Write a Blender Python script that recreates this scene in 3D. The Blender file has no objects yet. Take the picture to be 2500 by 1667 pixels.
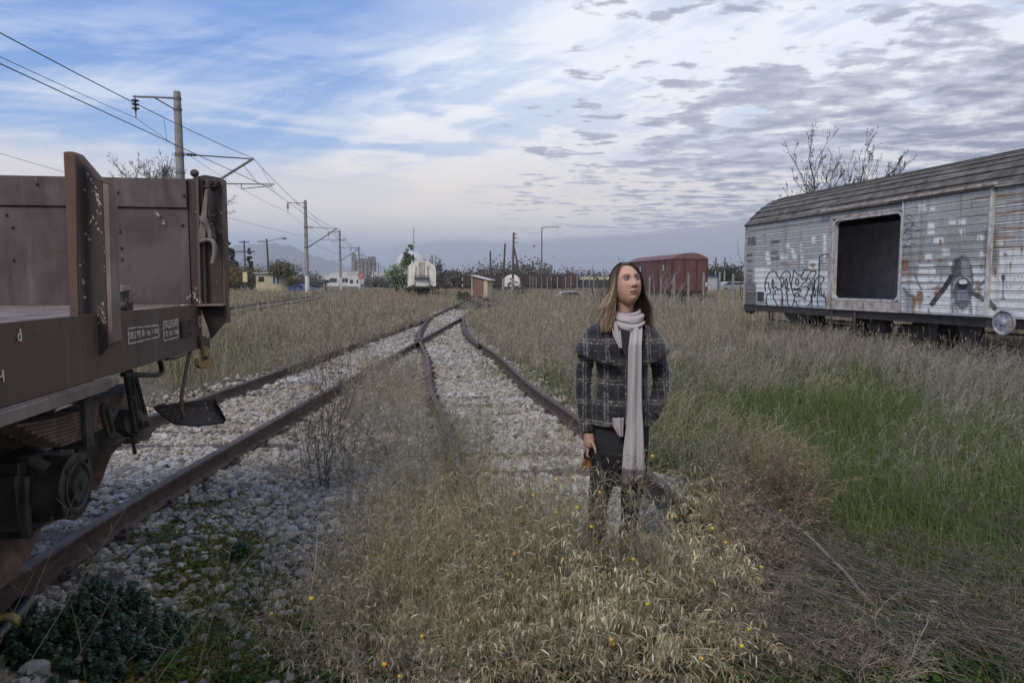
import bpy, math, random
import numpy as np
from mathutils import Vector, Matrix, noise as mnoise
R = math.radians
rng = np.random.default_rng(7)
random.seed(7)
S = bpy.context.scene

# ---------------------------------------------------------------- camera
CAM = np.array([0.0, 0.0, 1.66]); FPX = 1667.0; PITCH = math.atan((833.5-692)/1667)
cd = bpy.data.cameras.new('camera'); co = bpy.data.objects.new('camera', cd); S.collection.objects.link(co)
co.location = CAM; co.rotation_euler = (math.pi/2-PITCH, 0, 0)
cd.sensor_width = 36.0; cd.lens = 36.0*FPX/2500; cd.clip_start = 0.05; cd.clip_end = 12000
S.camera = co
cp_, sp_ = math.cos(PITCH), math.sin(PITCH)
def ray(px, py):
    u = (px-1250)/FPX; v = (833.5-py)/FPX
    return np.array([u, cp_+v*sp_, -sp_+v*cp_])
def at(px, py, Y):
    d = ray(px, py); return CAM + d*(Y/d[1])
def gnd(px, py, z=0.0):
    d = ray(px, py); return CAM + d*((z-CAM[2])/d[2])
def proj(P):
    P = np.asarray(P, float)-CAM
    f = P[..., 1]*cp_-P[..., 2]*sp_; u = P[..., 0]/f; v = (P[..., 1]*sp_+P[..., 2]*cp_)/f
    return 1250+u*FPX, 833.5-v*FPX

# ---------------------------------------------------------------- node helper
class X:
    def __init__(s, nt, sock): s.nt = nt; s.s = sock
    def _m(s, op, *o, clamp=False):
        n = s.nt.nodes.new('ShaderNodeMath'); n.operation = op; n.use_clamp = clamp
        for i, a in enumerate((s,)+o):
            if isinstance(a, X): s.nt.links.new(a.s, n.inputs[i])
            else: n.inputs[i].default_value = a
        return X(s.nt, n.outputs[0])
    def __add__(s, o): return s._m('ADD', o)
    __radd__ = __add__
    def __sub__(s, o): return s._m('SUBTRACT', o)
    def __rsub__(s, o): return (s*-1.0)+o
    def __mul__(s, o): return s._m('MULTIPLY', o)
    __rmul__ = __mul__
    def __truediv__(s, o): return s._m('DIVIDE', o)
    def frac(s): return s._m('FRACT')
    def abs(s): return s._m('ABSOLUTE')
    def pow(s, p): return s._m('POWER', p)
    def max(s, o): return s._m('MAXIMUM', o)
    def min(s, o): return s._m('MINIMUM', o)
    def sat(s): return s._m('ADD', 0.0, clamp=True)
    def sm(s, a, b, lo=0.0, hi=1.0):
        n = s.nt.nodes.new('ShaderNodeMapRange'); n.interpolation_type = 'SMOOTHSTEP'
        s.nt.links.new(s.s, n.inputs['Value']); n.inputs['From Min'].default_value = a; n.inputs['From Max'].default_value = b
        n.inputs['To Min'].default_value = lo; n.inputs['To Max'].default_value = hi
        return X(s.nt, n.outputs[0])
def node(nt, t, **kw):
    n = nt.nodes.new(t)
    for k, v in kw.items(): setattr(n, k, v)
    return n
def setin(nt, n, name, v):
    i = n.inputs[name]
    if isinstance(v, X): nt.links.new(v.s, i)
    elif hasattr(v, 'is_output'): nt.links.new(v, i)
    else: i.default_value = v if not (isinstance(v, tuple) and len(v) == 3 and i.type == 'RGBA') else (*v, 1)
def xyz(nt, a, b, c):
    n = nt.nodes.new('ShaderNodeCombineXYZ')
    for k, v in zip('XYZ', (a, b, c)): setin(nt, n, k, v)
    return n.outputs[0]
def sep(nt, v):
    n = nt.nodes.new('ShaderNodeSeparateXYZ'); nt.links.new(v, n.inputs[0]); return [X(nt, o) for o in n.outputs]
def noise(nt, vec, scale=5, detail=4, rough=.55, dist=0.0):
    n = nt.nodes.new('ShaderNodeTexNoise'); nt.links.new(vec, n.inputs['Vector'])
    n.inputs['Scale'].default_value = scale; n.inputs['Detail'].default_value = detail
    n.inputs['Roughness'].default_value = rough; n.inputs['Distortion'].default_value = dist
    return X(nt, n.outputs['Fac'])
def mix(nt, f, a, b, mode='MIX'):
    n = nt.nodes.new('ShaderNodeMix'); n.data_type = 'RGBA'; n.blend_type = mode
    if isinstance(f, X): nt.links.new(f.s, n.inputs[0])
    else: n.inputs[0].default_value = f
    for i, c in ((6, a), (7, b)):
        if isinstance(c, tuple): n.inputs[i].default_value = (*c[:3], 1)
        else: nt.links.new(c.s if isinstance(c, X) else c, n.inputs[i])
    return n.outputs[2]
def lin(r, g, b):
    return tuple((c/255/12.92 if c/255 <= .04045 else ((c/255+.055)/1.055)**2.4) for c in (r, g, b))

# ---------------------------------------------------------------- world: Nishita sky with procedural cloud layers
SUN_EL, SUN_AZ = R(43), R(209)          # behind the camera, to the left
W = bpy.data.worlds.new('World'); S.world = W; W.use_nodes = True
nt = W.node_tree; nt.nodes.clear()
wo = node(nt, 'ShaderNodeOutputWorld'); bg = node(nt, 'ShaderNodeBackground'); nt.links.new(bg.outputs[0], wo.inputs[0])
WS = 0.10
bg.inputs['Strength'].default_value = WS
sky = node(nt, 'ShaderNodeTexSky', sky_type='NISHITA', sun_disc=False, sun_elevation=SUN_EL, sun_rotation=SUN_AZ)
sky.air_density = 1.0; sky.dust_density = 1.2; sky.ozone_density = 2.0
tc = node(nt, 'ShaderNodeTexCoord')
dx, dy, dz = sep(nt, tc.outputs['Generated'])
az = dx._m('ARCTAN2', dy)               # radians, + to the right of the view
el = dz._m('ARCSINE')
zc = dz.max(0.0)+0.035
cx_, cy2 = dx/zc, dy/zc                 # cloud deck seen in perspective
def K(r, g, b, k=1.0): return tuple(c/WS*k for c in lin(r, g, b))
# streak coordinates: cirrus runs from upper left to lower right
cu = cx_*0.94+cy2*0.34; cv = cy2*0.94-cx_*0.34
# sky proper, toned to the bluer photograph
blue = mix(nt, el.sm(.05, .40), K(164, 192, 230), K(76, 134, 214))
base = mix(nt, 0.75, sky.outputs[0], blue)
wx = noise(nt, xyz(nt, cx_, cy2, 0.0), .55, 3, .6)
st = noise(nt, xyz(nt, cu*0.20+wx*0.9, cv*0.75+wx*1.0, 3.1), 1.5, 8, .62, .5)
st2 = noise(nt, xyz(nt, az*2.2+wx*.8, el*11.0-az*3.0+wx*1.5, 9.0), 1.6, 7, .62, .35)
# veil: thickens to the right and towards the horizon
veil = (az*1.05+0.36+wx*0.42-el*0.30).sm(.1, .62)
cir = (st*0.55+st2*0.45).sm(.43, .60)
midb = el.sm(.07, .16)*(1.0-el.sm(.24, .38))
vf = (veil*0.70+cir*(midb*0.85+0.25)*(veil*.5+.55)).sat()
white = mix(nt, el.sm(.10, .30), K(226, 223, 222), K(226, 231, 239))
c1 = mix(nt, vf, base, white)
# thin high streaks texture inside the white
c1 = mix(nt, (1.0-st2.sm(.35, .62))*veil*.16, c1, K(165, 182, 215))
# warm strip above the bank
warm = el.sm(.045, .085)*(1.0-el.sm(.12, .19))
c1 = mix(nt, warm*(az*-0.5+.80).sat()*.80, c1, K(226, 217, 210))
# mackerel patches
wn = noise(nt, xyz(nt, cx_, cy2, 5.0), 1.6, 3, .6)
ma = noise(nt, xyz(nt, cx_*.85+wn*.22, cy2*1.15+wn*.22, 1.7), 5.6, 5, .52)
mb = noise(nt, xyz(nt, cx_*1.0, cy2*1.0, 11.7), .55, 3, .55)
mr = (az*1.0-(el-.17).abs()*2.3+mb*.75-.05).sm(.10, .85)
ma = ma+(az+mb*.25).sm(.08, .30)*.045
mk = (ma+mr*.17+(mb-.5)*.22).sm(.575, .675)*(az+mb*.2).sm(.03, .14)*el.sm(.03, .09)
mk2 = noise(nt, xyz(nt, cx_, cy2*.8, 21.0), 8.0, 4, .6)
mcol = mix(nt, (ma+mk2*.5).sm(.72, 1.0), K(186, 190, 203), K(143, 150, 170))
c2 = mix(nt, mk*.82, c1, mcol)
# slightly larger dark shelf at the right
sh = (ma*.6+mk2*.12+az*.75-el*1.15+mb*.15).sm(.50, .80)*(1.0-el.sm(.26, .36))
c2 = mix(nt, sh*.8, c2, mix(nt, ma.sm(.38, .62), K(204, 204, 211), K(130, 137, 159)))
# low grey-blue bank over the horizon
bn = noise(nt, xyz(nt, az*3.0, el*14.0, 2.0), 1.6, 6, .62)
edge = el+bn*-.045-az.max(0.0)*.085+.0225
bank = 1.0-edge.sm(.052, .064)
bank = bank*(az.sm(-.21, -.10))
soft = 1.0-el.sm(.0, .115)
bcol = mix(nt, (el*14.0+bn*.6-.2).sat(), K(124, 134, 152), K(150, 156, 172))
c3 = mix(nt, soft*.92, c2, K(126, 139, 160))
c3 = mix(nt, bank*.88, c3, bcol)
strk = noise(nt, xyz(nt, az*1.2, el*60.0, 4.0), 1.5, 4, .5)
c3 = mix(nt, strk.sm(.52, .72)*soft*.25, c3, K(178, 178, 188))
nt.links.new(c3, bg.inputs['Color'])

sd = bpy.data.lights.new('sun', 'SUN'); sd.energy = 2.0; sd.angle = R(24); sd.color = (1.0, .90, .76)
so = bpy.data.objects.new('sun', sd); S.collection.objects.link(so)
sdir = Vector((math.sin(SUN_AZ)*math.cos(SUN_EL), math.cos(SUN_AZ)*math.cos(SUN_EL), math.sin(SUN_EL)))
so.rotation_euler = sdir.to_track_quat('Z', 'Y').to_euler()
S.view_settings.view_transform = 'Standard'; S.view_settings.look = 'None'
S.view_settings.exposure = 0.34; S.view_settings.gamma = 1.0; S.view_settings.use_curve_mapping = False
S.cycles.max_bounces = 6; S.cycles.diffuse_bounces = 4; S.cycles.glossy_bounces = 2; S.cycles.volume_bounces = 0
S.cycles.transparent_max_bounces = 8

# ---------------------------------------------------------------- object helpers
def link(o, parent=None):
    S.collection.objects.link(o)
    if parent is not None: o.parent = parent
    return o
def tag(o, label=None, cat=None, group=None, kind=None):
    if label: o['label'] = label
    if cat: o['category'] = cat
    if group: o['group'] = group
    if kind: o['kind'] = kind
    return o
def empty(name, loc=(0, 0, 0), rz=0.0, **kw):
    o = bpy.data.objects.new(name, None); o.location = loc; o.rotation_euler = (0, 0, rz)
    o.empty_display_size = .2
    link(o); return tag(o, **kw)
def children(o): return [c for c in bpy.data.objects if c.parent == o]
def copy_tree(o, parent=None):
    c = o.copy(); S.collection.objects.link(c)
    if parent is not None: c.parent = parent
    for ch in children(o): copy_tree(ch, c)
    return c

def raw_mesh(name, V, loops, sizes, mats=(), col=None, smooth=False, midx=None):
    """fast mesh from numpy: V (n,3), flat loop indices, polygon sizes"""
    V = np.asarray(V, np.float32); loops = np.asarray(loops, np.int32).ravel(); sizes = np.asarray(sizes, np.int32)
    me = bpy.data.meshes.new(name)
    me.vertices.add(len(V)); me.vertices.foreach_set('co', V.ravel())
    me.loops.add(len(loops)); me.loops.foreach_set('vertex_index', loops)
    me.polygons.add(len(sizes)); st = np.concatenate(([0], np.cumsum(sizes)[:-1])).astype(np.int32)
    me.polygons.foreach_set('loop_start', st)
    for m in (mats if isinstance(mats, (list, tuple)) else (mats,)): me.materials.append(m)
    if midx is not None: me.polygons.foreach_set('material_index', np.asarray(midx, np.int32))
    me.polygons.foreach_set('use_smooth', np.full(len(sizes), bool(smooth)))
    me.update(calc_edges=True)
    if col is not None:
        a = me.color_attributes.new('Col', 'FLOAT_COLOR', 'POINT')
        c = np.ones((len(V), 4), np.float32); c[:, :3] = col; a.data.foreach_set('color', c.ravel())
    return me

class MB:
    """collects shapes into one mesh"""
    def __init__(s): s.v = []; s.f = []; s.n = 0; s.c = []; s.cc = None
    def add(s, V, F):
        V = [tuple(map(float, p)) for p in V]
        s.v += V; s.f += [tuple(i+s.n for i in f) for f in F]; s.n += len(V)
        if s.cc is not None: s.c += [s.cc]*len(V)
        return s
    def box(s, x0, x1, y0, y1, z0, z1, M=None):
        V = [(x, y, z) for z in (z0, z1) for y in (y0, y1) for x in (x0, x1)]
        if M is not None: V = [tuple(M @ Vector(p)) for p in V]
        return s.add(V, [(0, 2, 3, 1), (4, 5, 7, 6), (0, 1, 5, 4), (2, 6, 7, 3), (0, 4, 6, 2), (1, 3, 7, 5)])
    def cyl(s, p0, p1, r0, r1=None, n=14, caps=True):
        r1 = r0 if r1 is None else r1
        p0, p1 = Vector(p0), Vector(p1); d = (p1-p0).normalized()
        a = d.orthogonal().normalized(); b = d.cross(a)
        V = []
        for p, r in ((p0, r0), (p1, r1)):
            for k in range(n):
                t = 2*math.pi*k/n; V.append(p+a*(r*math.cos(t))+b*(r*math.sin(t)))
        F = [(k, (k+1) % n, n+(k+1) % n, n+k) for k in range(n)]
        if caps: F += [tuple(reversed(range(n))), tuple(range(n, 2*n))]
        return s.add(V, F)
    def lathe(s, p0, d, prof, n=24):
        """prof: list of (offset along d, radius)"""
        p0, d = Vector(p0), Vector(d).normalized(); a = d.orthogonal().normalized(); b = d.cross(a)
        V = []
        for h, r in prof:
            for k in range(n):
                t = 2*math.pi*k/n; V.append(p0+d*h+a*(r*math.cos(t))+b*(r*math.sin(t)))
        F = []
        for i in range(len(prof)-1):
            F += [(i*n+k, i*n+(k+1) % n, (i+1)*n+(k+1) % n, (i+1)*n+k) for k in range(n)]
        F += [tuple(reversed(range(n))), tuple(range((len(prof)-1)*n, len(prof)*n))]
        return s.add(V, F)
    def tube(s, pts, r, n=8, caps=True):
        pts = [Vector(p) for p in pts]; rs = r if isinstance(r, (list, tuple)) else [r]*len(pts)
        V = []; a = None
        for i, p in enumerate(pts):
            d = (pts[min(i+1, len(pts)-1)]-pts[max(i-1, 0)]).normalized()
            a = d.orthogonal().normalized() if a is None else (a-d*a.dot(d)).normalized()
            b = d.cross(a)
            for k in range(n):
                t = 2*math.pi*k/n; V.append(p+a*(rs[i]*math.cos(t))+b*(rs[i]*math.sin(t)))
        m = len(pts)
        F = [(i*n+k, i*n+(k+1) % n, (i+1)*n+(k+1) % n, (i+1)*n+k) for i in range(m-1) for k in range(n)]
        if caps: F += [tuple(reversed(range(n))), tuple(range((m-1)*n, m*n))]
        return s.add(V, F)
    def prism(s, poly, h, M=None):
        """poly: 3D points of a planar outline, h: extrusion vector"""
        n = len(poly); h = Vector(h); P = [Vector(p) for p in poly]; V = P+[p+h for p in P]
        nr = Vector((0, 0, 0))
        for i in range(n): nr += P[i].cross(P[(i+1) % n])
        fl = nr.dot(h) > 0
        F = [tuple(reversed(range(n))) if fl else tuple(range(n)), tuple(range(n, 2*n)) if fl else tuple(reversed(range(n, 2*n)))]
        for i in range(n):
            j = (i+1) % n; F.append((i, j, n+j, n+i) if fl else (j, i, n+i, n+j))
        if M is not None: V = [M @ p for p in V]
        return s.add(V, F)
    def sweep(s, prof, path, closed=True):
        """prof: (right, up) outline swept along a path with z up"""
        path = [Vector(p) for p in path]; n = len(prof); V = []
        for i, p in enumerate(path):
            d = (path[min(i+1, len(path)-1)]-path[max(i-1, 0)]); d.z = 0; d.normalize(); rt = Vector((d.y, -d.x, 0))
            for a, b in prof: V.append(p+rt*a+Vector((0, 0, b)))
        F = [(i*n+(k+1) % n, i*n+k, (i+1)*n+k, (i+1)*n+(k+1) % n) for i in range(len(path)-1) for k in range(n)]
        F += [tuple(range(n)), tuple(reversed(range((len(path)-1)*n, len(path)*n)))]
        return s.add(V, F)
    def sphere(s, c, r, n=12, m=8, sc=(1, 1, 1)):
        V = [(c[0], c[1], c[2]+r*sc[2])]
        for i in range(1, m):
            for k in range(n):
                a = math.pi*i/m; b = 2*math.pi*k/n
                V.append((c[0]+r*sc[0]*math.sin(a)*math.cos(b), c[1]+r*sc[1]*math.sin(a)*math.sin(b), c[2]+r*sc[2]*math.cos(a)))
        V.append((c[0], c[1], c[2]-r*sc[2])); F = []
        for k in range(n): F.append((0, 1+k, 1+(k+1) % n))
        for i in range(m-2):
            for k in range(n): F.append((1+i*n+k, 1+(i+1)*n+k, 1+(i+1)*n+(k+1) % n, 1+i*n+(k+1) % n))
        L = len(V)-1; o = 1+(m-2)*n
        for k in range(n): F.append((L, o+(k+1) % n, o+k))
        return s.add(V, F)
    def build(s, name, m, parent=None, smooth=False, bevel=0.0, auto=True, loc=None):
        loops = [i for f in s.f for i in f]
        V = np.array(s.v)
        me = raw_mesh(name, V, loops, [len(f) for f in s.f], m, col=np.array(s.c) if len(s.c) == len(s.v) and s.c else None, smooth=smooth or auto)
        if auto and not smooth:
            me.set_sharp_from_angle(angle=R(34))
        o = bpy.data.objects.new(name, me); link(o, parent)
        if loc is not None: o.location = loc
        if bevel:
            b = o.modifiers.new('bevel', 'BEVEL'); b.width = bevel; b.segments = 2; b.limit_method = 'ANGLE'; b.angle_limit = R(40)
        return o

# ---------------------------------------------------------------- materials
def newmat(name):
    m = bpy.data.materials.new(name); m.use_nodes = True; nt = m.node_tree; nt.nodes.clear()
    out = node(nt, 'ShaderNodeOutputMaterial'); p = node(nt, 'ShaderNodeBsdfPrincipled'); nt.links.new(p.outputs[0], out.inputs[0])
    return m, nt, p
def bump(nt, p, h, strength=.3, dist=.01):
    b = node(nt, 'ShaderNodeBump'); b.inputs['Strength'].default_value = strength; b.inputs['Distance'].default_value = dist
    setin(nt, b, 'Height', h); nt.links.new(b.outputs[0], p.inputs['Normal'])
def ocoord(nt):
    t = node(nt, 'ShaderNodeTexCoord'); return t.outputs['Object']
def scaled(nt, v, s):
    m = node(nt, 'ShaderNodeVectorMath', operation='MULTIPLY'); nt.links.new(v, m.inputs[0]); m.inputs[1].default_value = s; return m.outputs[0]
def mat_plain(name, c, rough=.7, c2=None, scale=8, amount=.5, metal=0.0, bmp=.15, bscale=40, bd=.004, streak=None, stc=None):
    m, nt, p = newmat(name); v = ocoord(nt)
    f = noise(nt, v, scale, 6, .6)
    col = mix(nt, f.sm(.35, .65), c, c2 if c2 else tuple(k*(1-amount*.5) for k in c))
    if streak:
        s = noise(nt, scaled(nt, v, streak), 1.0, 5, .6)
        col = mix(nt, s.sm(.5, .72)*.8, col, stc)
    setin(nt, p, 'Base Color', col); p.inputs['Metallic'].default_value = metal
    setin(nt, p, 'Roughness', f.sm(.2, .8, rough-.12, min(1, rough+.12)))
    bump(nt, p, noise(nt, v, bscale, 5, .6), bmp, bd)
    return m
def mat_attr(name, rough=.85, spec=.2, vary=.25, scale=30, bmp=0, bscale=60, trans=0.0, bd=.004):
    m, nt, p = newmat(name); a = node(nt, 'ShaderNodeAttribute', attribute_name='Col'); v = ocoord(nt)
    f = noise(nt, v, scale, 4, .6)
    col = mix(nt, 1.0, a.outputs['Color'], f.sm(.2, .8, 1-vary, 1+vary), 'MULTIPLY')
    setin(nt, p, 'Base Color', col); p.inputs['Roughness'].default_value = rough
    p.inputs['Specular IOR Level'].default_value = spec
    if bmp: bump(nt, p, noise(nt, v, bscale, 5, .65), bmp, bd)
    if trans:
        t = node(nt, 'ShaderNodeBsdfTranslucent'); nt.links.new(col, t.inputs[0]); mx = node(nt, 'ShaderNodeMixShader')
        mx.inputs[0].default_value = trans; nt.links.new(p.outputs[0], mx.inputs[1]); nt.links.new(t.outputs[0], mx.inputs[2])
        nt.links.new(mx.outputs[0], nt.nodes['Material Output'].inputs[0])
    return m
def mat_wagon(name, c, c2, rust=(.055, .028, .016), chips=(.42, .38, .33), chipth=.74, rough=.72):
    """old brown wagon paint: blotches, vertical streaks, dark dirt, pale chips"""
    m, nt, p = newmat(name); v = ocoord(nt)
    a = noise(nt, v, 2.2, 7, .62, .6); b = noise(nt, scaled(nt, v, (9, 9, 1.1)), 1.0, 6, .62); d = noise(nt, v, 11, 6, .65)
    col = mix(nt, a.sm(.36, .62), c, c2)
    col = mix(nt, b.sm(.52, .74)*.62, col, tuple(k*1.55+.012 for k in c))
    col = mix(nt, b.sm(.30, .46, 1.0, 0.0)*.55, col, tuple(k*.45 for k in c2))
    col = mix(nt, d.sm(.58, .70)*.75, col, rust)
    e = noise(nt, v, 26, 5, .7); g = noise(nt, v, 2.7, 3, .5)
    col = mix(nt, (e+g*.35-.175).sm(chipth-.02, chipth+.02), col, chips)
    setin(nt, p, 'Base Color', col); setin(nt, p, 'Roughness', a.sm(.3, .7, rough-.15, rough+.15))
    bump(nt, p, d*.6+noise(nt, v, 70, 4, .7)*.5, .35, .004)
    return m

M = {}
M['wagon'] = mat_wagon('brown_wagon_paint', (.078, .050, .041), (.098, .056, .041))
M['wagon_wall'] = mat_wagon('plum_brown_paint', (.082, .062, .063), (.062, .041, .042), chipth=.76)
M['wagon_dark'] = mat_wagon('dark_brown_paint', (.026, .021, .021), (.042, .028, .024), chipth=.66)  # darker brown; on the stake webs it stands for their shade
M['wagon_light'] = mat_wagon('pale_brown_paint', (.20, .155, .142), (.14, .105, .092), chipth=.77)  # paler brown; on the near stake's flange it stands for light from the right
M['deck'] = mat_plain('worn_deck_boards', (.20, .165, .165), .8, (.12, .082, .075), 5, streak=(2, 14, 2), stc=(.30, .25, .25), bmp=.4)
M['grease'] = mat_plain('greasy_black_iron', (.024, .021, .019), .5, (.055, .046, .040), 9, bmp=.5, bscale=25, bd=.006)
M['iron'] = mat_plain('dirty_iron', (.085, .070, .060), .75, (.045, .038, .033), 8, bmp=.5, bscale=30, bd=.006)
M['iron_brown'] = mat_plain('rusty_brown_iron', (.20, .125, .095), .8, (.10, .068, .055), 14, bmp=.5, bscale=60, bd=.004)
M['bare'] = mat_plain('worn_bare_steel', (.155, .14, .132), .65, (.10, .085, .078), 14, metal=.35, bmp=.3)
M['yellow'] = mat_plain('faded_yellow_paint', (.30, .22, .05), .6, (.16, .11, .05), 16, bmp=.3)
M['stencil'] = mat_plain('white_stencil_paint', (.62, .58, .53), .8, (.42, .38, .35), 30, bmp=0)
M['stencil_y'] = mat_plain('yellow_stencil_paint', (.55, .50, .26), .8, (.45, .4, .2), 30, bmp=0)
M['rail'] = mat_plain('rusty_rail_steel', (.092, .056, .043), .66, (.052, .036, .030), 7, metal=.15, streak=(14, 14, 60), stc=(.10, .075, .065), bmp=.35, bscale=50)
M['sleeper'] = mat_plain('brown_sleeper', (.075, .055, .047), .85, (.045, .036, .032), 9, bmp=.6, bscale=30, bd=.01)
M['foliage'] = mat_attr('foliage', .8, .15, .22, 40, trans=.22)
M['straw'] = mat_attr('straw', .85, .12, .20, 50, trans=.15)
M['twig'] = mat_attr('twig', .9, .1, .25, 60)
M['stone'] = mat_attr('limestone', .9, .2, .22, 45, bmp=.5, bscale=90, bd=.004)
M['ground'] = None

# ---------------------------------------------------------------- the lie of the land
def sstep(x, a, b):
    t = np.clip((np.asarray(x, float)-a)/(b-a), 0, 1); return t*t*(3-2*t)
LY = [-9, -6, 0, 3.8, 7, 12, 17.5, 24, 31]; LX = [-1.4, -1.9, -2.95, -3.38, -3.41, -3.32, -3.24, -3.13, -2.99]
RY = [-6, 0, 4.54, 5.4, 7.7, 9.45, 13.8, 20.1, 25.3, 31, 39, 50, 70, 95]; RX = [2.5, 1.3, .47, .34, -.03, -.36, -.97, -2.0, -2.53, -2.97, -3.08, -3.12, -3.05, -2.6]
def smooth_path(Y, Xs):
    """smooth function x(y) through the measured points (Catmull-Rom)"""
    Y = np.array(Y, float); Xs = np.array(Xs, float); m = np.gradient(Xs, Y)
    def f(y):
        y = np.asarray(y, float); i = np.clip(np.searchsorted(Y, y)-1, 0, len(Y)-2)
        h = Y[i+1]-Y[i]; t = np.clip((y-Y[i])/h, 0, 1)
        return (2*t**3-3*t**2+1)*Xs[i]+(t**3-2*t**2+t)*h*m[i]+(-2*t**3+3*t**2)*Xs[i+1]+(t**3-t**2)*h*m[i+1]
    return f
xL, xR = smooth_path(LY, LX), smooth_path(RY, RX)
def xM(y): return -7.1-0.16*np.asarray(y, float)          # electrified main line
def xW(y): return 12.02-0.216*np.asarray(y, float)        # line the white wagon stands on
_w = [(rng.uniform(-1, 1, 2), rng.uniform(0, 6.28)) for _ in range(14)]
def wav(x, y, s):
    """cheap smooth noise in -1..1"""
    r = 0
    for i, (k, p) in enumerate(_w): r = r+np.sin((x*k[0]+y*k[1])*s*(1+.35*i)+p)/(1+.25*i)
    return r/3.2
def lift(y): return .38*sstep(y, 42, 74)
def gz(x, y):
    x = np.asarray(x, float); y = np.asarray(y, float)
    z = .05*wav(x, y, .35)+.02*wav(x, y, 1.6)
    d = np.abs(x-xM(y)); z = z+.46*(1-sstep(d, 2.2, 5.0))*sstep(y, -5, 10)
    # ballast lies level under the sidings
    b = ballast(x, y); z = z*(1-b)+b*(-.045)
    z = z+lift(y)*(1-(np.abs(x-xM(y)) < 5)*.6)
    z = z+.12*sstep(x-xR(y), 1.6, 4)*sstep(y, -5, 6)*(1-sstep(y, 60, 90))
    return z
def ballast(x, y):
    x = np.asarray(x, float); y = np.asarray(y, float); w = .25*wav(x, y, 1.3)
    l = (1-sstep(np.abs(x-xL(y)-.25)+w*.6, 1.15, 1.65))*(1-sstep(y, 29, 33))
    r = (1-sstep(np.abs(x-xR(y))+w, .75, 1.35))*(1-sstep(y, 36, 44))
    n = (1-sstep(y+w, 9.5, 12))*(x > xL(y))*(x < xR(y)+.9)
    return np.clip(np.maximum(np.maximum(l, r), n), 0, 1)

def grid_mesh(name, xs, ys, m):
    Xg, Yg = np.meshgrid(xs, ys); Z = gz(Xg, Yg)
    far = np.hypot(Xg, Yg); Z = np.where(far > 600, Z*0+.38, Z)
    b = ballast(Xg, Yg); n = len(xs); q = len(ys)
    V = np.stack([Xg, Yg, Z], -1).reshape(-1, 3)
    i = (np.arange(q-1)[:, None]*n+np.arange(n-1)[None]).ravel()
    F = np.stack([i, i+1, i+n+1, i+n], -1)
    c1 = np.array([.115, .105, .085]); c2 = np.array([.19, .18, .17]); c3 = np.array([.10, .105, .055])
    w = (.5+.5*wav(Xg, Yg, .9))[..., None]; bb = b[..., None]
    col = (c1*(1-w)+c3*w)*(1-bb)+c2*bb
    return raw_mesh(name, V, F, np.full(len(F), 4), m, col=col.reshape(-1, 3), smooth=True)
def spaced(a, b, n, k):
    t = np.linspace(-1, 1, n); s = np.sinh(t*k)/np.sinh(k); return np.where(s < 0, -s*a, s*b)
m, nt_, p_ = newmat('soil'); a_ = node(nt_, 'ShaderNodeAttribute', attribute_name='Col'); v_ = ocoord(nt_)
f1 = noise(nt_, v_, 3.0, 8, .65); f2 = noise(nt_, v_, 26.0, 6, .7); f3 = noise(nt_, v_, .05, 5, .6)
c_ = mix(nt_, f1.sm(.35, .68), a_.outputs['Color'], (.17, .15, .115)); c_ = mix(nt_, f2.sm(.45, .7)*.6, c_, (.06, .052, .04))
c_ = mix(nt_, f3.sm(.45, .6)*.4, c_, (.15, .14, .085))
setin(nt_, p_, 'Base Color', c_); p_.inputs['Roughness'].default_value = .95; p_.inputs['Specular IOR Level'].default_value = .1
bump(nt_, p_, f2+f1, .6, .03); M['soil'] = m
g = link(bpy.data.objects.new('ground', grid_mesh('ground', spaced(-4000, 4000, 330, 8.6)*1.0, np.concatenate([np.linspace(-40, -8, 12)[:-1], -8+np.concatenate([np.arange(0, 26, .16), 26+np.arange(0, 60, .8), 86+4200*(np.linspace(0, 1, 50)**3)])]), M['soil'])))
tag(g, kind='structure')

# ---------------------------------------------------------------- tracks
RAILP = [(-.07, 0), (.07, 0), (.07, .012), (.014, .028), (.010, .108), (.035, .118), (.037, .142), (.031, .150), (-.031, .150), (-.037, .142), (-.035, .118), (-.010, .108), (-.014, .028), (-.07, .012)]
def rail(fx, off, y0, y1, parent, step=.35, zz=.0):
    ys = np.arange(y0, y1+.01, step); mb = MB(); xs = fx(ys)
    d = np.gradient(xs, ys); nrm = np.sqrt(1+d*d)
    P = [(x+off/n_, y-off*dd/n_, zz+(0 if zz > .3 else float(lift(y)))) for x, y, dd, n_ in zip(xs, ys, d, nrm)]
    return mb.sweep(RAILP, P).build('rail', M['rail'], parent)
def sleepers(fx, ys, parent, zz=0.0, half=1.25, fine=True):
    mb = MB(); h = half
    mb.prism([(-h, -.115, -.13), (h, -.115, -.13), (h, .115, -.13), (-h, .115, -.13)], (0, 0, .128))
    if fine:
        for s in (-1, 1):
            for q in (-1, 1):
                x = s*.75+q*.105
                mb.box(x-.035, x+.035, -.05, .05, -.001, .026); mb.cyl((x, 0, .02), (x, 0, .062), .017, n=6)
                mb.box(x-.024, x+.024, -.024, .024, .045, .055)
    o0 = None
    for y in ys:
        if o0 is None: o = mb.build('sleeper', M['sleeper'], parent); o0 = o
        else: o = o0.copy(); S.collection.objects.link(o); o.parent = parent
        dd = float(fx(y+.1)-fx(y-.1))/.2
        o.location = (float(fx(y)), float(y), zz+(0 if zz > .3 else float(lift(y)))+random.uniform(-.012, .004)); o.rotation_euler = (random.uniform(-.01, .01), random.uniform(-.006, .006), -math.atan(dd)+random.uniform(-.02, .02))
tL = empty('railway_track', (0, 0, 0), label='rusty siding under the brown flat wagon, running straight ahead to the points', cat='railway track')
rail(xL, .75, -6, 30.6, tL); rail(xL, -.75, -6, 29.2, tL)
sleepers(xL, np.arange(1.2, 30, .63), tL)
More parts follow.
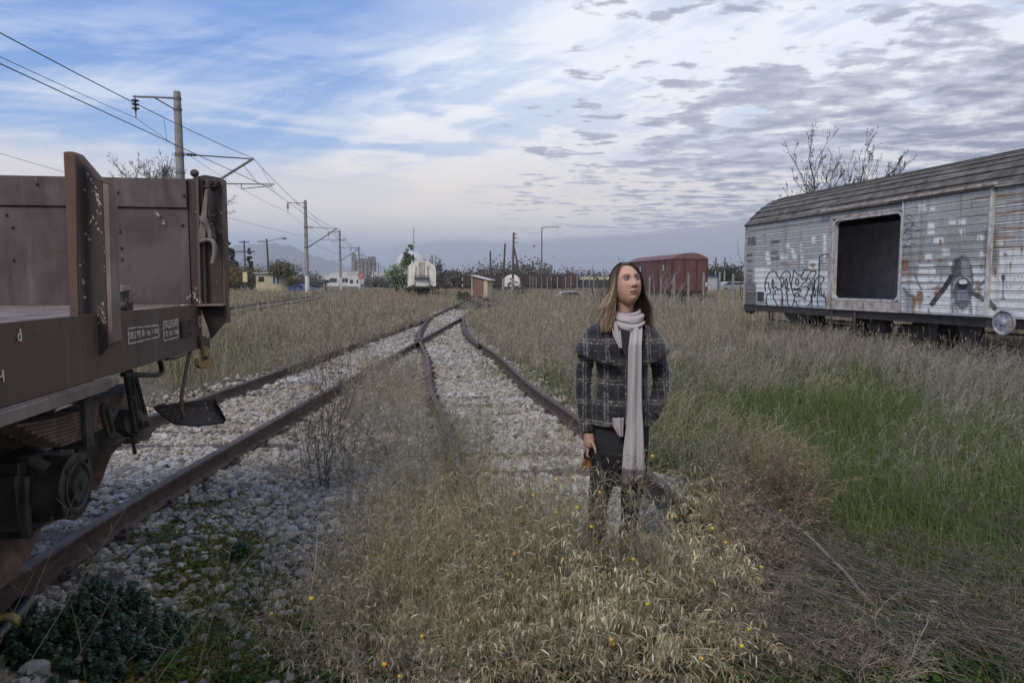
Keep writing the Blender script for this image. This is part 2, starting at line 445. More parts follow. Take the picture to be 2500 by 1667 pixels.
tR = empty('railway_track', (0, 0, 0), label='rusty curved track beside the standing woman, bending left into the points', cat='railway track')
rail(xR, .75, 4.25, 92, tR); rail(xR, -.75, .6, 92, tR)
sleepers(xR, np.arange(2.6, 60, .66), tR)
# point blades and check rails of the turnout
mb = MB(); mb.sweep([(a*.8, b) for a, b in RAILP], [(float(xR(y))+.67, y, 0) for y in np.arange(17, 25, .5)]); mb.build('check_rail', M['rail'], tR)
mb = MB(); mb.sweep([(a*.8, b) for a, b in RAILP], [(float(xL(y))-.68+.12*max(0, (y-24)/5)**2, y, 0) for y in np.arange(21, 29, .5)]); mb.build('check_rail', M['rail'], tL)
tM = empty('railway_track', (0, 0, 0), label='main line track on a low bank under the overhead wires', cat='railway track')
rail(xM, .75, 4, 420, tM, 4, .44); rail(xM, -.75, 4, 420, tM, 4, .44)
sleepers(xM, np.arange(18, 80, .65), tM, .44, 1.25, False)
def xI(y): return 6.83-.168*np.asarray(y, float)
tI = empty('railway_track', (0, 0, 0), label='overgrown track half hidden in the dry grass behind the woman', cat='railway track')
rail(xI, .75, 12, 75, tI, 2, .05); rail(xI, -.75, 12, 75, tI, 2, .05); sleepers(xI, np.arange(26, 60, .7), tI, .03, 1.25, False)
tW = empty('railway_track', (0, 0, 0), label='overgrown track under the white covered wagon', cat='railway track')
rail(xW, .75, -4, 60, tW, 2, .0); rail(xW, -.75, -4, 60, tW, 2, .0); sleepers(xW, np.arange(6, 30, .7), tW, .0, 1.25, False)

# ---------------------------------------------------------------- gravel
def ico(sub=0):
    t = (1+5**.5)/2
    V = [(-1, t, 0), (1, t, 0), (-1, -t, 0), (1, -t, 0), (0, -1, t), (0, 1, t), (0, -1, -t), (0, 1, -t), (t, 0, -1), (t, 0, 1), (-t, 0, -1), (-t, 0, 1)]
    F = [(0, 11, 5), (0, 5, 1), (0, 1, 7), (0, 7, 10), (0, 10, 11), (1, 5, 9), (5, 11, 4), (11, 10, 2), (10, 7, 6), (7, 1, 8), (3, 9, 4), (3, 4, 2), (3, 2, 6), (3, 6, 8), (3, 8, 9), (4, 9, 5), (2, 4, 11), (6, 2, 10), (8, 6, 7), (9, 8, 1)]
    V = [np.array(v)/np.linalg.norm(v) for v in V]
    for _ in range(sub):
        c = {}; G = []
        def mid(a, b):
            k = (min(a, b), max(a, b))
            if k not in c: m_ = V[a]+V[b]; V.append(m_/np.linalg.norm(m_)); c[k] = len(V)-1
            return c[k]
        for a, b, d in F:
            x, y, z = mid(a, b), mid(b, d), mid(d, a); G += [(a, x, z), (b, y, x), (d, z, y), (x, y, z)]
        F = G
    return np.array(V), np.array(F)
def rand_rot(n):
    q = rng.normal(size=(n, 4)); q /= np.linalg.norm(q, axis=1)[:, None]; w, x, y, z = q.T
    return np.stack([np.stack([1-2*(y*y+z*z), 2*(x*y-z*w), 2*(x*z+y*w)], -1), np.stack([2*(x*y+z*w), 1-2*(x*x+z*z), 2*(y*z-x*w)], -1), np.stack([2*(x*z-y*w), 2*(y*z+x*w), 1-2*(x*x+y*y)], -1)], 1)
def stones(name, P, r, sub, label, tone=1.0):
    U, F = ico(sub); n = len(P); nv = len(U)
    base = U[None]*rng.uniform(.74, 1.28, (n, nv, 1))*rng.uniform(.6, 1.25, (n, 1, 3))
    # knock flat facets on
    for _ in range(3):
        d = rng.normal(size=(n, 1, 3)); d /= np.linalg.norm(d, axis=2, keepdims=True); h = rng.uniform(.45, .85, (n, 1, 1))
        dd = (base*d).sum(2, keepdims=True); base = base-d*np.maximum(dd-h, 0)
    V = np.einsum('nij,nvj->nvi', rand_rot(n), base*r[:, None, None])
    V[..., 2] *= .8; V += P[:, None, :]
    g0 = rng.uniform(.55, 1.2, (n, 1)); warm = rng.uniform(0, 1, (n, 1))**2.2
    c = (np.array([.375, .372, .372])*(1-warm)+np.array([.36, .32, .26])*warm)*g0*tone
    dark = rng.random((n, 1)) < .07; c = np.where(dark, c*.5, c)
    rust_ = rng.random((n, 1)) < .04; c = np.where(rust_, np.array([.27, .225, .18]), c)
    dirt = np.clip(.55+.9*wav(P[:, 0]*1.0+4, P[:, 1]+2, 1.7), 0, 1)[:, None]*.75; c = c*(1-dirt)+c*np.array([.74, .66, .55])*dirt
    col = np.repeat(c[:, None], nv, 1)
    Fa = (F[None]+(np.arange(n)*nv)[:, None, None]).reshape(-1, 3)
    me = raw_mesh(name, V.reshape(-1, 3), Fa, np.full(len(Fa), 3), M['stone'], col=col.reshape(-1, 3))
    return tag(link(bpy.data.objects.new(name, me)), label, kind='stuff')
def scatter(n, x0, x1, y0, y1, dens, ypow=1.0):
    x = rng.uniform(x0, x1, n); t = rng.random(n)**ypow; y = y0+(y1-y0)*t
    d = dens(x, y); k = rng.random(n) < d; return x[k], y[k]
def inview(x, y, m=.06): return (y > .3) & (np.abs(x/np.maximum(y, .3)) < .75+m+.6/np.maximum(y, .5))
def thin(x, y): return 1-.80*np.clip((4.6-y)/1.2, 0, 1)*np.clip((x-xL(y)-1.0)/.5, 0, 1)*np.clip(.55+.9*wav(x+2, y+1, 1.5), .0, 1)
vis = lambda x, y: inview(x, y)*ballast(x, y)*thin(x, y)
x, y = scatter(135000, -7, 3.2, 2.2, 8.4, vis)
slp = [(xR, y_, k) for k, y_ in enumerate(np.arange(2.6, 60, .66))]+[(xL, y_, k) for k, y_ in enumerate(np.arange(1.2, 30, .63))]
def stone_clear(x, y, z, r):
    for fx, y_, k in slp:
        if (k*7) % 5 in (0, 2, 3): z = np.where((np.abs(y-y_) < .10+.03*np.sin(x*5+k)) & (np.abs(x-fx(y_)) < 1.22), np.minimum(z, -.012-r*.55), z)
    for fx in (xL, xR):
        for s in (-.75, .75):
            if fx is xL or True:
                d = np.abs(x-fx(y)-s); z = np.where((d < .085) & ((fx is xR) | (y < 31)), np.minimum(z, -.03), z)
    return z
r = rng.gamma(5, .0030, len(x))+.008; r = np.clip(r, .010, .048)
z = gz(x, y)+rng.uniform(-.2, .9, len(x))*r+.022+.02*wav(x, y, 2.2); z = stone_clear(x, y, z, r)
stones('gravel', np.stack([x, y, z], -1), r, 1, 'grey-white crushed limestone gravel lying between the near rails')
x, y = scatter(260000, -8, 2.5, 8.2, 44, lambda x, y: vis(x, y)*np.clip(1.25-y/40, .3, 1), 1.35)
r = (rng.gamma(6, .0032, len(x))+.009)*(1+y*.018); z = gz(x, y)+rng.uniform(-.1, .6, len(x))*r+.026; z = stone_clear(x, y, z, r)
stones('gravel', np.stack([x, y, z], -1), r, 0, 'grey-white gravel filling the far track beds up to the points')

# ================================================================ brown flat wagon at the left
def text_mesh(txt, size, name, m, parent, M4, sx=1.0, offset=0.0, ext=.0012):
    cu = bpy.data.curves.new(name, 'FONT'); cu.body = txt; cu.size = size; cu.extrude = ext; cu.offset = offset; cu.resolution_u = 3
    cu.space_line = 1.0
    o = bpy.data.objects.new(name, cu); S.collection.objects.link(o)
    dg = bpy.context.evaluated_depsgraph_get(); me = bpy.data.meshes.new_from_object(o.evaluated_get(dg)); me.name = name
    bpy.data.objects.remove(o)
    me.transform(M4 @ Matrix.Diagonal((sx, 1, 1, 1))); me.materials.clear(); me.materials.append(m)
    return link(bpy.data.objects.new(name, me), parent)

TH1 = R(7.8); c0 = at(486, 745, 4.25)
fw = empty('flat_wagon', (c0[0], c0[1], 0.0), TH1, label='rusty brown flat wagon with steel end board and side stakes, filling the left edge', cat='railway wagon')
DZ = float(c0[2])
MW1 = Matrix.Translation(Vector((c0[0], c0[1], 0))) @ Matrix.Rotation(TH1, 4, 'Z'); MI1 = MW1.inverted()
def L1(px, py, lx=None, ly=None):
    """pixel -> point in the wagon's own axes, on the plane x=lx or y=ly"""
    o = MI1 @ Vector(CAM); d = MI1.to_3x3() @ Vector(ray(px, py))
    t = (lx-o.x)/d.x if lx is not None else (ly-o.y)/d.y
    return o+d*t
# deck and frame
mb = MB()
for i in range(10): mb.box(-2.86+i*.286, -2.86+i*.286+.280, -10.5, -.02, DZ-.045, DZ-random.uniform(0, .004))
mb.build('deck', M['deck'], fw, bevel=.004)
mb = MB(); z0 = DZ-.27
mb.box(-.012, 0, -10.5, 0, z0, DZ+.006); mb.box(-.09, -.012, -10.5, 0, z0-.0, z0+.014); mb.box(-.09, -.012, -10.5, 0, DZ-.06, DZ-.046)
mb.box(-2.9, -2.888, -10.5, 0, z0, DZ+.006)
for y in np.arange(-10, -.5, 1.2): mb.box(-2.88, -.02, y, y+.08, z0+.02, DZ-.047)
mb.box(-1.9, -1.8, -10.5, -.1, z0-.1, DZ-.048); mb.box(-1.1, -1.0, -10.5, -.1, z0-.1, DZ-.048)
mb.build('side_sill', M['wagon'], fw, bevel=.003)
mb = MB(); mb.box(-2.9, 0, .002, .04, z0, DZ-.004); mb.build('head_stock', M['wagon_dark'], fw, bevel=.003)
# lower reinforcing lip under the sill, ending in a taper
a = L1(274, 905, lx=.004); mb = MB()
yl = a.y
zb = z0-.06
mb.prism([(.002, -10.5, z0-.004), (.002, yl-.05, z0-.004), (.002, yl, z0-.02), (.002, yl-.02, z0-.035), (.002, yl-.14, zb+.01), (.002, -10.5, zb)], (.035, 0, 0))
mb.box(-.30, .002, -10.5, yl-.16, z0-.05, z0-.002)
mb.build('sill_flange', M['wagon_light'], fw, bevel=.003)
# end board
topz = L1(240, 433, ly=0).z
mb = MB(); split = L1(240, 505, ly=0).z
mb.box(-2.86, -.045, .0, .03, DZ+.004, split-.006); mb.box(-2.86, -.045, -.012, .03, split, topz)
mb.box(-2.86, -.045, .004, .028, split-.0062, split-.0002)
eb = mb.build('end_board', M['wagon_wall'], fw, bevel=.003)
mb = MB()
for (px, py) in ((288, 470), (292, 565), (295, 605), (297, 633), (15, 525), (30, 555), (32, 635), (445, 550), (450, 478), (92, 450)):
    p = L1(px, py, ly=-.004); mb.cyl((p.x, -.016 if py < 500 else -.002, p.z), (p.x, -.022 if py < 500 else -.010, p.z), .009, .006, 8)
mb.build('rivet', M['wagon_dark'], eb)
# end post (a fixed stake) at the corner
def poly_at(pts, ly): return [tuple(L1(px, py, ly=ly)) for px, py in pts]
def stake(pts_web, ly, t, flange, inner, name, mw, mf):
    o = MB().prism(poly_at(pts_web, ly), (0, t, 0)).build(name, mw, fw, bevel=.003)
    MB().prism(poly_at(flange, ly), (0, .085, 0)).build('flange', mf, o, bevel=.003)
    if inner: MB().prism(poly_at(inner, ly-.03), (0, .05, 0)).build('flange', mf, o, bevel=.003)
    return o
s1 = stake([(484, 430), (500, 427), (538, 434), (541, 500), (545, 740), (552, 785), (514, 829), (507, 800), (487, 745)], .035, .012,
           [(538, 434), (544, 437), (549, 600), (551, 740), (556, 787), (550, 789), (545, 742), (541, 500)], None, 'corner_stake', M['wagon_dark'], M['wagon'])  # dark web against browner flange: shade put into the paint tone
mb = MB(); p = L1(480, 746, ly=-.02); q = L1(547, 744, ly=-.02); mb.prism([(p.x, -.05, DZ-.004), (q.x, -.05, DZ-.004), (q.x, .034, DZ+.0), (p.x, .034, DZ+.0)], (0, 0, .008)); mb.build('bracket', M['wagon_light'], s1)
mb = MB(); a_ = poly_at([(478, 430), (484, 430), (491, 742), (484, 742)], -.012); mb.prism(a_, (0, .03, 0)); mb.build('edge_strip', M['wagon'], s1, bevel=.002)
mb = MB(); mb.box(-.045, .045, .008, .034, DZ+.004, topz+.004); mb.build('corner_post', M['wagon_dark'], fw, bevel=.003)
# flaked paint: pale chips and a rusty patch on the stake and the end board
def chips(spots, ly, name, m, par, sz=(1.5, 4)):
    mb = MB(); r_ = random.Random(5)
    for (x0, y0, x1, y1, n) in spots:
        for _ in range(n):
            t = r_.random(); x = x0+(x1-x0)*t+r_.uniform(-3, 3); y = y0+(y1-y0)*t+r_.uniform(-3, 3); s = r_.uniform(*sz); k = r_.randint(4, 6); a0 = r_.random()*6
            mb.prism([tuple(L1(x+s*r_.uniform(.35, 1)*math.cos(a0+6.283*i/k)*.6, y+s*r_.uniform(.5, 1.3)*math.sin(a0+6.283*i/k), ly=ly)) for i in range(k)], (0, -.0012, 0))
    return mb.build(name, m, par, auto=False)
M['chip'] = mat_plain('pale_flaked_primer', (.50, .46, .40), .8, (.36, .31, .26), 60, bmp=0)
chips([(380, 518, 388, 528, 9), (396, 535, 399, 545, 3), (455, 728, 468, 722, 7), (472, 705, 480, 735, 8), (480, 733, 494, 738, 7), (88, 440, 92, 442, 1), (370, 440, 372, 441, 1)], -.0135, 'paint_chips', M['chip'], eb)
# latch handle on the corner stake
LY0 = -.02
P_ = lambda x, y, ly=LY0: L1(x, y, ly=ly)
lt = MB(); lt.prism(poly_at([(500, 462), (508, 462), (503, 575), (496, 592), (486, 590), (483, 580), (490, 530)], -.03), (0, .022, 0))
latch = lt.build('latch', M['bare'], fw, bevel=.004)
mb = MB(); mb.prism(poly_at([(486, 527), (500, 529), (506, 535), (515, 560), (518, 585), (509, 588), (504, 560), (497, 545), (487, 540)], -.055), (0, .02, 0))
mb.prism(poly_at([(511, 548), (520, 550), (524, 580), (518, 590), (510, 580)], -.025), (0, .03, 0)); mb.cyl(P_(516, 548, -.045), P_(516, 548, .0), .009, n=8); mb.cyl(P_(520, 575, -.045), P_(520, 575, .0), .007, n=8)
mb.build('catch', M['bare'], latch, bevel=.003)
mb = MB(); mb.tube([P_(490, 590, -.05), P_(500, 587, -.06), P_(510, 585, -.07), P_(520, 589, -.08), P_(524, 600, -.085), P_(524, 620, -.085), P_(519, 644, -.09)], [.014, .014, .0145, .015, .0145, .0145, .0145], 12)
mb.build('handle', M['bare'], latch)
mb = MB(); mb.tube([P_(512, 460), P_(512, 525)], .008, 8); mb.tube([P_(497, 456), P_(526, 455)], .009, 8); mb.tube([P_(507, 526), P_(524, 526)], .007, 8); mb.box(P_(500, 440).x, P_(528, 440).x, -.01, .03, P_(500, 452).z, P_(500, 437).z); mb.cyl(P_(514, 445, -.01), P_(514, 445, -.04), .015, n=10)
mb.build('hinge', M['wagon_dark'], latch, bevel=.002)
mb = MB(); k = L1(475, 423, ly=.3); mb.sphere(k, .028, 12, 8, (1, 1, .9)); mb.cyl((k.x, .3, k.z-.02), (k.x, .3, DZ), .008, n=8)
mb.build('lamp_iron', M['iron'], fw)
# near stake
NY = L1(255, 760, lx=.03).y
s2 = stake([(178, 377), (186, 379), (207, 412), (232, 437), (250, 446), (252, 480), (258, 620), (262, 760), (263, 848), (198, 914), (190, 913), (186, 640)], NY, .012,
           [(250, 446), (265, 450), (270, 600), (274, 760), (277, 835), (263, 850), (262, 760), (257, 620)], None, 'side_stake', M['wagon_dark'], M['wagon_light'])  # web darker, flange paler: shade and light painted as two tones
chips([(208, 415, 228, 450, 9), (232, 455, 244, 500, 22), (243, 500, 236, 520, 8), (232, 525, 215, 548, 7), (240, 560, 250, 570, 6), (236, 765, 240, 790, 4), (250, 740, 256, 790, 16), (252, 600, 254, 700, 4)], NY-.0005, 'paint_chips', M['chip'], s2)
chips([(238, 745, 250, 785, 22)], NY-.0003, 'rust_patch', M['iron_brown'], s2, (3, 9))
MB().prism(poly_at([(154, 373), (158, 370), (176, 374), (186, 380), (188, 640), (198, 914), (190, 905), (188, 778), (170, 780), (163, 560)], NY-.05), (0, .012, 0)).build('flange', M['wagon'], s2, bevel=.003)
MB().prism(poly_at([(158, 370), (174, 374), (186, 380), (207, 412), (232, 437), (250, 446), (265, 450), (262, 444), (236, 428), (212, 400), (190, 374), (176, 370)], NY), (0, .05, 0)).build('cap_strip', M['wagon'], s2, bevel=.003)
# stake pocket block beyond the stake
q0 = L1(290, 745, lx=-.05)
mb = MB(); p0, p1 = L1(268, 772, ly=q0.y), L1(306, 735, ly=q0.y)
mb.box(p0.x, p1.x, q0.y, q0.y+.09, DZ-.02, p1.z); mb.cyl((p1.x-.02, q0.y-.02, DZ+.03), (p1.x+.015, q0.y-.02, DZ+.03), .022, n=12)
pk = mb.build('stake_pocket', M['wagon_dark'], fw, bevel=.004)
p2, p3 = L1(268, 714, ly=q0.y), L1(303, 697, ly=q0.y)
MB().prism([(p2.x, q0.y, p2.z), (p3.x-.01, q0.y, p2.z), (p3.x, q0.y, p2.z+.008), (p3.x-.008, q0.y, p3.z-.002), (p2.x, q0.y, p3.z)], (0, .09, 0)).build('pad', M['wagon_light'], pk, bevel=.004)
MB().box(p2.x, p3.x-.012, q0.y+.01, q0.y+.08, p1.z, p2.z).build('neck', M['wagon_dark'], pk)
# stencils on the sill
def on_sill(px, py): return L1(px, py, lx=.003)
def stencil_frame(c, m, name='stencil_frame', gaps=3, w=.006):
    mb = MB(); P = [on_sill(*k) for k in c]
    for i in range(4):
        a, b = P[i], P[(i+1) % 4]; n = gaps if i % 2 == 0 else 2
        for k in range(n):
            s, e = a.lerp(b, (k+.04)/n), a.lerp(b, (k+.92)/n); d = (e-s).normalized(); u = Vector((0, -d.z, d.y))*w*.5*random.uniform(.75, 1.25)
            mb.prism([s-u, e-u*random.uniform(.7, 1.2), e+u, s+u], (.0016, 0, 0))
    return mb.build(name, m, fw)
stencil_frame([(313, 840), (388, 822), (386, 794), (312, 802)], M['stencil'], gaps=4)
stencil_frame([(399, 832), (435, 823), (434, 780), (398, 786)], M['stencil'], gaps=3)
def sill_text(t, a, b, h_px, m=M['stencil'], name='stencil'):
    A, B = on_sill(*a), on_sill(*b); d = (B-A); Lh = on_sill(a[0], a[1]-h_px)-A
    w = d.length; size = Lh.length/.73
    ex = d.normalized(); ez = Vector((0, 0, 1)); ez = (ez-ex*ez.dot(ex)).normalized(); ey = ex.cross(ez)
    M4 = Matrix(((ex.x, ez.x, -ey.x, A.x), (ex.y, ez.y, -ey.y, A.y), (ex.z, ez.z, -ey.z, A.z), (0, 0, 0, 1)))
    cu = bpy.data.curves.new('t', 'FONT'); cu.body = t; cu.size = size; o = bpy.data.objects.new('t', cu); S.collection.objects.link(o)
    bpy.context.view_layer.update(); tw = o.dimensions.x; bpy.data.objects.remove(o)
    return text_mesh(t, size, name, m, fw, M4, sx=w/max(tw, 1e-4), offset=size*.004)
sill_text('ΩΙΕΣΥΙΕ Θ', (315, 828), (352, 820), 16)
sill_text('10 7 00', (357, 820), (384, 813), 12)
sill_text('ΠΡΟΣΕΧΗΣ', (401, 803), (433, 797), 13); sill_text('ΠΕ 10 7 06', (401, 823), (434, 815), 13)
sill_text('0', (485, 800), (492, 798), 30, M['stencil_y'])
sill_text('Η', (-6, 936), (8, 932), 29); sill_text('d', (43, 834), (52, 832), 32)
# data plate
mb = MB(); A, B = on_sill(441, 824), on_sill(462, 780)
mb.box(.002, .012, A.y, B.y, A.z, B.z); mb.box(.012, .016, A.y+.012, B.y-.012, A.z+.02, B.z-.02)
for yy in (A.y+.012, B.y-.012):
    for zz in (A.z+.01, B.z-.01): mb.cyl((.011, yy, zz), (.018, yy, zz), .006, n=8)
mb.build('data_plate', M['wagon_dark'], fw, bevel=.002)
# yellow towing hook under the corner
MB().prism([tuple(L1(x, y, lx=.0)) for x, y in ((481, 820), (497, 820), (500, 838), (499, 850), (484, 850))], (.02, 0, 0)).build('hook_plate', M['wagon'], fw, bevel=.003)
hk = MB(); hk.prism([tuple(L1(x, y, lx=.004)) for x, y in ((487, 846), (498, 846), (500, 862), (508, 874), (507, 890), (497, 900), (480, 899), (474, 892), (474, 874), (479, 874), (481, 884), (487, 886), (490, 876))], (.028, 0, 0))
hk.build('towing_hook', M['yellow'], fw, bevel=.004)
mb = MB(); mb.cyl(L1(503, 873, lx=.033), L1(503, 873, lx=.04), .012, n=10); mb.box(-.05, .0, L1(511, 840, lx=0).y-.03, L1(511, 840, lx=0).y+.02, z0-.02, z0+.05); mb.build('pin', M['wagon_dark'], fw)
# shunter's step: strap and folded tread
SX = -.03
Q = lambda x, y, lx=SX: L1(x, y, lx=lx)
mb = MB(); pts = [Q(462, 858), Q(456, 880), Q(449, 920), Q(441, 965), Q(440, 1000), Q(446, 1018)]
for a, b in zip(pts[:-1], pts[1:]):
    mb.prism([a+Vector((0, -.02, 0)), a+Vector((0, .02, 0)), b+Vector((0, .02, 0)), b+Vector((0, -.02, 0))], (.012, 0, 0))
st_ = mb.build('step_hanger', M['wagon'], fw, bevel=.002)
tz = Q(440, 1024).z; e1, e2, e3, e4 = L1(376, 995, ly=-.28), L1(520, 992, ly=-.16), L1(548, 1024, ly=-.22), L1(415, 1035, ly=-.36)
cz = tz
A = Vector((-.33, -.17, cz+.07)); B = Vector((.075, -.17, cz+.07))
p376 = L1(376, 996, ly=-.22); p523 = L1(522, 992, ly=-.10); p548 = L1(548, 1030, ly=-.20); p475 = L1(478, 1038, ly=-.30); p410 = L1(425, 1033, ly=-.32)
tr = MB(); tr.prism([p376, p523, p548, p475, p410], (0, 0, -.010)); tr.prism([p376, p523, p523+Vector((0, .004, .05)), p376+Vector((0, .004, .012))], (0, .006, 0)); tr.prism([p523, p548, p548+Vector((.004, 0, .02)), p523+Vector((.004, 0, .05))], (.006, 0, 0))
tread = tr.build('step_tread', M['wagon_dark'], fw)
hb = MB()
for i in range(9):
    for j in range(3):
        u = (i+.5)/9; w = (j+.6)/3.6; a_ = p376.lerp(p523, u); b_ = p410.lerp(p548, u); q = a_.lerp(b_, w); hb.lathe((q.x, q.y, q.z-.002), (0, 0, 1), [(0, .011), (.006, .009), (.007, .006)], 8)
hb.build('grip', M['wagon'], tread)
# bent brake pipe
mb = MB(); mb.tube([L1(300, 914, lx=-.12), L1(345, 915, lx=-.12), L1(385, 916, lx=-.12), L1(395, 908, lx=-.12), L1(394, 895, lx=-.12), L1(390, 880, lx=-.12), L1(386, 872, lx=-.12)], .014, 10)
mb.build('brake_pipe', M['grease'], fw); mb = MB(); mb.tube([L1(405, 873, lx=-.3), L1(425, 872, lx=-.3), L1(450, 862, lx=-.3)], .02, 8); mb.build('brake_pipe', M['grease'], fw)
# running gear
AY = 3.17; axw = MI1 @ Vector((float(xL(AY)), AY, .655)); ay, az_ = axw.y, axw.z
cxl = axw.x
def wheelset(par, cx, y, z, m1, m2, r=.5, ax='x'):
    w0 = None
    for s in (-1, 1):
        mb = MB(); mb.lathe((cx+s*.68, y, z), (s, 0, 0), [(0, .12), (0, r-.05), (-.0, r+.026), (.024, r+.028), (.034, r+.004), (.135, r-.008), (.137, r-.06), (.115, r-.075), (.09, .30), (.10, .14), (.15, .11), (.16, .09), (.0, .09)], 40)
        w = mb.build('wheel', m1, par)
    mb = MB(); mb.cyl((cx-1.0, y, z), (cx+1.0, y, z), .08, n=16); mb.build('axle', m2, par)
wheelset(fw, cxl, ay, az_, M['iron_brown'], M['iron'])
mb = MB()
bx = cxl+1.0
mb.box(bx-.16, bx+.02, ay-.19, ay+.17, az_-.19, az_+.17)
mb.box(bx-.13, bx+.03, ay-.235, ay-.19, az_-.14, az_+.12)
mb.lathe((bx+.0, ay, az_), (1, 0, 0), [(-.1, .165), (.02, .168), (.06, .165), (.13, .158), (.15, .160), (.178, .166), (.182, .150), (.182, .125)], 36)
ab = mb.build('axle_box', M['grease'], fw, bevel=.006)
mb = MB(); mb.lathe((bx+.178, ay, az_), (1, 0, 0), [(0, .128), (.012, .128), (.012, .112), (.004, .106), (.004, .082), (.020, .078), (.022, .02), (.030, .018)], 32)
for k in range(4):
    t = math.pi/4+k*math.pi/2; mb.cyl((bx+.18, ay+.142*math.cos(t), az_+.142*math.sin(t)), (bx+.196, ay+.142*math.cos(t), az_+.142*math.sin(t)), .013, n=6)
mb.build('cover', M['grease'], ab)
mb = MB(); mb.box(bx-.02, bx+.05, ay-.12, ay-.02, az_+.15, az_+.19); mb.box(bx-.05, bx+.045, ay-.19, ay-.15, az_-.19, az_+.10); mb.cyl((bx+.02, ay-.10, az_+.17), (bx+.09, ay-.10, az_+.11), .03, .035, 10)
mb.build('lug', M['iron'], ab, bevel=.004)
# leaf spring: eight leaves under a thick top leaf
lx = bx+.10
sb = L1(176, 1075, lx=lx); zs = sb.z
spy = L1(176, 1020, lx=lx).y; top = L1(295, 960, lx=lx)
n_l = 8; th = .0185; half0 = top.y-spy
leaf = None; mb = MB()
for i in range(n_l):
    hl = half0*(.42+.58*i/(n_l-1)) if i < n_l-1 else half0
    pts = []; zz = zs+.012+i*th
    for t in np.linspace(-1, 1, 13):
        pts.append((spy+t*hl, zz+.045*(t*hl/half0)**2))
    out = [(lx-.06, y, z) for y, z in pts]+[(lx-.06, y, z+th-.0025) for y, z in reversed(pts)]
    mb.prism(out, (.12, 0, 0))
spring = mb.build('leaf_spring', M['iron_brown'], fw, bevel=.0015)
mb = MB(); bz0, bz1 = zs-.02, zs+n_l*th+.045
mb.box(lx+.061, lx+.085, spy-.045, spy+.045, bz0, bz1); mb.box(lx-.08, lx+.085, spy-.045, spy+.045, bz1, bz1+.02); mb.box(lx-.08, lx+.0849, spy-.0449, spy+.0449, bz0-.02, bz0)
mb.build('buckle', M['iron'], spring, bevel=.004)
# far half of the suspension
mb = MB(); fx_ = cxl-1.0; mb.box(fx_-.2, fx_+.15, ay-.17, ay+.17, az_-.17, az_+.17); mb.box(fx_-.1, fx_+.05, ay-half0, ay+half0, zs, zs+.15); mb.build('axle_box', M['grease'], fw, bevel=.01)
# axle guard plate curving up from the box to the spring bracket
gx = bx-.02
G = [(190, 960), (255, 940), (300, 935), (335, 985), (350, 1030), (352, 1062), (342, 1074), (325, 1070), (300, 1072), (272, 1085), (250, 1110), (238, 1140), (226, 1175), (215, 1195), (185, 1170), (180, 1075)]
mb = MB(); mb.prism([tuple(L1(x, y, lx=gx)) for x, y in G], (.022, 0, 0)); p_l = [tuple(L1(x, y, lx=gx)) for x, y in G]
mid = spy
mb.build('axle_guard', M['iron'], fw, bevel=.003); mb = MB(); mb.prism([(x, 2*ay-y, z) for x, y, z in p_l], (.022, 0, 0)); mb.build('axle_guard', M['iron'], fw, bevel=.003)
mb = MB(); ed = [L1(x, y, lx=gx+.03) for x, y in ((352, 1064), (342, 1076), (325, 1072), (300, 1074), (272, 1087), (250, 1112), (238, 1142), (226, 1177), (215, 1197))]
for a_, b_ in zip(ed[:-1], ed[1:]): mb.prism([a_+Vector((-.02, 0, 0)), a_+Vector((.05, 0, 0)), b_+Vector((.05, 0, 0)), b_+Vector((-.02, 0, 0))], (0, -.006, .010))
mb.build('guard_edge', M['iron_brown'], fw)
mb = MB(); mb.box(bx-.3, bx-.02, ay-.9, ay+.55, z0-.16, z0-.02); mb.prism([(bx-.25, ay+.2, z0-.02), (bx-.25, ay+.75, z0-.02), (bx-.25, ay+.62, z0-.26), (bx-.25, ay+.42, z0-.34)], (.1, 0, 0))
mb.build('solebar', M['iron'], fw, bevel=.004)
# swing links and shackles
def ringlink(mb, a, b, r=.013, w=.028):
    a, b = Vector(a), Vector(b); d = (b-a).normalized(); s = Vector((0, 1, 0)); s = (s-d*s.dot(d)).normalized(); pts = []
    for k in range(7): t = math.pi*k/6; pts.append(b+s*(w*math.cos(t))+d*(w*math.sin(t)))
    for k in range(7): t = math.pi*k/6; pts.append(a-s*(w*math.cos(t))-d*(w*math.sin(t)))
    pts.append(pts[0]); mb.tube(pts, r, 8, caps=False)
hx = lx+.09
for (x1, y1, x2, y2, off) in ((313, 925, 335, 1045, .03), (328, 930, 355, 1030, -.02), (255, 1000, 270, 1055, .0), (316, 915, 322, 960, .07)):
    mb = MB(); ringlink(mb, L1(x1, y1, lx=hx+off-.02), L1(x2, y2, lx=hx+off-.02)); mb.build('swing_link', M['iron'], fw)
mb = MB()
mb.cyl(L1(285, 1025, lx=hx-.12), L1(362, 1035, lx=hx+.02), .020, n=12); mb.lathe(L1(345, 1034, lx=hx+.02), (1, .1, 0), [(0, .03), (.015, .032), (.02, .022), (.045, .020), (.05, .01)], 12)
mb.prism([tuple(L1(x, y, lx=hx-.07)) for x, y in ((290, 1000), (312, 995), (322, 1008), (345, 1020), (348, 1060), (330, 1068), (300, 1066), (280, 1050), (276, 1030))], (.06, 0, 0))
mb.tube([L1(322, 1062, lx=hx-.03), L1(326, 1085, lx=hx-.03), L1(330, 1108, lx=hx-.03)], [.014, .010, .012], 8); mb.box(hx-.06, hx+.02, L1(330, 1075, lx=hx).y-.02, L1(330, 1075, lx=hx).y+.03, L1(330, 1082, lx=hx).z, L1(330, 1072, lx=hx).z)
mb.build('shackle_block', M['iron'], fw, bevel=.004)
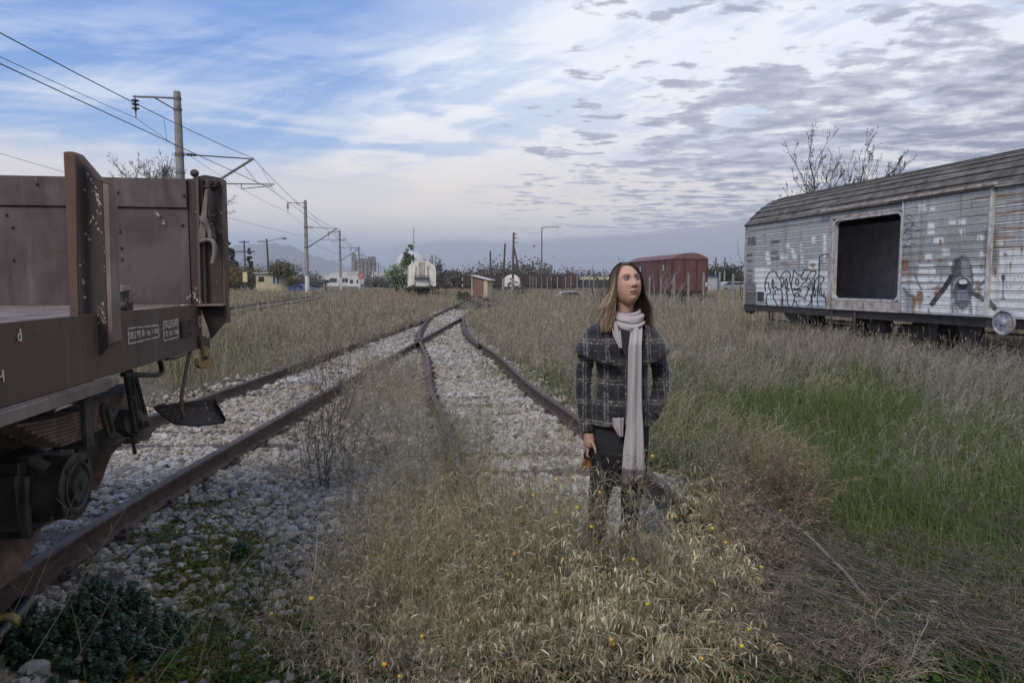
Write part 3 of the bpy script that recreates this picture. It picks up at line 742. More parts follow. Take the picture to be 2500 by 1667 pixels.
# brake gear seen below the sill: cross pipe and block holder near the wheel
mb = MB(); mb.prism([tuple(L1(x, y, lx=gx-.12)) for x, y in ((-30, 1260), (60, 1225), (120, 1215), (152, 1228), (150, 1245), (118, 1270), (50, 1300), (-30, 1320))], (.06, 0, 0)); mb.box(cxl+.6, cxl+.82, ay+.47, ay+.60, az_-.16, az_+.18)
mb.build('brake_block', M['iron_brown'], fw, bevel=.01)
mb = MB(); mb.cyl((-2.6, .04, DZ-.2), (-2.6, .5, DZ-.2), .08, n=16); mb.lathe((-2.33, .5, DZ-.2), (0, 1, 0), [(0, .2), (.03, .2), (.04, .1)], 20); mb.build('buffer', M['iron'], fw)

# ================================================================ white covered wagon at the right
TH2 = R(12.2); k0 = at(1816, 743, 19.5)
ww = empty('covered_wagon', (k0[0], k0[1], 0.0), TH2, label='weathered white refrigerated wagon with open side door and graffiti, on the right', cat='railway wagon')
MW2 = Matrix.Translation(Vector((k0[0], k0[1], 0))) @ Matrix.Rotation(TH2, 4, 'Z'); MI2 = MW2.inverted()
def L2(px, py, lx=0.0):
    o = MI2 @ Vector(CAM); d = MI2.to_3x3() @ Vector(ray(px, py)); t = (lx-o.x)/d.x; return o+d*t
ZF = float(k0[2]); ZE = float(L2(1816, 553).z); WL = 13.2; WW_ = 2.8
dA, dB = L2(2034, 640).y, L2(2203, 640).y; dz0, dz1 = L2(2035, 727).z, L2(2035, 542).z
# --- painted side: a dense sheet of real ribs whose paint, rust and writing are colours of the sheet itself
def seg_d(px, py, pts):
    d = np.full(px.shape, 1e9)
    for (x0, y0), (x1, y1) in zip(pts[:-1], pts[1:]):
        vx, vy = x1-x0, y1-y0; t = np.clip(((px-x0)*vx+(py-y0)*vy)/max(vx*vx+vy*vy, 1e-6), 0, 1)
        d = np.minimum(d, np.hypot(px-x0-t*vx, py-y0-t*vy))
    return d
def smooth_pts(P, k=5):
    P = np.array(P, float); out = []
    for i in range(len(P)-1):
        p0, p1, p2, p3 = P[max(i-1, 0)], P[i], P[i+1], P[min(i+2, len(P)-1)]
        for t in np.linspace(0, 1, k, endpoint=False): out.append(.5*((2*p1)+(-p0+p2)*t+(2*p0-5*p1+4*p2-p3)*t*t+(-p0+3*p1-3*p2+p3)*t**3))
    out.append(P[-1]); return [tuple(p) for p in out]
def vn(a, b, s, oct=4):
    """numpy value noise 0..1"""
    tot = 0; amp = 1; nrm = 0; rs = np.random.default_rng(s)
    for o in range(oct):
        g = rs.random((257, 257)); A = a*2**o; B = b*2**o; ia = np.floor(A).astype(int); ib = np.floor(B).astype(int); fa, fb = A-ia, B-ib
        fa = fa*fa*(3-2*fa); fb = fb*fb*(3-2*fb); ia %= 256; ib %= 256
        v = g[ia, ib]*(1-fa)*(1-fb)+g[ia+1, ib]*fa*(1-fb)+g[ia, ib+1]*(1-fa)*fb+g[ia+1, ib+1]*fa*fb
        tot = tot+v*amp; nrm += amp; amp *= .55
    return tot/nrm
PITCHZ = .1445
def wall_profile(z):
    f = np.mod((z-ZF)/PITCHZ, 1); return np.where(f < .16, .013*np.sin(f/.16*math.pi), 0)-np.where((f > .17) & (f < .24), .006, 0)
def paint(px, py, y, z):
    """colour of the side at wagon position (y, z); (px, py) are only where the marks were measured on the photograph"""
    n = len(y); rib = np.mod((z-ZF)/PITCHZ, 1)
    grey = np.array([.36, .36, .36]); white = np.array([.80, .80, .79])
    a = vn(y*1.1+40, z*1.6+3, 3); b = vn(y*9+70, z*.8+9, 5); c = vn(y*14+20, z*14+2, 8)
    C = np.repeat(grey[None], n, 0)*(.82+.36*a+.28*(b-.5))[:, None]
    def blend(C, col, m): m = np.clip(m, 0, 1)[:, None]; return C*(1-m)+np.asarray(col)*m
    edge = 5*(vn(px/6, py/6, 12)-.5)
    def box(x0, y0, x1, y1, s=1.5): return np.clip((np.minimum(np.minimum(px-x0, x1-px), np.minimum(py-y0, y1-py))+edge*.35+s)/(2*s), 0, 1)
    # fresh white patches
    for r_ in [(1842, 652, 1868, 712), (1858, 655, 1880, 735), (1872, 660, 2022, 745), (1917, 593, 1928, 605), (1930, 605, 1939, 618), (1935, 618, 1945, 632), (1951, 592, 1959, 616), (1954, 616, 1961, 644), (1868, 615, 1878, 636), (1872, 632, 1882, 646), (1905, 620, 1922, 634), (1982, 578, 1990, 594), (1974, 635, 2000, 656), (2010, 572, 2017, 640),
                (2243, 500, 2262, 513), (2270, 503, 2283, 514), (2266, 541, 2281, 560), (2316, 532, 2334, 548), (2340, 532, 2358, 548), (2265, 555, 2282, 572), (2279, 577, 2303, 594), (2342, 559, 2356, 577), (2386, 574, 2404, 590), (2393, 610, 2411, 626), (2258, 619, 2275, 636), (2300, 608, 2318, 624), (2316, 640, 2332, 650), (2430, 586, 2450, 598), (2242, 645, 2285, 690), (2210, 585, 2225, 596)]:
        C = blend(C, white*(.93+.1*a)[:, None], box(*r_)*.85)
    for r_ in [(2200, 668, 2340, 780), (2372, 645, 2520, 790), (2335, 690, 2380, 790), (2440, 606, 2520, 650)]: C = blend(C, white*np.array([.92, .94, .95]), box(*r_, 2)*(.72+.25*a))
    # rib crests paler, grime in the seams
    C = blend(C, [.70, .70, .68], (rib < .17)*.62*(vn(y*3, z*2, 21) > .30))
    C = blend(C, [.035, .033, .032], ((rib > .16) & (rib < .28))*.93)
    C = blend(C, [.10, .10, .095], np.clip((b-.55)*3, 0, .8)*.6)
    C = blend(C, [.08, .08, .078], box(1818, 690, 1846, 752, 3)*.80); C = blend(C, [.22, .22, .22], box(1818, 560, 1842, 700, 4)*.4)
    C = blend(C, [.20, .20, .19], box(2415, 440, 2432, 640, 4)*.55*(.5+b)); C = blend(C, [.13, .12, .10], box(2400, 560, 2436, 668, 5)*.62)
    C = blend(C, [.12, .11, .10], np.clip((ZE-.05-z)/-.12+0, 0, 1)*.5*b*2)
    # rust: seams, drips, blots
    rn = vn(y*7+5, z*3+1, 31); rl = vn(y*.9+15, z*7+8, 33)
    C = blend(C, [.19, .10, .055], np.clip((rl-.63)*9, 0, 1)*np.clip((y < -5.5)*1.0, 0, 1)*((rib > .1) & (rib < .5))*.75)
    for (bx_, by_, w, h) in [(1908, 733, 5, 18), (2210, 640, 9, 16), (2295, 634, 11, 4), (2250, 628, 10, 2), (2268, 636, 5, 5), (2335, 640, 5, 8), (2290, 703, 26, 6), (2230, 730, 6, 30), (2245, 718, 8, 22), (2283, 716, 6, 10), (2352, 564, 2, 12), (2391, 582, 2, 10), (2372, 500, 2, 12), (2296, 588, 3, 10), (2405, 615, 8, 3), (2395, 648, 3, 12), (2430, 660, 3, 14), (2466, 644, 3, 18), (2495, 605, 4, 12), (2383, 688, 8, 8), (2392, 705, 6, 8), (2362, 712, 3, 10), (2480, 556, 40, 2.2), (2470, 603, 50, 2), (2450, 578, 40, 2), (1918, 644, 16, 1.6), (1985, 645, 7, 5), (2455, 620, 5, 6), (2268, 756, 3, 12), (1965, 730, 4, 4), (2380, 494, 20, 1.5)]:
        d = np.hypot((px-bx_)/w, (py-by_)/np.where(py > by_, h, h*.35)); C = blend(C, [.13, .06, .03], np.clip(1.45-d+1.6*(rn-.5), 0, 1)*.92)
        d = np.hypot((px-bx_)/(w*.7), (py-by_-h)/(h*1.8+4)); C = blend(C, [.34, .20, .11], np.clip(1.0-d+1.2*(rn-.5), 0, 1)*.65)
    # graffiti lettering (dark outlines)
    def strokes(C, L, w, col, k=.9):
        for P in L:
            P = smooth_pts(P) if len(P) > 2 else P
            d = seg_d(px, py, P); C = blend(C, col, np.clip((w-d)/.9+.5, 0, 1)*k*(.75+.5*c))
        return C
    T = lambda *p: [(1800+x*.1467, 550+y*.1467) for x, y in p]
    outl = [T((470, 1100), (460, 1000), (480, 900), (520, 810), (580, 765), (630, 775), (660, 830), (700, 890), (740, 970), (735, 1030)), T((720, 860), (760, 800), (810, 765), (860, 780), (885, 830), (870, 900), (890, 980), (900, 1050)),
            T((900, 1040), (905, 950), (930, 830), (945, 745), (975, 790), (1030, 830), (1080, 820), (1110, 790)), T((1085, 800), (1110, 750), (1180, 740), (1230, 770), (1190, 820), (1165, 880), (1170, 900)), T((1230, 770), (1290, 765), (1310, 790), (1280, 860), (1285, 940)),
            T((470, 960), (515, 960), (530, 1040), (555, 1110), (540, 1140), (510, 1135), (490, 1180), (480, 1250), (500, 1330)), T((590, 900), (605, 960), (590, 1040), (575, 990), (590, 900)), T((600, 1060), (640, 1020), (670, 1080), (700, 1060), (730, 1080), (750, 1170), (745, 1340)),
            T((800, 900), (820, 900), (835, 980), (820, 1040), (800, 1030), (795, 960), (800, 900)), T((810, 1060), (850, 1050), (850, 1090), (815, 1100), (835, 1180), (835, 1270), (865, 1350)), T((590, 1120), (630, 1090), (630, 1140), (600, 1160), (610, 1230), (640, 1280), (670, 1350)),
            T((985, 880), (1015, 920), (1010, 990), (980, 990), (970, 930), (985, 880)), T((930, 1070), (1000, 1060), (1060, 1020), (1100, 960), (1150, 920), (1120, 880), (1090, 910), (1060, 850), (1090, 820)), T((935, 1075), (1000, 1080), (1050, 1105), (1060, 1080), (1030, 1060)),
            T((960, 1140), (1000, 1120), (1025, 1160), (1010, 1190), (970, 1185), (960, 1140)), T((1025, 1170), (1080, 1200), (1130, 1200), (1160, 1130), (1180, 1060), (1150, 1020), (1090, 1030)), T((900, 1050), (930, 1130), (950, 1220), (930, 1310), (905, 1350)), T((960, 1270), (980, 1280), (1000, 1350)),
            T((1170, 880), (1210, 900), (1220, 980), (1200, 1060), (1185, 1070), (1180, 1000), (1200, 960)), T((1250, 880), (1245, 1000), (1255, 1100), (1240, 1250), (1245, 1350)), T((1225, 1150), (1230, 1250), (1190, 1330), (1140, 1350)), T((1275, 960), (1270, 1100), (1290, 1200), (1300, 1110), (1285, 1040), (1290, 950), (1330, 880), (1380, 850), (1430, 865), (1440, 910), (1400, 960), (1390, 1060), (1410, 1150), (1440, 1180), (1445, 1110)),
            T((1355, 990), (1330, 1050), (1335, 1120), (1355, 1080), (1355, 990)), T((1340, 1130), (1330, 1230), (1345, 1350)), T((1440, 1180), (1470, 1230), (1480, 1350)), T((1130, 880), (1150, 930)), T((700, 890), (760, 880), (770, 960), (750, 1030), (720, 1000))]
    fill = box(1872, 668, 2018, 750, 3)*.30*(.4+a); C = blend(C, [.40, .45, .55], fill)
    C = strokes(C, outl, 1.45, [.018, .020, .032], 1.0)
    U = lambda *p: [(2180+x*.2232, 550+y*.2232) for x, y in p]
    # big painted face: eye, hood, dark diagonal, shell curls
    def ell(x0, y0, rx, ry): return np.hypot((px-x0)/rx, (py-y0)/ry)
    C = strokes(C, [U((230, 430), (240, 560), (270, 650), (330, 710)), U((450, 430), (480, 520), (440, 600), (370, 630)), U((500, 420), (520, 560), (500, 650), (430, 700), (350, 700)), U((540, 430), (530, 620), (480, 700)), U((430, 730), (400, 780), (330, 790)), U((470, 780), (430, 850), (340, 870))], 1.0, [.14, .15, .16], .75)
    C = strokes(C, [U((250, 560), (290, 660), (320, 700))], 2.2, [.10, .11, .12], .7)
    C = strokes(C, [U((640, 560), (560, 690), (480, 790), (430, 860))], 6.5, [.035, .037, .042], .95)
    C = strokes(C, [U((870, 740), (960, 790), (1060, 850), (1110, 905))], 6.5, [.07, .07, .068], .88)
    C = blend(C, [.16, .17, .19], (ell(2350, 690, 25, 62) < 1)*.72*(.6+.6*a)); C = blend(C, [.06, .06, .065], np.clip(1-np.abs(ell(2350, 690, 25, 62)-1)*7, 0, 1)*.85)
    C = blend(C, [.055, .055, .06], ((ell(2336, 660, 14, 30) < 1))*.7); C = blend(C, [.30, .31, .34], box(2347, 632, 2368, 672)*.55)
    C = blend(C, [.07, .07, .085], (ell(2350, 706, 22, 34) < 1)*.85); C = blend(C, [.26, .26, .30], (ell(2350, 722, 14, 17) < 1)*.7)
    C = blend(C, [.02, .02, .03], (ell(2350, 697, 13, 11) < 1)*.95); C = blend(C, [.70, .71, .72], (ell(2351, 688, 10, 6.5) < 1)*.9)
    C = strokes(C, [U((655, 690), (680, 620), (740, 565), (800, 565), (850, 610))], 1.5, [.55, .56, .57], .8)
    C = strokes(C, [U((650, 850), (660, 950)), U((850, 850), (855, 960)), U((680, 860), (700, 950)), U((640, 640), (650, 800))], 3.2, [.10, .11, .14], .7)
    C = blend(C, [.06, .06, .07], box(2328, 736, 2362, 744)*.7); C = blend(C, [.16, .18, .21], box(2206, 706, 2226, 756, 4)*.62); C = strokes(C, [U((120, 690), (160, 760), (215, 770))], 3, [.07, .075, .08], .7)
    C = strokes(C, [U((890, 700), (960, 650), (1000, 605))], 2.4, [.06, .055, .05], .8); C = strokes(C, [U((1205, 545), (1205, 800))], 1.3, [.05, .05, .06], .9); C = blend(C, [.06, .05, .05], (ell(2449, 678, 5, 8) < 1)*.85)
    C = strokes(C, [U((1180, 805), (1230, 805)), U((1140, 560), (1150, 600)), U((1230, 650), (1250, 690)), U((1290, 650), (1275, 695)), U((1370, 555), (1380, 580)), U((1410, 560), (1420, 580)), U((1385, 700), (1420, 660)), U((1330, 575), (1325, 590))], .9, [.06, .05, .06], .85)
    # tag beside the door
    C = strokes(C, [U((100, 120), (150, 60), (200, 20), (230, -40)), U((110, 160), (180, 190), (240, 210)), U((130, 40), (210, 60), (290, 60)), U((120, 230), (170, 160), (210, 130)), U((120, 0), (180, -30), (280, 30)), U((100, -20), (160, 20), (130, 90), (200, 100)), U((110, 240), (210, 240)), U((200, -50), (150, -80), (170, -120), (210, -90)), U((120, 260), (115, 350))], 1.1, [.05, .065, .08], .9)
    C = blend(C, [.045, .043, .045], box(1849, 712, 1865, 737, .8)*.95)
    return np.clip(C*(.93+.14*c)[:, None], .01, .75)
def wall_sheet(name, y0, y1, z0, z1, x_off, hole=None, dy=.016, dz=.0145):
    ys = np.linspace(y0, y1, int((y1-y0)/dy)+1); zs = np.linspace(z0, z1, int((z1-z0)/dz)+1)
    Yg, Zg = np.meshgrid(ys, zs); Xg = -wall_profile(Zg)+x_off; P = np.stack([Xg, Yg, Zg], -1).reshape(-1, 3)
    Wp = (np.array(MW2.to_3x3()) @ P.T).T+np.array(MW2.translation); px, py = proj(Wp)
    C = paint(px, py, P[:, 1], P[:, 2]); n = len(ys); q = len(zs)
    i = (np.arange(q-1)[:, None]*n+np.arange(n-1)[None]).ravel(); F = np.stack([i, i+n, i+n+1, i+1], -1)
    if hole:
        cy = P[F].mean(1)[:, 1]; cz = P[F].mean(1)[:, 2]; F = F[~((cy > hole[0]) & (cy < hole[1]) & (cz > hole[2]) & (cz < hole[3]))]
    return link(bpy.data.objects.new(name, raw_mesh(name, P, F, np.full(len(F), 4), M['painted_metal'], col=C)), ww)
M['painted_metal'] = mat_attr('weathered_painted_metal', .62, .3, .16, 22, bmp=.25, bscale=35)
dy0, dy1 = dB, dA                       # nearer and farther door edge (y is negative towards the camera)
yl_, yr_ = L2(2019, 640).y, L2(2212, 640).y
wall_sheet('side_wall', -9.6, -.0, ZF, ZE, 0.0, (dy0-.05, dy1+.05, dz0-.06, dz1+.06))
wall_sheet('side_wall', -WL, -9.6, ZF, ZE, 0.0, None, .05, .0145)
# slid-back door leaf, standing proud of the wall
ySl = L2(2431, 500).y
wall_sheet('sliding_door', ySl, dB-.04, ZF+.02, L2(2431, 458, -.07).z, -.075)
M['white'] = mat_plain('chipped_white_paint', (.50, .51, .52), .6, (.34, .32, .30), 9, streak=(12, 12, 1.2), stc=(.22, .12, .07), bmp=.3)
M['rustwhite'] = mat_plain('rusty_white_frame', (.44, .42, .40), .7, (.30, .24, .19), 5, streak=(10, 10, 1.5), stc=(.13, .06, .035), bmp=.4)
M['interior'] = mat_plain('dim_lining_boards', (.78, .74, .80), .8, (.55, .52, .56), 3, streak=(8, 8, .6), stc=(.80, .78, .80), bmp=.2)
M['roofing'] = mat_plain('weathered_roof_felt', (.115, .10, .085), .9, (.06, .052, .044), 5, streak=(14, 1.2, 14), stc=(.26, .25, .235), bmp=.7, bscale=35, bd=.02)
mb = MB(); zt = L2(2431, 458, -.07).z
mb.box(-.09, -.002, ySl, ySl+.04, ZF+.02, zt); mb.box(-.092, -.002, ySl, dB-.03, zt, zt+.035); mb.box(-.09, -.002, dB-.06, dB-.02, ZF+.02, zt)
mb.build('door_frame', M['white'], ww, bevel=.004)
mb = MB(); mb.box(-.14, -.095, ySl-.1, dA+.35, zt+.036, zt+.085); mb.build('door_rail', M['rustwhite'], ww, bevel=.004)
mb = MB(); mb.box(-.13, -.1, ySl-.05, dB+.3, zt+.01, zt+.034); mb.build('rail_lip', M['iron'], ww)
# opening with rounded white frame
def frame_ring(y0, y1, z0, z1, r, w, xo, d, name, m, par):
    def rr(y0, y1, z0, z1, r):
        P = []
        for cy, cz, a0 in ((y1-r, z1-r, 0), (y0+r, z1-r, 90), (y0+r, z0+r, 180), (y1-r, z0+r, 270)):
            for k in range(7): a = R(a0+15*k); P.append((cy+r*math.cos(a), cz+r*math.sin(a)))
        return P
    A, B = rr(y0, y1, z0, z1, r), rr(y0-w, y1+w, z0-w, z1+w, r+w); n = len(A); V = []
    for P in (A, B): V += [(xo, y, z) for y, z in P]
    for P in (A, B): V += [(xo+d, y, z) for y, z in P]
    F = []
    for i in range(n):
        j = (i+1) % n; F += [(i, j, n+j, n+i), (2*n+j, 2*n+i, 3*n+i, 3*n+j), (i, 2*n+i, 2*n+j, j), (n+j, 3*n+j, 3*n+i, n+i)]
    mb = MB(); mb.add(V, F); return mb.build(name, m, par)
frame_ring(dB+.04, dA-.05, dz0, dz1, .12, .05, -.05, .12, 'door_surround', M['white'], ww)
mb = MB(); mb.box(-.05, .06, dA+.001, dA+.10, ZF-.0, dz1+.12); mb.build('door_post', M['rustwhite'], ww, bevel=.004)
mb = MB(); mb.box(-.045, .06, dB-.02, dA+.001, ZF, dz0-.049); mb.build('sill_plate', M['rustwhite'], ww, bevel=.004)
mb = MB(); mb.box(-.055, .06, dB-.02, dA+.001, dz1+.051, dz1+.12); mb.build('lintel', M['rustwhite'], ww, bevel=.004)
mb = MB()
for i in range(22):
    y = -.06-i*.60; mb.box(WW_-.12, WW_-.08-random.uniform(0, .006), y-.597, y, ZF+.12, ZE)
for i in range(26): mb.box(WW_-.13, WW_-.122, -.1-i*.5-.02, -.1-i*.5, ZF+.12, ZE)
mb.box(.06, WW_-.08, -WL+.1, -.06, ZF+.06, ZF+.12); mb.box(.06, WW_-.1, -.10, -.06, ZF+.12, ZE); mb.box(.06, WW_-.1, -WL+.1, -WL+.14, ZF+.12, ZE); mb.box(.05, WW_-.1, -WL+.1, -.06, ZE-.03, ZE)
mb.box(.05, .06, dA+.02, -.06, ZF+.12, ZE-.03); mb.box(.05, .06, -WL+.14, dB-.02, ZF+.12, ZE-.03)
mb.build('interior_lining', M['interior'], ww)
mb = MB(); mb.box(WW_-.08, WW_, -WL, 0, ZF, ZE); mb.box(0, WW_-.08, -.055, 0.0, ZF, ZE); mb.box(0, WW_-.08, -WL, -WL+.05, ZF, ZE); mb.build('end_wall', M['white'], ww)
# arched roof with weathered longitudinal slats
RZ = float(at(1922, 485, 19.8)[2]); n = 17; arc = []
for i in range(n+1):
    t = -1+2*i/n; arc.append((WW_/2+t*(WW_/2+.03), ZE-.015+(RZ-ZE+.015)*(1-abs(t)**2.1)))
mb = MB()
for (x0, z0_), (x1, z1_) in zip(arc[:-1], arc[1:]):
    y = .02
    d = Vector((x1-x0, 0, z1_-z0_)); nrm = Vector((-d.z, 0, d.x)).normalized()
    lf_ = nrm*.022
    while y > -WL:
        y2 = max(-WL-.02, y-random.uniform(2.5, 4.5)); o = nrm*random.uniform(-.004, .006); a = Vector((x0, 0, z0_))+d*.0+o; b = Vector((x1, 0, z1_))-d*.06+o
        mb.prism([a+Vector((0, y, 0)), b+Vector((0, y, 0)), b+lf_+Vector((0, y, 0)), a+lf_*1.8+Vector((0, y, 0))], (0, y2-y+.004, 0)); y = y2
mb.build('roof', M['roofing'], ww)
V = [(x, 0.0, z-.004) for x, z in arc]; mb = MB(); mb.prism(V+[(WW_, 0, ZE-.03), (0, 0, ZE-.03)], (0, -WL, 0)); mb.build('roof_end', M['white'], ww)
# corner strip, underframe
mb = MB(); mb.box(-.02, .03, -.03, .012, ZF, ZE+.01); mb.build('corner_strip', M['rustwhite'], ww)
mb = MB(); mb.box(.03, .09, -WL, 0, ZF-.17, ZF-.002); mb.box(WW_-.1, WW_-.04, -WL, 0, ZF-.17, ZF-.002); mb.box(.03, WW_-.04, .0, .05, ZF-.17, ZF-.002); mb.box(.09, WW_-.1, -WL, -.0, ZF-.1, ZF-.03)
mb.build('underframe', M['grease'], ww)
cxw = 1.4+.03; RT = .15
def l2w(x, y, z): return MW2 @ Vector((x, y, z))
wheel_y = [L2(1955, 780, .3).y, L2(1955, 780, .3).y-7.6]
for wy in wheel_y:
    for s in (0, 1):
        wx = .68 if s == 0 else WW_-.62
        mb = MB(); sg = -1 if s == 0 else 1; mb.lathe((wx-sg*.0, wy, RT+.46), (sg, 0, 0), [(0, .1), (0, .43), (.0, .485), (.03, .485), (.04, .46), (.13, .45), (.13, .38), (.1, .2), (.14, .1)], 32); mb.build('wheel', M['iron'], ww)
    mb = MB(); mb.cyl((.35, wy, RT+.46), (WW_-.3, wy, RT+.46), .07, n=12); mb.build('axle', M['iron'], ww)
    mb = MB(); mb.box(.24, .42, wy-.15, wy+.15, RT+.32, RT+.6); mb.lathe((.24, wy, RT+.46), (-1, 0, 0), [(0, .13), (.05, .13), (.06, .1)], 16); ab_ = mb.build('axle_box', M['iron'], ww, bevel=.01)
    mb = MB()
    for i in range(7):
        hl = .25+.07*i; mb.box(.27, .38, wy-hl, wy+hl, RT+.62+i*.018, RT+.636+i*.018)
    mb.box(.265, .385, wy-.05, wy+.05, RT+.60, RT+.77); mb.build('leaf_spring', M['iron'], ww)
    mb = MB(); mb.prism([(.22, wy-.62, ZF-.17), (.22, wy+.62, ZF-.17), (.22, wy+.50, RT+.62), (.22, wy+.24, RT+.5), (.22, wy+.2, RT+.3), (.22, wy-.2, RT+.3), (.22, wy-.24, RT+.5), (.22, wy-.5, RT+.62)], (.02, 0, 0)); mb.build('axle_guard', M['grease'], ww)
# tanks, rods, ladder step, handrails, handwheel, buffers, lamp bracket
def cylx(name, px, py, lx, r, ln, axis='y', m='iron'):
    p = L2(px, py, lx); mb = MB(); d = (0, ln/2, 0) if axis == 'y' else (ln/2, 0, 0); a = p-Vector(d); b = p+Vector(d); dd = (b-a).normalized()
    mb.lathe(a, dd, [(0, r*.6), (.02, r*.9), (.05, r), (ln-.05, r), (ln-.02, r*.9), (ln, r*.6)], 22); return mb.build(name, M[m], ww)
cylx('air_tank', 2150, 795, .5, .17, .5); cylx('air_tank', 2280, 815, .75, .26, .9); cylx('brake_cylinder', 2215, 805, .6, .12, .35)
p = L2(2282, 790, .35); mb = MB(); mb.box(.30, .36, p.y-.12, p.y+.12, RT+.36, ZF-.17); mb.box(.28, .40, p.y-.10, p.y+.10, RT+.26, RT+.38); mb.build('tank_hanger', M['grease'], ww, bevel=.01)
p = L2(2375, 790, .35); mb = MB(); mb.prism([(.3, p.y-.28, ZF-.17), (.3, p.y+.28, ZF-.17), (.3, p.y+.2, RT+.45), (.3, p.y+.26, RT+.25), (.3, p.y-.26, RT+.25), (.3, p.y-.18, RT+.45)], (.04, 0, 0)); mb.build('brake_hanger', M['grease'], ww)
mb = MB(); a, b = L2(2080, 812, .35), L2(2215, 812, .35); mb.tube([(.35, -.9, ZF-.4), (.35, -6, RT+.42), (.35, -11, RT+.42)], .014, 6); mb.build('brake_rod', M['iron'], ww)
mb = MB(); mb.tube([(.55, -2.6, ZF-.3), (.55, -11, ZF-.3)], .02, 6); mb.build('air_pipe', M['iron'], ww)
mb = MB(); yy0, yy1 = L2(2031, 770).y, L2(2088, 770).y; zb = RT+.32
for y in (yy0, yy1): mb.box(-.02, .0, y-.022, y+.022, zb, ZF-.01)
for z in (zb, zb+.27): mb.box(-.02, .10, yy1, yy0, z, z+.025)
mb.build('foot_step', M['iron'], ww)
def grab(pts, lx, m='grease', r=.014):
    P = [L2(px, py, -.01) for px, py in pts]; Q_ = [P[0]]+[p+Vector((lx, 0, 0)) for p in P]+[P[-1]]; mb = MB(); mb.tube(Q_, r, 8); mb.build('grab_rail', M[m], ww)
grab([(2023, 621), (2010, 625), (2008, 640), (2007, 700), (2009, 718), (2022, 727)], -.09)
mb = MB(); mb.tube([(.05, .02, ZF+1.1), (.05, .24, ZF+1.1), (.05, .28, ZF+1.05), (.05, .28, ZF+.3), (.05, .2, ZF+.16), (.05, .02, ZF+.16)], .014, 8); mb.build('grab_rail', M['grease'], ww)
mb = MB(); p = L2(2451, 788, -.12); mb.lathe((p.x+.02, p.y, p.z), (-1, 0, 0), [(0, .15), (.0, .19), (.012, .212), (.035, .212), (.045, .195), (.03, .18), (.022, .165), (.03, .12), (.036, .06), (.05, .05), (.06, .03)], 36)
hw = mb.build('handwheel', mat_plain('scuffed_grey_disc', (.33, .34, .37), .6, (.12, .12, .13), 9, streak=(5, 5, 5), stc=(.22, .15, .11)), ww)
mb = MB(); mb.cyl((p.x+.02, p.y, p.z), (.1, p.y, p.z), .022, n=10); mb.build('spindle', M['iron'], hw)
for bx_ in (.52, 2.28):
    mb = MB(); mb.cyl((bx_, .05, ZF-.09), (bx_, .5, ZF-.09), .09, .07, 16); mb.lathe((bx_, .48, ZF-.09), (0, 1, 0), [(0, .08), (.0, .215), (.02, .22), (.035, .2), (.04, .1)], 26); mb.build('buffer', M['iron'], ww)
mb = MB(); mb.tube([(.1, -.12, ZF-.16), (.1, -.12, ZF-.42), (.1, -.55, ZF-.42), (.1, -.55, ZF-.16)], .013, 6); mb.tube([(.1, -.33, ZF-.42), (.1, -.33, ZF-.16)], .011, 6); mb.build('foot_step', M['rustwhite'], ww)
mb = MB(); mb.tube([(.12, -1.1, ZF-.16), (.12, -1.1, ZF-.55)], .011, 6); mb.build('hose', M['grease'], ww)
def wtext(t, px, py, h, w, m, nm='lettering'):
    A, B = L2(px, py, -.017), L2(px+w, py, -.017); d = A.y-B.y; hz = (L2(px, py-h, -.017)-A).z; size = hz/.73
    cu = bpy.data.curves.new('t', 'FONT'); cu.body = t; cu.size = size; o = bpy.data.objects.new('t', cu); S.collection.objects.link(o); bpy.context.view_layer.update(); tw = o.dimensions.x; bpy.data.objects.remove(o)
    M4 = Matrix(((0, 0, -1, A.x), (-1, 0, 0, A.y), (0, 1, 0, A.z), (0, 0, 0, 1)))
    return text_mesh(t, size, nm, m, ww, M4, sx=d/tw, offset=size*.004)
M['ink'] = mat_plain('dark_lettering_paint', (.035, .035, .04), .8, (.06, .06, .065), 30, bmp=0)
wtext('INTERFRIGO', 1882, 594, 6.5, 22, M['ink']); wtext('01 RIV-P', 1881, 620, 6, 16, M['ink']); wtext('ZB CH-0015', 1881, 634, 6, 22, M['ink'])
wtext('RIV MC', 1826, 586, 5.5, 18, M['ink']); wtext('INTERFRIGO', 1825, 593, 5, 20, M['ink']); wtext('20 73 809', 1824, 600, 5.5, 20, M['ink']); wtext('00103', 1824, 626, 6, 12, M['ink']); wtext('Ibbs', 1825, 640, 6, 10, M['ink']); wtext('14.0 m', 1824, 663, 4.5, 10, M['ink']); wtext('IF', 1827, 685, 4.5, 5, M['ink'])
def wframe(x0, y0, x1, y1, m, nm='stencil_frame', bars=()):
    mb = MB(); w = .007
    a, b = L2(x0, y0, -.018), L2(x1, y1, -.018)
    for (ya, yb, za, zb_) in [(b.y, a.y, a.z-w, a.z+w), (b.y, a.y, b.z-w, b.z+w), (a.y-w, a.y+w, b.z, a.z), (b.y-w, b.y+w, b.z, a.z)]+[(a.y+(b.y-a.y)*t-w*.7, a.y+(b.y-a.y)*t+w*.7, b.z, a.z) for t in bars]: mb.box(-.018, -.0165, ya, yb, za, zb_)
    return mb.build(nm, m, ww)
wframe(1824, 672, 1833, 687, M['ink']); wframe(1824, 703, 1840, 713, M['white'], bars=(.33, .66))

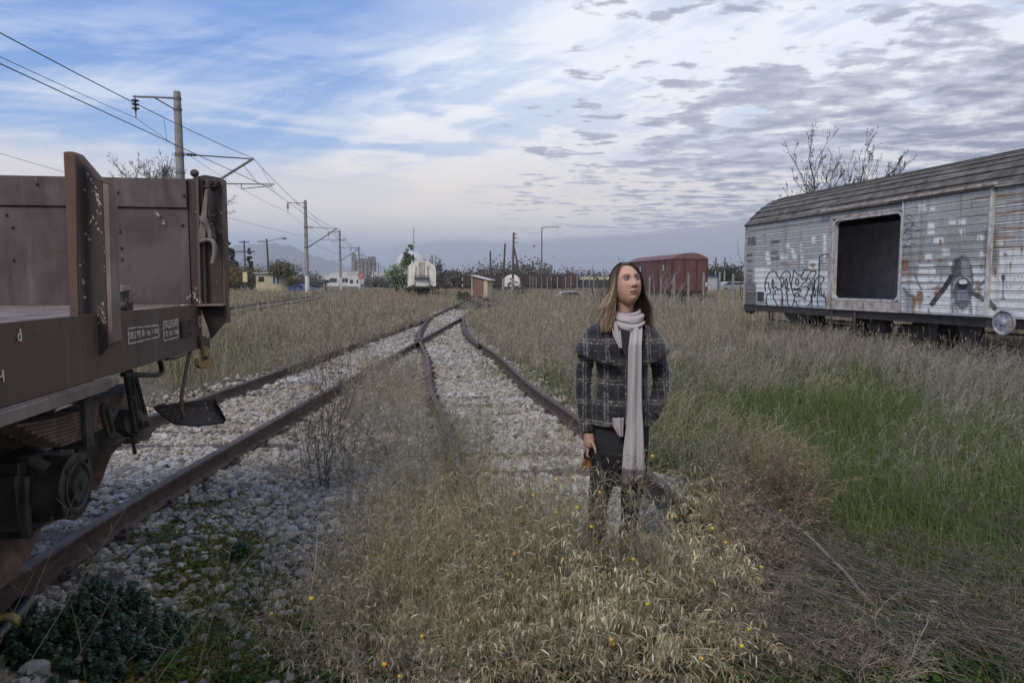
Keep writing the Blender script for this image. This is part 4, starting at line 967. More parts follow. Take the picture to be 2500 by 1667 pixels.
# ================================================================ the standing woman
PY = 3.95; pb = Vector((float(at(1517, 1000, PY)[0]), PY, 0.0))
person = None
def X_(px): return float(at(px, 800, PY)[0])-pb.x
def Z_(py): return float(at(1517, py, PY)[2])
def V_(px, py, dy=0.0):
    q = at(px, py, PY+dy); return Vector((q[0]-pb.x, dy, q[2]))
def ellring(cx, cy, z, rx, ry, n=48, p=2.3, mod=None):
    out = []
    for k in range(n):
        a = 2*math.pi*k/n; c, s = math.cos(a), math.sin(a); f = (abs(c)**p+abs(s)**p)**(-1/p)
        m_ = 1+(mod(a) if mod else 0); out.append((cx+rx*c*f*m_, cy+ry*s*f*m_, z))
    return out
def loft(rings, cap=True):
    n = len(rings[0]); V = [p for r in rings for p in r]
    F = [(i*n+k, i*n+(k+1) % n, (i+1)*n+(k+1) % n, (i+1)*n+k) for i in range(len(rings)-1) for k in range(n)]
    if cap: F += [tuple(reversed(range(n))), tuple(range((len(rings)-1)*n, len(rings)*n))]
    return V, F
def interp(keys, z):
    ks = sorted(keys); zs = [k[0] for k in ks]
    return [float(np.interp(z, zs, [k[j] for k in ks])) for j in range(1, len(ks[0]))]

# ---- head shape
HC = V_(1529, 697, -.005); HR = Matrix.Rotation(R(15), 3, 'Z') @ Matrix.Rotation(R(-20), 3, 'X') @ Matrix.Rotation(R(-2), 3, 'Y')
def gs(v, m, s): return np.exp(-((v-m)/s)**2/2)
def head_surface(d):
    p = d*np.array([.0795, .098, .122]); x, y, z = p.T.copy()
    t = np.clip((-.016-z)/.106, 0, 1); x = x*(1-.27*t**2.4); fr = y < 0
    y = np.where(fr, y*(1+.02*t), y*(1-.50*t)); x = x*np.where(z > .03, 1.0, 1.0)
    w = np.where(fr, 1, 0)*np.clip(-d[:, 1]*1.6, 0, 1)
    f = 0*x
    ramp = np.clip((.026-z)/.062, 0, 1); f += (.004+.021*ramp**1.2)*gs(x, 0, .0085+.003*ramp)*(z > -.046)*np.clip((z+.047)/.010, 0, 1)*(z < .034)
    f += .006*(gs(x, .013, .005)+gs(x, -.013, .005))*gs(z, -.035, .006)
    f -= .0125*(gs(x, .030, .013)+gs(x, -.030, .013))*gs(z, .010, .0095)
    f += .0035*gs(z, .031, .008)*gs(np.abs(x), .028, .02)
    f += .006*gs(np.abs(x), .038, .015)*gs(z, -.018, .016)
    f += .0085*gs(x, 0, .017)*gs(z, -.0605, .0042)+.009*gs(x, 0, .015)*gs(z, -.072, .0050)
    f -= .004*gs(x, 0, .020)*gs(z, -.066, .0018); f -= .004*gs(x, 0, .016)*gs(z, -.083, .006)
    f += .009*gs(x, 0, .017)*gs(z, -.102, .013); f -= .003*gs(np.abs(x), .026, .006)*gs(z, -.064, .008)
    y = y-f*w
    return np.stack([x, y, z], 1)
nu, nv_ = 128, 96
th = np.linspace(0, 2*math.pi, nu, endpoint=False); ph = np.linspace(0.02, math.pi-.02, nv_)
D = np.array([(math.sin(b)*math.sin(a), -math.sin(b)*math.cos(a), math.cos(b)) for b in ph for a in th])
hp = head_surface(D)
HRn = np.array(HR); hw_ = (HRn @ hp.T).T+np.array(HC)
mb = MB(); F = [(i*nu+(k+1) % nu, i*nu+k, (i+1)*nu+k, (i+1)*nu+(k+1) % nu) for i in range(nv_-1) for k in range(nu)]+[tuple(range(nu)), tuple(reversed(range((nv_-1)*nu, nv_*nu)))]
mb.add(hw_, F)
# ears, neck, torso, limbs
for s in (-1, 1):
    e = HR @ Vector((s*.074, .006, -.006))+HC; mb.sphere(e, .03, 12, 8, (.35, .55, 1.0))
def limb(pts, rs, n=18): mb.tube(pts, rs, n)
nk = V_(1521, 800, .03)
limb([HC+Vector((-.006, .02, -.05)), V_(1526, 750, .02), V_(1522, 778, .03), V_(1519, 806, .035)], [.056, .052, .054, .075])
keysB = [(Z_(1180), .125, .10), (Z_(1110), .165, .115), (Z_(1030), .155, .11), (Z_(925), .118, .088), (Z_(860), .14, .10), (Z_(815), .165, .085), (Z_(797), .13, .065), (Z_(788), .07, .05)]
R_ = [ellring(0, .03, z, *interp(keysB, z), n=32) for z in np.linspace(Z_(1180), Z_(788), 26)]
mb.add(*loft(R_))
aL = [V_(1466, 826, .03), V_(1427, 870, .035), V_(1423, 930, .035), V_(1427, 995, .01), V_(1434, 1050, -.01)]
limb(aL+[V_(1437, 1066, -.015)], [.045, .040, .036, .033, .026, .024])
aR = [V_(1570, 826, .03), V_(1609, 870, .045), V_(1617, 925, .05), V_(1606, 970, .01), V_(1590, 1006, -.04)]
limb(aR+[V_(1572, 1026, -.035)], [.045, .040, .036, .033, .026, .024])
lgL = [V_(1474, 1150, .03), V_(1462, 1215, .02), V_(1457, 1262, .02), V_(1455, 1310, .045), V_(1458, 1352, .04), V_(1459, 1372, .03)]
lgR = [V_(1546, 1150, .03), V_(1540, 1215, .02), V_(1537, 1262, .02), V_(1535, 1305, .045), V_(1533, 1345, .04), V_(1532, 1366, .03)]
for L_ in (lgL, lgR): limb(L_, [.072, .054, .044, .041, .032, .029])
for L_ in (lgL, lgR):
    b = L_[-1]; mb.tube([Vector((b.x, b.y+.03, .05)), Vector((b.x, b.y-.05, .04)), Vector((b.x, b.y-.13, .03))], [.034, .036, .026], 14)
# right hand: palm, four fingers closed on what it holds, thumb from the side
hm = V_(1438, 1073, -.03)
def fing(base, dirs, r0):
    p = Vector(base); P = [p.copy()]; rs = [r0]
    for i, (d, l) in enumerate(dirs): p = p+Vector(d).normalized()*l; P.append(p.copy()); rs.append(r0*(1-.10*(i+1)))
    mb.tube(P, rs, 10); mb.sphere(P[-1], rs[-1], 10, 6)
mb.tube([hm+Vector((0, 0, .045)), hm+Vector((.0, 0, .02)), hm+Vector((.002, -.004, -.012)), hm+Vector((.002, -.006, -.040))], [.025, .030, .033, .028], 14)
for i, (oy, ln, r_) in enumerate(((-.036, .040, .0085), (-.014, .044, .009), (.009, .041, .0088), (.029, .033, .0078))):
    b = hm+Vector((-.010+i*.002, oy, -.046)); fing(b, [((-.10, 0, -1), ln), ((.75, -.05, -.75), ln*.62), ((1, -.05, .35), ln*.5)], r_)
fing(hm+Vector((.012, -.030, -.004)), [((.35, -.9, -.6), .030), ((.35, -.35, -1), .028), ((.1, .2, -1), .020)], .0098)
# left hand inside the pocket
pk_ = V_(1565, 1030, -.03); mb.tube([pk_+Vector((.01, 0, .03)), pk_, pk_+Vector((-.02, 0, -.05))], [.024, .032, .026], 12)
for i in range(4): mb.tube([pk_+Vector((-.02, -.03+.018*i, -.05)), pk_+Vector((-.035, -.03+.018*i, -.10))], [.0085, .007], 8)
mb.tube([pk_+Vector((-.0, -.03, -.0)), pk_+Vector((-.03, -.05, -.04))], [.010, .008], 8)
bo = mb.build('person', M['iron'], None, smooth=True)
rm = bo.modifiers.new('r', 'REMESH'); rm.mode = 'VOXEL'; rm.voxel_size = .0032; rm.use_smooth_shade = True
sm_ = bo.modifiers.new('s', 'SMOOTH'); sm_.factor = .5; sm_.iterations = 2
dg = bpy.context.evaluated_depsgraph_get(); me = bpy.data.meshes.new_from_object(bo.evaluated_get(dg)); bpy.data.objects.remove(bo)
nV = len(me.vertices); co_ = np.empty(nV*3, np.float32); me.vertices.foreach_get('co', co_); P = co_.reshape(-1, 3)
h = (P-np.array(HC)) @ HRn           # back to head space
x, y, z = h.T; front = (y < -.02) & (np.abs(z) < .13)
skin = np.array([.49, .29, .21]); C = np.repeat(skin[None], nV, 0)
def bl(C, col, m): m = np.clip(m, 0, 1)[:, None]; return C*(1-m)+np.asarray(col)*m
C = bl(C, [.28, .15, .115], (np.abs(x) > .058)*front*.35*(z < .03)); C = bl(C, [.50, .25, .20], front*.45*(gs(np.abs(x), .042, .018)*gs(z, -.026, .02)+gs(x, 0, .01)*gs(z, -.035, .012)))
lipw = np.clip(1-(np.abs(x)/.0245)**2, 0, 1)
C = bl(C, [.27, .105, .105], front*np.clip(1.6*np.exp(-((z+.0665)/(.0028+.0075*lipw))**4)-.35, 0, 1)*(np.abs(x) < .0255))
C = bl(C, [.10, .04, .04], front*gs(z, -.0665, .0014)*(np.abs(x) < .024)*.85)
for s in (-1, 1):
    xs = x*s; arch = .0275+.0045*np.clip(1-((xs-.034)/.022)**2, -1, 1); C = bl(C, [.045, .028, .020], front*gs(z, arch+.001, .0040)*(xs > .010)*(xs < .054)*1.1*np.clip(1.4-np.abs(xs-.03)/.024, .3, 1))
    C = bl(C, [.03, .02, .018], front*gs(z, .0175+.0015*np.cos((xs-.030)/.012), .0030)*gs(xs, .0305, .0130)*1.7)
    C = bl(C, [.16, .09, .075], front*gs(z, .012, .010)*gs(xs, .030, .015)*.75)  # eye sockets: shade painted into the skin colour
    C = bl(C, [.10, .05, .045], front*gs(z, .0035, .0012)*gs(xs, .0305, .010)*.6)
    C = bl(C, [.05, .025, .02], front*(((xs-.0075)/.0035)**2+((z+.0435)/.0028)**2 < 1.2)*.8)
C = bl(C, [.30, .175, .13], (z < -.112)*.35*(P[:, 2] > 1.3)); C = bl(C, [.33, .185, .14], (P[:, 2] < 1.0)*.8); C = bl(C, [.012, .012, .015], (P[:, 2] < 1.42) & ((P[:, 2] > Z_(1053)) | (P[:, 0] > -.148) | (P[:, 2] < .66)))
me.materials.clear()
M['skin'] = mat_attr('skin', .5, .3, .05, 60, bmp=.04, bscale=300); [setattr(n.inputs['Subsurface Weight'], 'default_value', .12) or setattr(n.inputs['Subsurface Radius'], 'default_value', (.01, .004, .002)) for n in M['skin'].node_tree.nodes if n.type == 'BSDF_PRINCIPLED']
me.materials.append(M['skin']); a = me.color_attributes.new('Col', 'FLOAT_COLOR', 'POINT'); cc = np.ones((nV, 4), np.float32); cc[:, :3] = C; a.data.foreach_set('color', cc.ravel())
me.polygons.foreach_set('use_smooth', np.ones(len(me.polygons), bool)); me.name = 'person'
person = link(bpy.data.objects.new('person', me)); person.location = pb
tag(person, 'woman in checked wool coat and pale scarf standing among dry weeds, looking up', 'person')
# eyes
def eye(s):
    c = Vector((s*.0305, -.0820, .0095)); U, F = ico(3); look = np.array([.42, -.80, .38]); look /= np.linalg.norm(look)
    k = U @ look; ir = np.clip((k-.66)/.04, 0, 1)[:, None]; pu = np.clip((k-.92)/.02, 0, 1)[:, None]
    col = np.array([.24, .22, .215])*(1-ir)+np.array([.018, .012, .010])*ir; col = col*(1-pu)+np.array([.008, .008, .008])*pu
    V = U*np.array([.0145, .0120, .0086])+np.array(c); V = (HRn @ V.T).T+np.array(HC)
    o = link(bpy.data.objects.new('eye', raw_mesh('eye', V, F, np.full(len(F), 3), M['eye'], col=col, smooth=True)), person); return o
M['eye'] = mat_attr('eye', .35, .3, 0); eye(-1); eye(1)

# ---- cloth materials
def mat_plaid():
    m, nt, p = newmat('plaid_wool'); v = ocoord(nt); x, y, z = sep(nt, v)
    w = noise(nt, v, 9, 2, .5); xx = x+w*.008; zz = z+w*.008
    sp = noise(nt, v, 170, 2, .6); sp2 = noise(nt, v, 38, 3, .6)
    def line(c, per, off, wd):
        f = ((c+off)/per).frac(); d = (f-.5).abs()*per; return 1.0-d.sm(wd*.5, wd*1.5)
    g = None
    for c, per, offs in ((xx, .118, (.030, .046)), (zz, .118, (.012, .030))):
        for o_ in offs:
            l = line(c, per, o_, .0045); g = l if g is None else g.max(l)
        l = line(c, per, offs[0]+.059, .0022)*.45; g = g.max(l)
    f = (g*sp.sm(.44, .60)*sp2.sm(.30, .65, .25, 1.0)).sat()
    base = mix(nt, sp2.sm(.35, .65), (.014, .015, .022), (.028, .027, .027))
    band = line(zz, .118, .021, .030)*.35
    base = mix(nt, band, base, (.05, .05, .055))
    setin(nt, p, 'Base Color', mix(nt, f*.72, base, (.42, .385, .34))); p.inputs['Roughness'].default_value = 1.0; p.inputs['Specular IOR Level'].default_value = .08
    p.inputs['Sheen Weight'].default_value = .25
    bump(nt, p, sp*.7+sp2, .5, .003); return m
M['plaid'] = mat_plaid()
M['scarf'] = mat_attr('knitted_scarf', .95, .1, .08, 220, bmp=.25, bscale=420, bd=.001)
M['black'] = mat_plain('black_jersey', (.010, .010, .013), .9, (.018, .017, .021), 30, bmp=.2, bscale=200, bd=.001)
M['leather'] = mat_plain('black_boot_leather', (.014, .013, .013), .45, (.028, .025, .023), 20, bmp=.2, bscale=80, bd=.002)
# coat
keysC = [(Z_(1032), .190, .158), (Z_(1000), .180, .148), (Z_(960), .160, .130), (Z_(928), .145, .112), (Z_(918), .143, .110), (Z_(880), .155, .120), (Z_(845), .172, .125), (Z_(815), .180, .110), (Z_(800), .150, .085), (Z_(790), .095, .070)]
def coat_mod(z):
    fl = max(0, (Z_(925)-z)/(Z_(925)-Z_(1032)))
    return lambda a: .035*fl*math.sin(a*9+1)+.016*math.sin(a*5+z*30)+.009*math.sin(a*13+z*55)+.010*math.sin(a*3-z*42)
rings = []
for z in np.linspace(Z_(1032), Z_(790), 60):
    rx, ry = interp(keysC, z); g_ = -.006*math.exp(-((z-Z_(923))/.006)**2)
    sag = [(.0)]*48
    rg = ellring(.004, .03, z, rx+g_, ry+g_, 64, 2.25, coat_mod(z)); k_ = max(0, 1-(z-Z_(1032))/.10)
    rings.append([(a, b, c+k_*(.012*math.sin(3*math.atan2(b, a))+.010*abs(a)/.17)) for a, b, c in rg])
mb = MB(); mb.add(*loft(rings)); coat = mb.build('coat', M['plaid'], person, smooth=True)
mb = MB(); Z0 = Z_(1030)
mb.tube([(.028, -.124, Z_(885)), (.034, -.112, Z_(922)), (.034, -.128, Z_(960)), (.032, -.150, Z_(1026))], [.005, .005, .005, .005], 6); mb.build('front_edge', M['plaid'], coat)
mb = MB(); mb.add(*loft([ellring(.004, .03, z, .150+r_, .118+r_, 48, 2.25) for z, r_ in ((Z_(931), -.004), (Z_(929), 0), (Z_(915), 0), (Z_(913), -.004))], False)); mb.build('waistband', M['plaid'], coat, smooth=True)
def sleeve(pts, rs, name='sleeve'):
    P = [Vector(p) for p in pts]; fp = []; fr = []
    for i in range(len(P)-1):
        for t in np.linspace(0, 1, 9, endpoint=False): fp.append(P[i].lerp(P[i+1], t)); fr.append(rs[i]+(rs[i+1]-rs[i])*t)
    fp.append(P[-1]); fr.append(rs[-1])
    for _ in range(3): fp = [fp[0]]+[(fp[i-1]+fp[i]*2+fp[i+1])/4 for i in range(1, len(fp)-1)]+[fp[-1]]
    fr = [r*(1+.045*math.sin(i*1.7)+.04*math.sin(i*2.9+1)+.02*math.sin(i*.7)) for i, r in enumerate(fr)]
    mb = MB(); mb.tube(fp, fr, 22); return mb.build(name, M['plaid'], coat, smooth=True)
sleeve([V_(1472, 826, .03), V_(1436, 850, .03), V_(1425, 905, .035), V_(1423, 950, .03), V_(1427, 1000, .01), V_(1433, 1052, -.01)], [.050, .053, .049, .046, .044, .041])
sleeve([V_(1566, 826, .03), V_(1600, 850, .04), V_(1612, 905, .05), V_(1614, 935, .045), V_(1608, 970, .0), V_(1590, 1012, -.055)], [.050, .053, .050, .050, .048, .047])
mb = MB(); A_ = V_(1575, 1000, -.15); B_ = V_(1600, 1016, -.11); mb.prism([A_, B_, B_+Vector((.004, .02, -.035)), A_+Vector((0, .01, -.032))], (0, -.010, 0)); mb.build('pocket_flap', M['plaid'], coat, bevel=.003)
# wide cape collar
def cape():
    ns, na = 16, 72; V = []
    for i in range(ns):
        s = i/(ns-1)
        rx = .080+(.264-.080)*s**.62; ry = .082+(.150-.082)*s**.7
        a0 = R(56-47*s**1.5)
        for k in range(na):
            t = k/(na-1); a = a0+(2*math.pi-2*a0)*t     # from the front, round the back
            c, sn = math.cos(a), math.sin(a); f = (abs(c)**2.2+abs(sn)**2.2)**(-1/2.2)
            if s > .7: f *= 1+.06*(s-.7)/.3
            xx = rx*sn*f; yy = .03-ry*c*f
            drop = Z_(790)-(Z_(790)-Z_(858))*(s**2.1)
            fc = max(0, math.cos(a))**2
            zz = drop-fc*s**1.1*(Z_(858)-Z_(886))*1.0+.006*math.sin(a*3+s*4)*s
            yy -= fc*.025*math.sin(s*math.pi*.9)
            V.append((xx, yy, zz))
    F = [(i*na+k, i*na+k+1, (i+1)*na+k+1, (i+1)*na+k) for i in range(ns-1) for k in range(na-1)]
    mb = MB(); mb.add(V, F); o = mb.build('collar', M['plaid'], coat, smooth=True)
    so_ = o.modifiers.new('s', 'SOLIDIFY'); so_.thickness = .010; so_.offset = 0; return o
cape()
mb = MB(); mb.prism([V_(1492, 796, -.085), V_(1568, 796, -.085), V_(1560, 830, -.108), V_(1534, 888, -.126), V_(1508, 830, -.108)], (0, -.004, 0)); mb.build('dark_top', M['black'], person)
# skirt, legs, boots
mb = MB(); kS = [(Z_(1118), .150, .112), (Z_(1080), .162, .122), (Z_(1020), .158, .125)]
mb.add(*loft([ellring(-.004, .03, z, *interp(kS, z), n=48, mod=lambda a: .012*math.sin(a*4)) for z in np.linspace(Z_(1120), Z_(1015), 16)])); mb.build('skirt', M['black'], person, smooth=True)
mb = MB(); mb.prism([V_(1560, 1025, .02), V_(1586, 1025, .03), V_(1583, 1130, .04), V_(1562, 1143, .02)], (0, .05, 0)); mb.build('coat_lining', M['black'], person, bevel=.01)
for L_ in (lgL, lgR): mb = MB(); mb.tube([L_[0]+Vector((0, 0, .14))]+L_, [.088, .080, .060, .050, .047, .038, .035], 18); mb.build('trouser_leg', M['black'], person, smooth=True)
for L_ in (lgL, lgR):
    b = L_[-1]; mb = MB()
    mb.tube([Vector((b.x, b.y+.015, .20)), Vector((b.x, b.y+.015, .13)), Vector((b.x, b.y+.01, .075)), Vector((b.x, b.y-.03, .055)), Vector((b.x, b.y-.09, .042)), Vector((b.x, b.y-.145, .03)), Vector((b.x, b.y-.165, .026))], [.052, .048, .046, .045, .042, .032, .012], 18)
    bt = mb.build('boot', M['leather'], person, smooth=True); mb = MB(); mb.box(b.x-.034, b.x+.034, b.y-.01, b.y+.055, -.002, .045); mb.box(b.x-.036, b.x+.036, b.y-.16, b.y-.02, -.002, .012); mb.build('sole', M['leather'], bt, bevel=.006)
# scarf
def band(fn, nu, nv, name, par, colf, closed=True, thick=.006):
    V = []; C = []
    for i in range(nv):
        for k in range(nu):
            p = fn(k/(nu if closed else nu-1), i/(nv-1)); V.append(p); C.append(colf(p))
    m_ = nu if closed else nu-1
    F = [(i*nu+k, i*nu+(k+1) % nu, (i+1)*nu+(k+1) % nu, (i+1)*nu+k) for i in range(nv-1) for k in range(m_)]
    me = raw_mesh(name, V, np.array(F), np.full(len(F), 4), M['scarf'], col=np.array(C), smooth=True)
    o = link(bpy.data.objects.new(name, me), par); s_ = o.modifiers.new('s', 'SOLIDIFY'); s_.thickness = thick; s_.offset = 0; return o
SC = (.37, .342, .345)
scx, scy = X_(1530), .012
def loop(u, v):
    a = 2*math.pi*u; fr_ = max(0, math.cos(a)); lft = math.sin(a)
    fold = math.sin(v*math.pi*5.8+1.3*math.sin(a+.6)+.5)+.5*math.sin(v*math.pi*11+a*1.7)
    r = .070+.026*math.sin(v*math.pi)**.7+.0058*fold+.018*(1-v)*fr_
    top = Z_(755)-.022*fr_**1.5+.004*lft; bot = Z_(800)-.042*fr_**2.2
    return (scx+r*1.02*math.sin(a), scy-r*.98*math.cos(a)-.008*fr_, bot+(top-bot)*v)
scarf = band(loop, 96, 40, 'scarf', person, lambda p: SC)
kT = [(815, 1539, 1568), (850, 1534, 1566), (950, 1533, 1566), (1000, 1532, 1567), (1050, 1528, 1570), (1100, 1522, 1572), (1150, 1519, 1573), (1182, 1518, 1573)]
def tail(u, v):
    py = 800+(1182-800)*v; x0 = np.interp(py, [k[0] for k in kT], [k[1] for k in kT]); x1 = np.interp(py, [k[0] for k in kT], [k[2] for k in kT])
    if py > 1150: py = py-(u-.2)*22*(py-1150)/32
    px = x0+(x1-x0)*u; dep = -.150-.012*math.sin(u*math.pi)+.011*math.sin(u**1.2*math.pi*3.3+.5+1.3*math.sin(v*2.6))+.0035*math.sin(u*15+v*5+math.sin(v*7))+.004*math.sin(v*11+u*3)
    if v < .10: dep += .065*(1-v/.10)
    if v > .5: dep += .012*(v-.5)
    return tuple(V_(px, py, dep))
band(tail, 60, 70, 'scarf_tail', scarf, lambda p: SC if p[2] > Z_(1127) else (.115, .095, .11), False, .005)
def lap(u, v):
    py = 785+(850-785)*v; x0 = np.interp(py, [785, 820, 850], [1490, 1498, 1513]); x1 = np.interp(py, [785, 820, 850], [1512, 1516, 1518]); return tuple(V_(x0+(x1-x0)*u, py, -.078-.055*v+.006*math.sin(u*9)))
band(lap, 20, 24, 'scarf_fold', scarf, lambda p: (.36, .32, .34), False, .005)
def short(u, v):
    py = 1020+(1066-1020)*v; x0 = np.interp(py, [1020, 1040, 1066], [1496, 1497, 1512]); x1 = 1523-3*v; return tuple(V_(x0+(x1-x0)*u, py, -.142+.008*math.sin(u*8+v)))
band(short, 24, 16, 'scarf_end', scarf, lambda p: (.34, .305, .315), False, .006)
# ---- hair: scalp cap and long strands, brown at the roots and blond towards the ends
def hdir(a, b): return Vector((math.sin(b)*math.sin(a), -math.sin(b)*math.cos(a), math.cos(b)))
V = []; na, nb = 48, 20
for i in range(nb):
    for k in range(na):
        a = 2*math.pi*k/na; af = abs((a+math.pi) % (2*math.pi)-math.pi)
        bm = R(34)+(R(120)-R(34))*float(sstep(af, R(30), R(86))); b = .02+(bm-.02)*i/(nb-1)
        d = hdir(a, b); r = 1.05+.012*math.sin(a*23+b*3)+.01*math.sin(a*11); q = Vector((d.x*.080*r, d.y*.098*r, d.z*.120*(r+.01)))
        V.append(HR @ q+HC)
F = [(i*na+k, i*na+(k+1) % na, (i+1)*na+(k+1) % na, (i+1)*na+k) for i in range(nb-1) for k in range(na)]
mb = MB(); mb.cc = (.085, .057, .040); mb.add(V, F); mb.add([V[k] for k in range(na)], [tuple(range(na))]); M['hair'] = mat_attr('hair', .6, .25, .3, 120)
hair = mb.build('hair', M['hair'], person, smooth=True)
so_ = hair.modifiers.new('s', 'SOLIDIFY'); so_.thickness = .004
sr = np.random.default_rng(11); PV = []; PC = []; PF = []; nvv = 0
ns_ = 3400; K_ = 15
for _ in range(ns_):
    side = -1 if sr.random() < .5 else 1
    af = R(sr.uniform(64, 180)) if sr.random() < .68 else R(sr.uniform(63, 84)); a = side*af
    lenz = (.14+.15*sr.random()**1.2)*(1.0 if side < 0 else (1.35 if sr.random() < .3 else 1.05)); tips = sr.random(); pts = []
    j1, j2, j3 = sr.normal(0, 1, 3); lay = sr.uniform(.98, 1.13); fr_ = max(0, math.cos(af*.9)); cl = math.floor(af*9)*1.3
    for k in range(K_):
        t = k/(K_-1)
        if t < .42:
            b = R(3)+(R(96)-R(3))*(t/.42)**.9; aa = a*min(1, .62+.38*(t/.42)*1.4) if af < R(100) else a
            d = hdir(aa, b); q = Vector((d.x*.086*lay, d.y*.104*lay, d.z*.130*(lay*.5+.5))); w_ = HR @ q+HC; w_ += Vector((0, 0, -.004*j1*t)); base = w_
        else:
            s = (t-.42)/.58; wv = (.010*math.sin(s*6+cl)+.004*math.sin(s*9+j1*2))*s
            out = Vector((w_.x-HC.x, w_.y-HC.y, 0)); o0 = Vector((base.x-HC.x, base.y-HC.y, 0)); dn = o0.normalized() if o0.length > 0 else Vector((1, 0, 0))
            z_ = base.z-lenz*s
            spread = .014*s+.046*max(0, s-.35)**1.2*(1.2+.5*tips)+.010*j2*s
            f_ = Vector((dn.x*1.05, dn.y*.75, 0))
            w_ = Vector((base.x, base.y, z_))+f_*(spread+wv)+Vector((.004*j3*s, -.035*s*fr_*(1 if af < R(90) else 0), 0))
            # rest on the collar instead of passing through it
            rr = math.hypot(w_.x/.262, (w_.y-.03)/.150); surf = Z_(792)-(Z_(792)-Z_(858))*min(1, max(0, (rr-.35)/.65))**1.25
            if w_.z < surf+.014 and rr < 1.05:
                w_.z = surf+.014+.006*abs(j1); w_ += f_*(.012)
        pts.append(w_.copy())
    wd = sr.uniform(.0016, .0036); up = (HC+Vector((0, .3, 0)))
    tn = sr.uniform(0, 1)
    for k, p in enumerate(pts):
        d = (pts[min(k+1, K_-1)]-pts[max(k-1, 0)]).normalized(); s_ = d.cross(Vector((p.x-HC.x, p.y-HC.y-.0, .02))).normalized()
        ww_ = wd*(1-.75*(k/(K_-1))**3); PV += [tuple(p-s_*ww_), tuple(p+s_*ww_)]
        t = k/(K_-1); g_ = np.clip((t-.30)/.62+.25*(tn-.5), 0, 1)*(.35+.65*tn)
        c = np.array([.105, .068, .045])*(1-g_)+np.array([.46, .33, .20])*g_; c = c*(.55+.85*(math.sin(cl*3.7+af*40)*.5+.5)*.6+.25*tn)
        PC += [c, c]
    for k in range(K_-1): i0 = nvv+2*k; PF.append((i0, i0+1, i0+3, i0+2))
    nvv += 2*K_
link(bpy.data.objects.new('strands', raw_mesh('strands', PV, np.array(PF), np.full(len(PF), 4), M['hair'], col=np.array(PC), smooth=True)), hair)
# what she holds in her right hand
hb_ = hm+Vector((.004, -.004, -.075)); mb = MB(); mb.cc = (.02, .015, .014)
mb.sphere(hb_+Vector((-.012, 0, -.018)), .030, 14, 10, (.8, .5, .9))
pch = tag(mb.build('pouch', M['straw'], None, smooth=True), 'small dark pouch with orange-brown fringe hanging from the hand of the woman', 'pouch'); pch.location = pb
mb = MB(); mb.cc = (.30, .12, .035)
for i in range(34):
    a = random.uniform(0, 6.28); r_ = random.uniform(.004, .02); p = hb_+Vector((-.014+r_*math.cos(a), r_*.6*math.sin(a), -.036)); mb.cc = random.choice([(.30, .12, .035), (.17, .06, .03), (.36, .18, .05)])
    mb.tube([p, p+Vector((r_*.5*math.cos(a)-.002, 0, -.03)), p+Vector((r_*1.2*math.cos(a)-.004, 0, -.055-random.uniform(0, .02)))], [.0035, .003, .001], 4)
mb.build('fringe', M['straw'], pch)

# ================================================================ vegetation
class Veg:
    def __init__(s): s.V = []; s.C = []; s.F = []; s.n = 0
    def ribbons(s, P, Wd, side, C):
        """P (n,K,3) centre lines, Wd (n,K) half widths, side (n,3), C (n,K,3)"""
        n, K, _ = P.shape; o = side[:, None, :]*Wd[..., None]
        V = np.stack([P-o, P+o], 2).reshape(n, 2*K, 3); CC = np.repeat(C, 2, axis=1) if C.shape[1] == K else np.broadcast_to(C, (n, 2*K, 3))
        i = np.arange(K-1)*2; q = np.stack([i, i+1, i+3, i+2], -1)
        F = q[None]+(s.n+np.arange(n)*2*K)[:, None, None]
        s.V.append(V.reshape(-1, 3)); s.C.append(CC.reshape(-1, 3)); s.F.append(F.reshape(-1, 4)); s.n += n*2*K
    def tubes(s, P, Rr, C, m=3):
        n, K, _ = P.shape; d = np.diff(P, axis=1); d = np.concatenate([d, d[:, -1:]], 1); d /= np.linalg.norm(d, axis=2, keepdims=True)+1e-9
        ref = np.array([.37, .71, .1]); a = np.cross(d, ref); a /= np.linalg.norm(a, axis=2, keepdims=True)+1e-9; b = np.cross(d, a)
        t = 2*np.pi*np.arange(m)/m; V = P[:, :, None, :]+(a[:, :, None]*np.cos(t)[None, None, :, None]+b[:, :, None]*np.sin(t)[None, None, :, None])*Rr[..., None, None]
        CC = np.broadcast_to(C[:, :, None, :], (n, K, m, 3))
        k = np.arange(K-1)[:, None]*m; j = np.arange(m)[None]; q = np.stack([k+j, k+(j+1) % m, k+m+(j+1) % m, k+m+j], -1).reshape(-1, 4)
        F = q[None]+(s.n+np.arange(n)*K*m)[:, None, None]
        s.V.append(V.reshape(-1, 3)); s.C.append(CC.reshape(-1, 3)); s.F.append(F.reshape(-1, 4)); s.n += n*K*m
    def quads(s, c, u, v, C):
        """leaf-like diamonds: centre (n,3), half axes u (length) and v (width)"""
        n = len(c); V = np.stack([c-u, c-u*.1-v, c+u, c-u*.1+v], 1); F = np.arange(4)[None]+(s.n+np.arange(n)*4)[:, None]
        s.V.append(V.reshape(-1, 3)); s.C.append(np.repeat(C[:, None], 4, 1).reshape(-1, 3)); s.F.append(F); s.n += 4*n
    def build(s, name, m, parent=None, smooth=False):
        F = np.concatenate(s.F); me = raw_mesh(name, np.concatenate(s.V), F, np.full(len(F), 4), m, col=np.concatenate(s.C), smooth=smooth)
        return link(bpy.data.objects.new(name, me), parent)
def unit(a): return a/(np.linalg.norm(a, axis=-1, keepdims=True)+1e-9)
def U(a, b, *sh): return rng.uniform(a, b, sh)
def pal(cols, n, jit=.18):
    cols = np.array(cols); c = cols[rng.integers(0, len(cols), n)]; return c*U(1-jit, 1+jit, n, 1)*(1+U(-.06, .06, n, 3))
